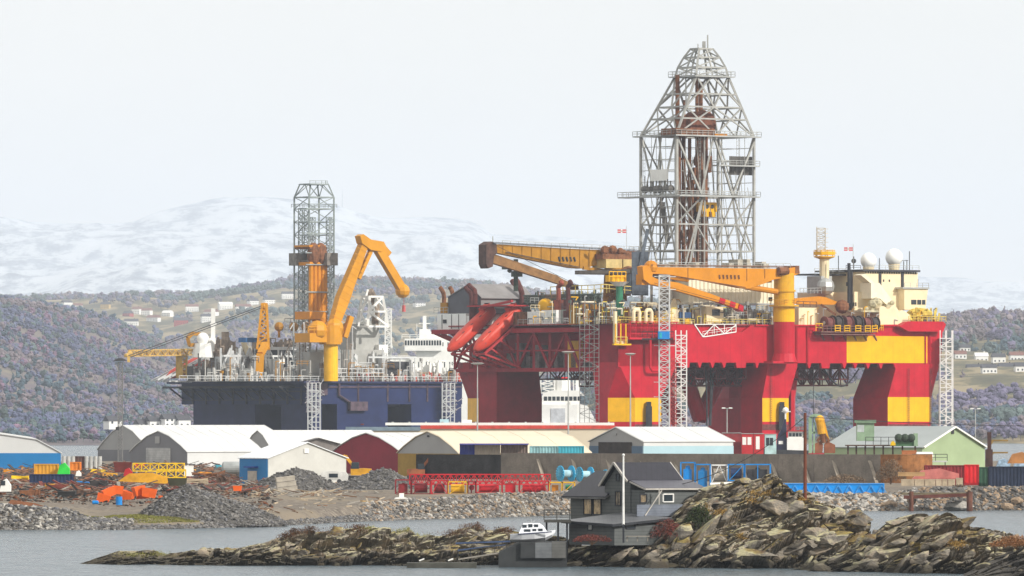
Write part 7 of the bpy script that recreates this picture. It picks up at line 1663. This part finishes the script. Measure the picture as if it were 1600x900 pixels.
# ---------- grey house on the rock ----------
TH=34
WL=mat('grey_clapboard',(.10,.108,.108),.75,var=.08,scale=1.2,lines=(2,.32,.75)); RFD=mat('black_metal_roof',(.03,.03,.04),.38,var=.12,scale=1,lines=(0,.5,.35)); RFL=mat('grey_metal_roof',(.12,.125,.135),.4,var=.12,scale=1,lines=(0,.4,.4)); TRM=mat('dark_trim',(.03,.033,.04),.5); TRL=mat('pale_trim',(.42,.40,.37),.6); WFR=mat('white_frame',(.75,.75,.73),.4); DKW=mat('window_reflecting',(.22,.17,.11),.08,var=.5,scale=2)
Y0=712; K=Frame(985,Y0,TH,Y0); hs=thing('house','dark grey clapboard house with black metal roofs built against the rock','house',K.l(3,2,1))
z=K.z
def kb(mb,u0,u1,v0,v1,z0,z1): return K.lb(mb,u0,u1,v0,v1,z0,z1)
Lv=(K.e(945,0)-K.C).dot(K.v); Lu=(K.f(1062,0)-K.C).dot(K.u); zb=z(850); ze=z(752); zr=z(725)
m=MB(); K.ep(m,[(985,850),(945,850),(945,758),(966,725.8),(985,753)],0,Lu); m.build('wall',WL,hs)
# roof: main ridge along u
m=MB(); 
def quad(mb,a,b,c,d,t=.12): n=(b-a).cross(d-a).normalized()*t; mb.prism([a,b,c,d],n)
va=Lv/2+.0
R0=lambda u,v,zz: K.l(u,v,zz)
quad(m,R0(-.4,-.05,ze+.02),R0(Lu+.3,-.05,ze+.02),R0(Lu+.3,va,zr+.05),R0(-.4,va,zr+.05)); quad(m,R0(-.4,va,zr+.05),R0(Lu+.3,va,zr+.05),R0(Lu+.3,Lv+.3,z(760)),R0(-.4,Lv+.3,z(760)))
m.build('roof',RFD,hs)
# lean-to roof over the right part
LT=2.5; m=MB(); quad(m,R0(-.1,-LT,z(764)),R0(Lu+1.2,-LT,z(764)),R0(Lu+1.2,.1,z(752)+.05),R0(-.1,.1,z(752)+.05),.1); m.build('lean_to_roof',mat('lean_to_metal',(.07,.07,.09),.3,var=.1,lines=(0,.5,.3)),hs)
m=MB(); kb(m,.1,Lu+.4,-LT+.3,0,z(810),z(765)-.05); kb(m,Lu+.4,Lu+.6,-LT+.3,3,z(800),z(765)-.1); lt=m.build('lean_to_wall',WL,hs)
m=MB(); m.beam(R0(-.45,-.1,ze),R0(-.45,va,zr+.1),.16,.2); m.beam(R0(-.45,va,zr+.1),R0(-.45,Lv+.3,z(760)),.16,.2); m.beam(R0(Lu+.35,-.1,ze),R0(Lu+.35,va,zr+.1),.14,.16); m.beam(R0(-.1,-LT-.05,z(764)),R0(Lu+1.2,-LT-.05,z(764)),.1,.14); m.beam(R0(-.1,-LT,z(764)),R0(-.1,0,z(752.5)),.12,.14); m.build('barge_board',TRL,hs)
def win(face,x0,x1,y0,y1,d,fm,gm,th=.08,mull=0,parent=hs):
    pt,q=(K.e,K.u) if face=='e' else (K.f,K.v); m=MB(); a=[pt(x0,y1,d),pt(x1,y1,d),pt(x1,y0,d),pt(x0,y0,d)]; 
    w=m
    for i in range(4): w.beam(a[i]-q*.03,a[(i+1)%4]-q*.03,.13,.1)
    if mull: w.beam((a[0]+a[1])/2-q*.03,(a[2]+a[3])/2-q*.03,.08)
    o=m.build('window',fm,parent); m=MB(); m.prism([p-q*.02 for p in a],q*.015); m.build('pane',gm,o); return o
win('e',962,970,768,790,0,TRM,DKW,mull=1); win('e',963.5,968,741,751,0,TRM,GLS)
dF=-LT+.3
win('f',1036,1052,772,784,dF,WFR,GLS); win('f',1000,1010,772,785,dF,TRM,DKW)
# balcony and posts
m=MB(); kb(m,-1.4,5.4,dF-.9,dF-.8,z(806),z(788)); m.build('balcony_panel',mat('balcony_grey',(.15,.17,.21),.7,lines=(2,.25,.6)),hs)
m=MB(); kb(m,-1.4,5.4,dF-.9,dF,z(808),z(806)); m.build('balcony_floor',TRM,hs)
m=MB(); m.beam(K.f(1008,805,dF-1),K.f(1034,766,dF-1),.09); m.beam(K.f(1030,788,dF-.9),K.f(1030,763,dF-.9),.1); m.build('white_brace',TRL,hs)
# left wing: ridge runs back along v, beyond the main gable
wC=K; Lw0=Lv; Lw=(K.e(888,0)-K.C).dot(K.v)
m=MB(); K.lb(m,.25,5.0,Lw0,Lw,z(850),z(777)); wg=m.build('wing_wall',WL,hs)
m=MB(); zz0=z(778); zz1=z(738); l=K.l
quad(m,l(-.4,Lw0-.75,zz0),l(2.6,Lw0-.9,zz1),l(2.6,Lw-.9,zz1),l(-.4,Lw+.5,zz0)); quad(m,l(2.6,Lw0,zz1),l(5.4,Lw0,zz0),l(5.4,Lw+.5,zz0),l(2.6,Lw-.9,zz1)); m.add([l(-.4,Lw+.5,zz0),l(2.6,Lw-.9,zz1),l(5.4,Lw+.5,zz0)],[(0,1,2)]); m.build('wing_roof',RFD,hs)
m=MB(); m.beam(l(-.45,Lw0-.75,zz0-.05),l(-.45,Lw+.5,zz0-.05),.1,.16); m.beam(l(-.4,Lw0-.8,zz0),l(1.2,Lw0-.85,z(762)),.1,.14); m.build('gutter',mat('gutter',(.12,.12,.12)),hs)
for x0,x1 in ((912,924.5),(927,939)):
    pt=lambda x,y: K.e(x,y,.19); a=[pt(x0,805),pt(x1,805),pt(x1,780.5),pt(x0,780.5)]; m=MB()
    for i in range(4): m.beam(a[i],a[(i+1)%4],.12)
    o=m.build('window',TRM,hs); m=MB(); m.prism([p+K.u*.02 for p in a],K.u*.015); m.build('pane',mat('reflect_tan',(.42,.30,.16),.15,var=.5,scale=1.5),o)
# lower annex
Nx=Frame(960,703.5,TH,703.5); ln=Nx.l; La=(Nx.e(889,0)-Nx.C).dot(Nx.v); Lb=(Nx.f(1042,0)-Nx.C).dot(Nx.u); za=z(850); 
m=MB(); m.prism([ln(0,0,za),ln(Lb,0,za),ln(Lb,La,za),ln(0,La,za)],(0,0,z(818)-za)); an=m.build('annex_wall',WL,hs)
m=MB(); a_,b_,c_,d_=ln(-.5,-.4,z(819)),ln(Lb+.3,-.4,z(810)),ln(Lb+.3,La+.2,z(803)),ln(-.5,La+.5,z(815)); m.prism([a_,b_,c_,d_],(0,0,.14)); m.build('annex_roof',RFL,hs)
m=MB(); m.beam(a_,b_,.08,.22); m.beam(a_,d_,.08,.22); m.build('fascia',TRM,hs)
def win2(face,x0,x1,y0,y1,fm,gm):
    pt,q=(Nx.e,Nx.u) if face=='e' else (Nx.f,Nx.v); a=[pt(x0,y1)-q*.05,pt(x1,y1)-q*.05,pt(x1,y0)-q*.05,pt(x0,y0)-q*.05]; m=MB()
    for i in range(4): m.beam(a[i],a[(i+1)%4],.1)
    o=m.build('window',fm,hs); m=MB(); m.prism([p+q*.02 for p in a],q*.015); m.build('pane',gm,o)
win2('e',919,926,820,829,TRM,mat('pale_pane',(.45,.45,.42),.2)); win2('f',978,992,819,826,TRM,GLS)
m=MB(); m.path([K.e(961,823,-3.6),K.e(951,823,-3.6),K.e(931,836,-3.6)],.09,6); m.path([K.e(958,822,-3.5),K.e(958,845,-3.5)],.07,6); m.build('drain_pipe',TRM,hs)
# bench and flagpole
bn=thing('bench','grey plank bench beside the annex wall under the flagpole','bench',P(990,842,700)); m=MB(); p=P(978,838,700);q=P(1015,838,700); m.beam(p,q,.5,.08); m.build('seat',wd[1],bn)
for x in (980,996,1012): m=MB(); m.beam(P(x,838,700),P(x,846,700),.1); m.build('leg',wd[1],bn)
fp=thing('flagpole','white flagpole with dark foot in front of the grey house','flagpole',P(974,846,699)); m=MB(); m.tube(P(974,820,699),P(974,712,699),.12,12,.08); m.ball(P(974,711,699),.14,10,6); m.build('pole',WFR,fp); m=MB(); m.box(P(972.6,846,699).x,P(975.6,846,699).x,698.8,699.1,PZ(848,699),PZ(819,699)); m.build('foot',TRM,fp)
# deck at left of wing
m=MB(); dkx=thing('terrace','dark timber terrace with railing left of the house','terrace',P(866,815,708)); m.box(PX(850,708),PX(892,708),706,710,PZ(816,708),PZ(812,708)); m.build('floor',mat('terrace_dark',(.06,.06,.055),.8),dkx)
m=MB(); m.rail((PX(850,706),706,PZ(812,706)),(PX(890,706),706,PZ(812,706)),.9,.8,.04,3); m.build('railing',mat('terrace_dark',(.06,.06,.055)),dkx)
m=MB()
for x in (854,872,886): m.beam((PX(x,707),707,.2),(PX(x,707),707,PZ(816,707)),.18)
m.build('post',TRM,dkx)
# boathouse quay
qy=thing('quay','grey plank clad quay with slip under the small cabin boat','quay',P(835,868,700)); QG=mat('quay_grey',(.12,.12,.115),.8,var=.15,lines=(2,.3,.4)); QD=mat('quay_dark',(.04,.043,.045),.8,var=.2)
m=MB(); m.prism([Vector((PX(a,700),700,PZ(b,700))) for a,b in ((779,888),(779,864),(812,847),(886,847),(886,890))],(0,7,0)); m.build('base',QD,qy)
for a,b,t,mt in ((813,836,848,QD),(836,862,847.5,mat('quay_mid',(.15,.16,.17),.8,lines=(2,.3,.3))),(862,884,846,QG)): m=MB(); m.box(PX(a,699.8)+.02,PX(b,699.8),699.7,699.95,PZ(872,699.8),PZ(t,699.8)); m.build('cladding',mt,qy)
sl=thing('slip_rail','blue-grey boat slip rail sloping towards the skerry','slip rail',P(760,860,706)); m=MB(); 
for dy in (0,2): m.beam(P(712,849,706)+Vector((0,dy,0)),P(800,846,706)+Vector((0,dy,0)),.12); m.beam(P(715,860,706)+Vector((0,dy,0)),P(790,851,706)+Vector((0,dy,0)),.10)
m.build('rail',mat('slip_blue',(.05,.08,.16),.5),sl)
gw=thing('gangway','narrow grey gangway with railing leading down to the floating dock','gangway',P(750,868,702)); m=MB(); m.beam(P(716,874,702),P(792,862,702),1.0,.12); m.build('deck',wd[1],gw); m=MB(); m.rail(P(716,872,701.5),P(792,860,701.5),.6,1,.03); m.build('railing',TRM,gw)
fd=thing('floating_dock','low dark floating dock at the near side of the skerry','dock',P(690,880,700)); m=MB(); m.box(PX(636,699),PX(745,699),697,700.5,-.1,.45); m.build('deck',mat('dock_dark',(.07,.07,.06),.8,var=.3),fd)
for x in (655,700): m=MB(); m.beam(P(x,876,699.5),P(x+8,873,699.5),.25,.12); m.build('cleat',WFR,fd)
# cabin boat
bo=thing('cabin_boat','small white cabin boat with dark windows resting on the quay','boat',P(832,846,702)); Yb=700.9
m=MB(); n=9; ring=[]
def sect(px,zk,zg,hw,y=Yb+1.2): x=PX(px,Yb); return [(x,y,zk),(x,y-hw*.75,zk+(zg-zk)*.35),(x,y-hw,zg),(x,y+hw,zg),(x,y+hw*.75,zk+(zg-zk)*.35)]
S=[sect(797,PZ(847,Yb),PZ(835,Yb),.9),sect(815,PZ(848,Yb),PZ(834,Yb),1.1),sect(835,PZ(847,Yb),PZ(833,Yb),1.1),sect(852,PZ(845,Yb),PZ(831,Yb),.85),sect(863,PZ(839,Yb),PZ(829,Yb),.4),sect(868,PZ(832,Yb),PZ(828,Yb),.08)]
vs=[p for s_ in S for p in s_]; fs=[(0,1,2,3,4)[::-1],tuple(range(25,30))]
for k in range(5): fs+=[(k*5+i,k*5+(i+1)%5,(k+1)*5+(i+1)%5,(k+1)*5+i) for i in range(5)]
m.add(vs,fs); bh=m.build('hull',mat('boat_white',(.72,.74,.78),.3,var=.03),bo)
m=MB(); y0,y1=Yb+.45,Yb+1.95
m.add([Vector((PX(a,Yb),yy,PZ(b,Yb))) for a,b,yy in ((810,835,y0),(856,832,y0),(849,822,y0+.2),(843,817.5,y0+.25),(818,817.5,y0+.25),(810,835,y1),(856,832,y1),(849,822,y1-.2),(843,817.5,y1-.25),(818,817.5,y1-.25))],[(0,1,2,3,4),(9,8,7,6,5),(1,0,5,6),(2,1,6,7),(3,2,7,8),(4,3,8,9),(0,4,9,5)]); cbn=m.build('cabin',mat('boat_white',(.72,.74,.78)),bo)
for q in (((816,823,820,825),(825.5,832,819,825),(834.5,841,819.5,825.5),(819,829,827,831),(832,838,826.5,830),(841,848,826,830))):
    m=MB(); m.box(PX(q[0],Yb),PX(q[1],Yb),y0+.02 if q[2]>825 else y0+.14,y0+.3,PZ(q[3],Yb),PZ(q[2],Yb)); m.build('window',GLS,cbn)
m=MB(); m.beam(P(809,834.5,Yb+.1),P(862,831,Yb+.1),.05,.09); m.build('rubbing_strake',mat('strake_navy',(.03,.04,.1)),bo)
m=MB(); m.beam(P(830,817,Yb+1),P(830,811,Yb+1),.04); m.beam(P(828,817,Yb+1),P(836,814,Yb+1),.04); m.build('mast',GLV,bo)
# ---------- shrubs and heather ----------
def ground_z_ray(px,py,Y): return P(px,py,Y)
def bush(name,label,px,pyb,Y,w,h,mt,n,seed,cat='shrub',leaf=.12,stem=True):
    R=random.Random(seed); b=(onrock(px,pyb) if Y<760 else None) or P(px,pyb,Y); o=thing(name,label,cat,b); m=MB()
    for i in range(n):
        a=R.uniform(0,6.28); t=R.random()**.6; r_=w*.5*t; hh=h*(1-.6*t*t)*R.uniform(.35,1); p=b+Vector((r_*math.cos(a),r_*math.sin(a)*.7,hh)); q=Vector((R.gauss(0,1),R.gauss(0,1),R.gauss(0,1))).normalized()*leaf*R.uniform(.6,1.5); s_=Vector((R.gauss(0,1),R.gauss(0,1),R.gauss(0,1))).normalized()*leaf; m.add([p,p+q,p+s_],[(0,1,2)])
    m.build('foliage',mt,o); m=MB()
    for i in range(16): a=R.uniform(0,6.28); r_=w*.4*R.random(); m.tube(b+Vector((0,0,-.2)),b+Vector((r_*math.cos(a),r_*math.sin(a)*.6,h*R.uniform(.5,.95))),.03,3,.01)
    m.build('stems',wd[2],o); return o
HB_=mat('heather_brown',(.11,.055,.03),.95,var=.3,scale=2); HR=mat('shrub_red',(.17,.05,.04),.95,var=.3,scale=2); JG=mat('juniper_green',(.04,.055,.02),.95,var=.3,scale=2); GO=mat('dry_grass_gold',(.38,.24,.07),.95,var=.3,scale=2)
bush('shrub','bare reddish shrub against the annex wall',1042,846,700,3.2,2.2,HR,1600,1); bush('shrub','low red-brown shrubs along the annex foot',925,848,700.5,3.5,.8,HR,900,2); bush('juniper','dark green juniper on the slope right of the house',1092,832,706,2.8,2.6,JG,2600,3,leaf=.15); bush('juniper','ochre tinged juniper just right of the dark one',1103,826,708,1.3,2.4,mat('juniper_ochre',(.22,.15,.04),.95),800,4)
bush('shrub','bare brown thicket at the rusty end of the concrete wall',1392,757,1235,5,4.2,mat('twig_brown',(.2,.14,.09),.95,var=.3),2200,5,leaf=.2); bush('shrub','sparse bare bush left of the thicket by the wall',1320,756,1240,7,1.6,mat('twig_brown',(.2,.14,.09)),1500,6,leaf=.2); bush('shrub','orange-brown bracken at the far right skerry',1590,858,690,5,1.2,mat('bracken',(.26,.12,.05),.95,var=.3,scale=2),2600,7); bush('shrub','dark bare bush beside the jetty post',1500,772,1150,4.5,1.5,mat('twig_dark',(.12,.09,.07),.95),1200,8,leaf=.18)
def patches(label,pts,mt,seed,Y,n=700,leaf=.12,h=.45):
    R=random.Random(seed); m=MB()
    for (px,py,w) in pts:
        for i in range(n):
            x=px+R.gauss(0,w/2.2); p=onrock(x,py+abs(R.gauss(0,3)));
            if p is None: continue
            p=Vector(p); p.z+=R.uniform(-.1,h); q=Vector((R.gauss(0,1),R.gauss(0,1),R.gauss(.6,1))).normalized()*leaf*R.uniform(.6,1.8); s_=Vector((R.gauss(0,1),R.gauss(0,1),R.gauss(0,1))).normalized()*leaf*.7; m.add([p,p+q,p+s_],[(0,1,2)])
    tag(m.build('heather',mt),label,'heather',kind='stuff')
patches('brown heather tufts along the crest of the low skerry',[(445,838,16),(460,832,18),(485,828,20),(520,826,24),(560,826,16),(700,834,30),(735,824,24),(755,822,14),(790,830,20)],HB_,11,746)
patches('yellow green moss on the low skerry crest',[(575,825,16),(620,828,14),(640,826,16),(660,834,14),(210,866,30),(250,864,20)],mat('moss_yellow',(.25,.24,.06),.95,var=.2),12,745,500,.09,.25)
patches('dry golden grass in hollows of the tall rock',[(1190,770,30),(1215,790,26),(1180,782,20),(1130,800,18),(1250,782,14),(1160,838,10)],GO,13,722,500,.13,.3)
patches('golden grass tufts on the right skerry',[(1475,845,22),(1498,850,16)],GO,14,690,700,.12,.3)
# ---------- far houses ----------
HWm=mat('far_house_white',(.75,.75,.73),.6,var=.05,scale=.1); HRm=mat('far_house_red',(.32,.06,.05),.6); HYm=mat('far_house_ochre',(.5,.36,.15),.6); RD1=mat('far_roof_dark',(.07,.07,.08),.7); RD2=mat('far_roof_brown',(.2,.1,.08),.7)
def far_house(label,px,hz,Yg,w,d,h,rh,wm_,rm,rz=0,py=None):
    x=PX(px,Yg); zz=float(hz(np.array([x]),np.array([float(Yg)]))[0])
    o=bpy.data.objects.new('house',None); COL.objects.link(o); o.location=(x,Yg,zz-.5); ORG[o.name]=Vector((0,0,0)); tag(o,label,'house'); o.rotation_euler=(0,0,rz)
    m=MB(); m.box(-w/2,w/2,-d/2,d/2,-2,h); m.build('wall',wm_,o)
    m=MB(); e=.4; m.add([(-w/2-e,-d/2-e,h),(w/2+e,-d/2-e,h),(w/2+e,d/2+e,h),(-w/2-e,d/2+e,h),(-w/2-e,0,h+rh),(w/2+e,0,h+rh)],[(0,1,5,4),(2,3,4,5),(1,2,5),(3,0,4),(0,3,2,1)]); rf=m.build('roof',rm,o)
    m=MB(); m.box(w*.2,w*.2+.8,-.4,.4,h+rh*.5,h+rh+.9); m.build('chimney',rm,rf)
    n=max(2,int(w/2.6))
    for s in range(2 if h>4.5 else 1):
        for i in range(n): m=MB(); c=-w/2+w*(i+.5)/n; m.box(c-.55,c+.55,-d/2-.05,-d/2,1.+s*2.7,2.3+s*2.7); m.build('window',GLS,o)
    return o
for (px,py,w,h,rm,l) in ((1523,583,15,4.5,RD1,'white house with wide dark roof, front row at the right hillside'),(1545,583,13,4.5,RD1,'white house next to the wide one in the front row'),(1572,581,14,4.5,RD1,'white house with slate roof right in the front row'),(1596,580,12,4.5,RD1,'white house at the right edge of the front row'),(1500,560,11,4,RD2,'small pale house beside the far scaffold tower'),(1533,565,12,5,HWm,'white house with pale flat looking roof in the second row'),(1560,566,12,5,RD1,'tall white house in the second row'),(1588,564,13,5,RD2,'cream house with brown roof in the second row'),(1507,548,10,3.5,RD1,'little white house high beside the rig end')):
    Yq=T4Y[T4H.index((px,py))]; far_house(l,px,h4,Yq,w*.8,9,h*.9,2.8,HWm,rm,.1)
for (px,py,w,h,rm,wm_,l) in ((268,664,22,8,RD1,HWm,'large white house with dark gable by the far left shore, half behind the blue rig'),(284,664,14,7,RD1,HWm,'white house touching the blue rig edge at the far shore'),(238,664,12,6,RD1,HWm,'white house with steep roof on the far left shore'),(220,665,10,4,RD1,HWm,'small white house left of the steep roofed one'),(176,660,15,4,RD1,HWm,'long white low house behind the light mast')):
    Yq=4030; o=far_house(l,px,lambda a,b:np.array([PZ(py+2,4030)-.5]),Yq,w*.5,7,h*.6,2.8,wm_,rm,.5)
R=random.Random(77); 
cols=[(HWm,RD1,'white','dark'),(HWm,RD2,'white','brown'),(HYm,RD1,'ochre','dark'),(HRm,RD1,'red','dark'),(HWm,HWm,'white','pale')]
pos_=['above the left wood edge','near the ridge line at left','beside the tallest trees at left','left of the middle field','in the middle field','below the ridge at left','at the lower field edge','above the radome of the blue rig','above the lifeboat of the blue rig','left of the thin amber crane','on the ridge above the radome','on the ridge behind the amber crane','right of the ridge trees','low above the blue rig','in the gap above the boom tip','in the upper field at left','in the lower field at left','behind the stay wires','left of the slim derrick','right of the tall amber crane','left of the slate module']
for k,(px,py) in enumerate(T2H):
    c=cols[R.choice((0,0,0,1,1,2,3,4))]; Yq=T2Y[k]; far_house('far %s house with %s roof %s'%(c[2],c[3],pos_[k]),px,h2,Yq,R.uniform(9,16)*1.45,11,R.uniform(5.2,8.5),4,c[0],c[1],R.uniform(-.6,.6))
# radio mast on the mountain
Ym=MYC; rm_=thing('radio_mast','faint slender radio mast on the snowy mountain','mast',(PX(535,Ym),Ym,PZ(335,Ym))); m=MB(); m.tube((PX(535,Ym),Ym,PZ(338,Ym)),(PX(535,Ym),Ym,PZ(312,Ym)),5,8,3); m.build('lower_mast',GLV,rm_); m=MB(); m.tube((PX(535,Ym),Ym,PZ(312,Ym)),(PX(535,Ym),Ym,PZ(294,Ym)),2.0,8,1.2); m.build('upper_mast',GLV,rm_)
# ---------- haze ----------
hb=MB(); hb.box(-9000,9000,-60,49500,-5.2,1420)
hzm=bpy.data.materials.new('haze_air'); hzm.use_nodes=True; t=hzm.node_tree; t.nodes.clear()
o_=t.nodes.new('ShaderNodeOutputMaterial'); v_=t.nodes.new('ShaderNodeVolumePrincipled'); v_.inputs['Density'].default_value=3.8e-5; v_.inputs['Color'].default_value=(.79,.87,1,1); v_.inputs['Anisotropy'].default_value=.0
t.links.new(v_.outputs[0],o_.inputs['Volume'])
tag(hb.build('haze',hzm,org=(0,8000,-5.2)),'pale sea haze in the air over the whole harbour','haze',kind='stuff')
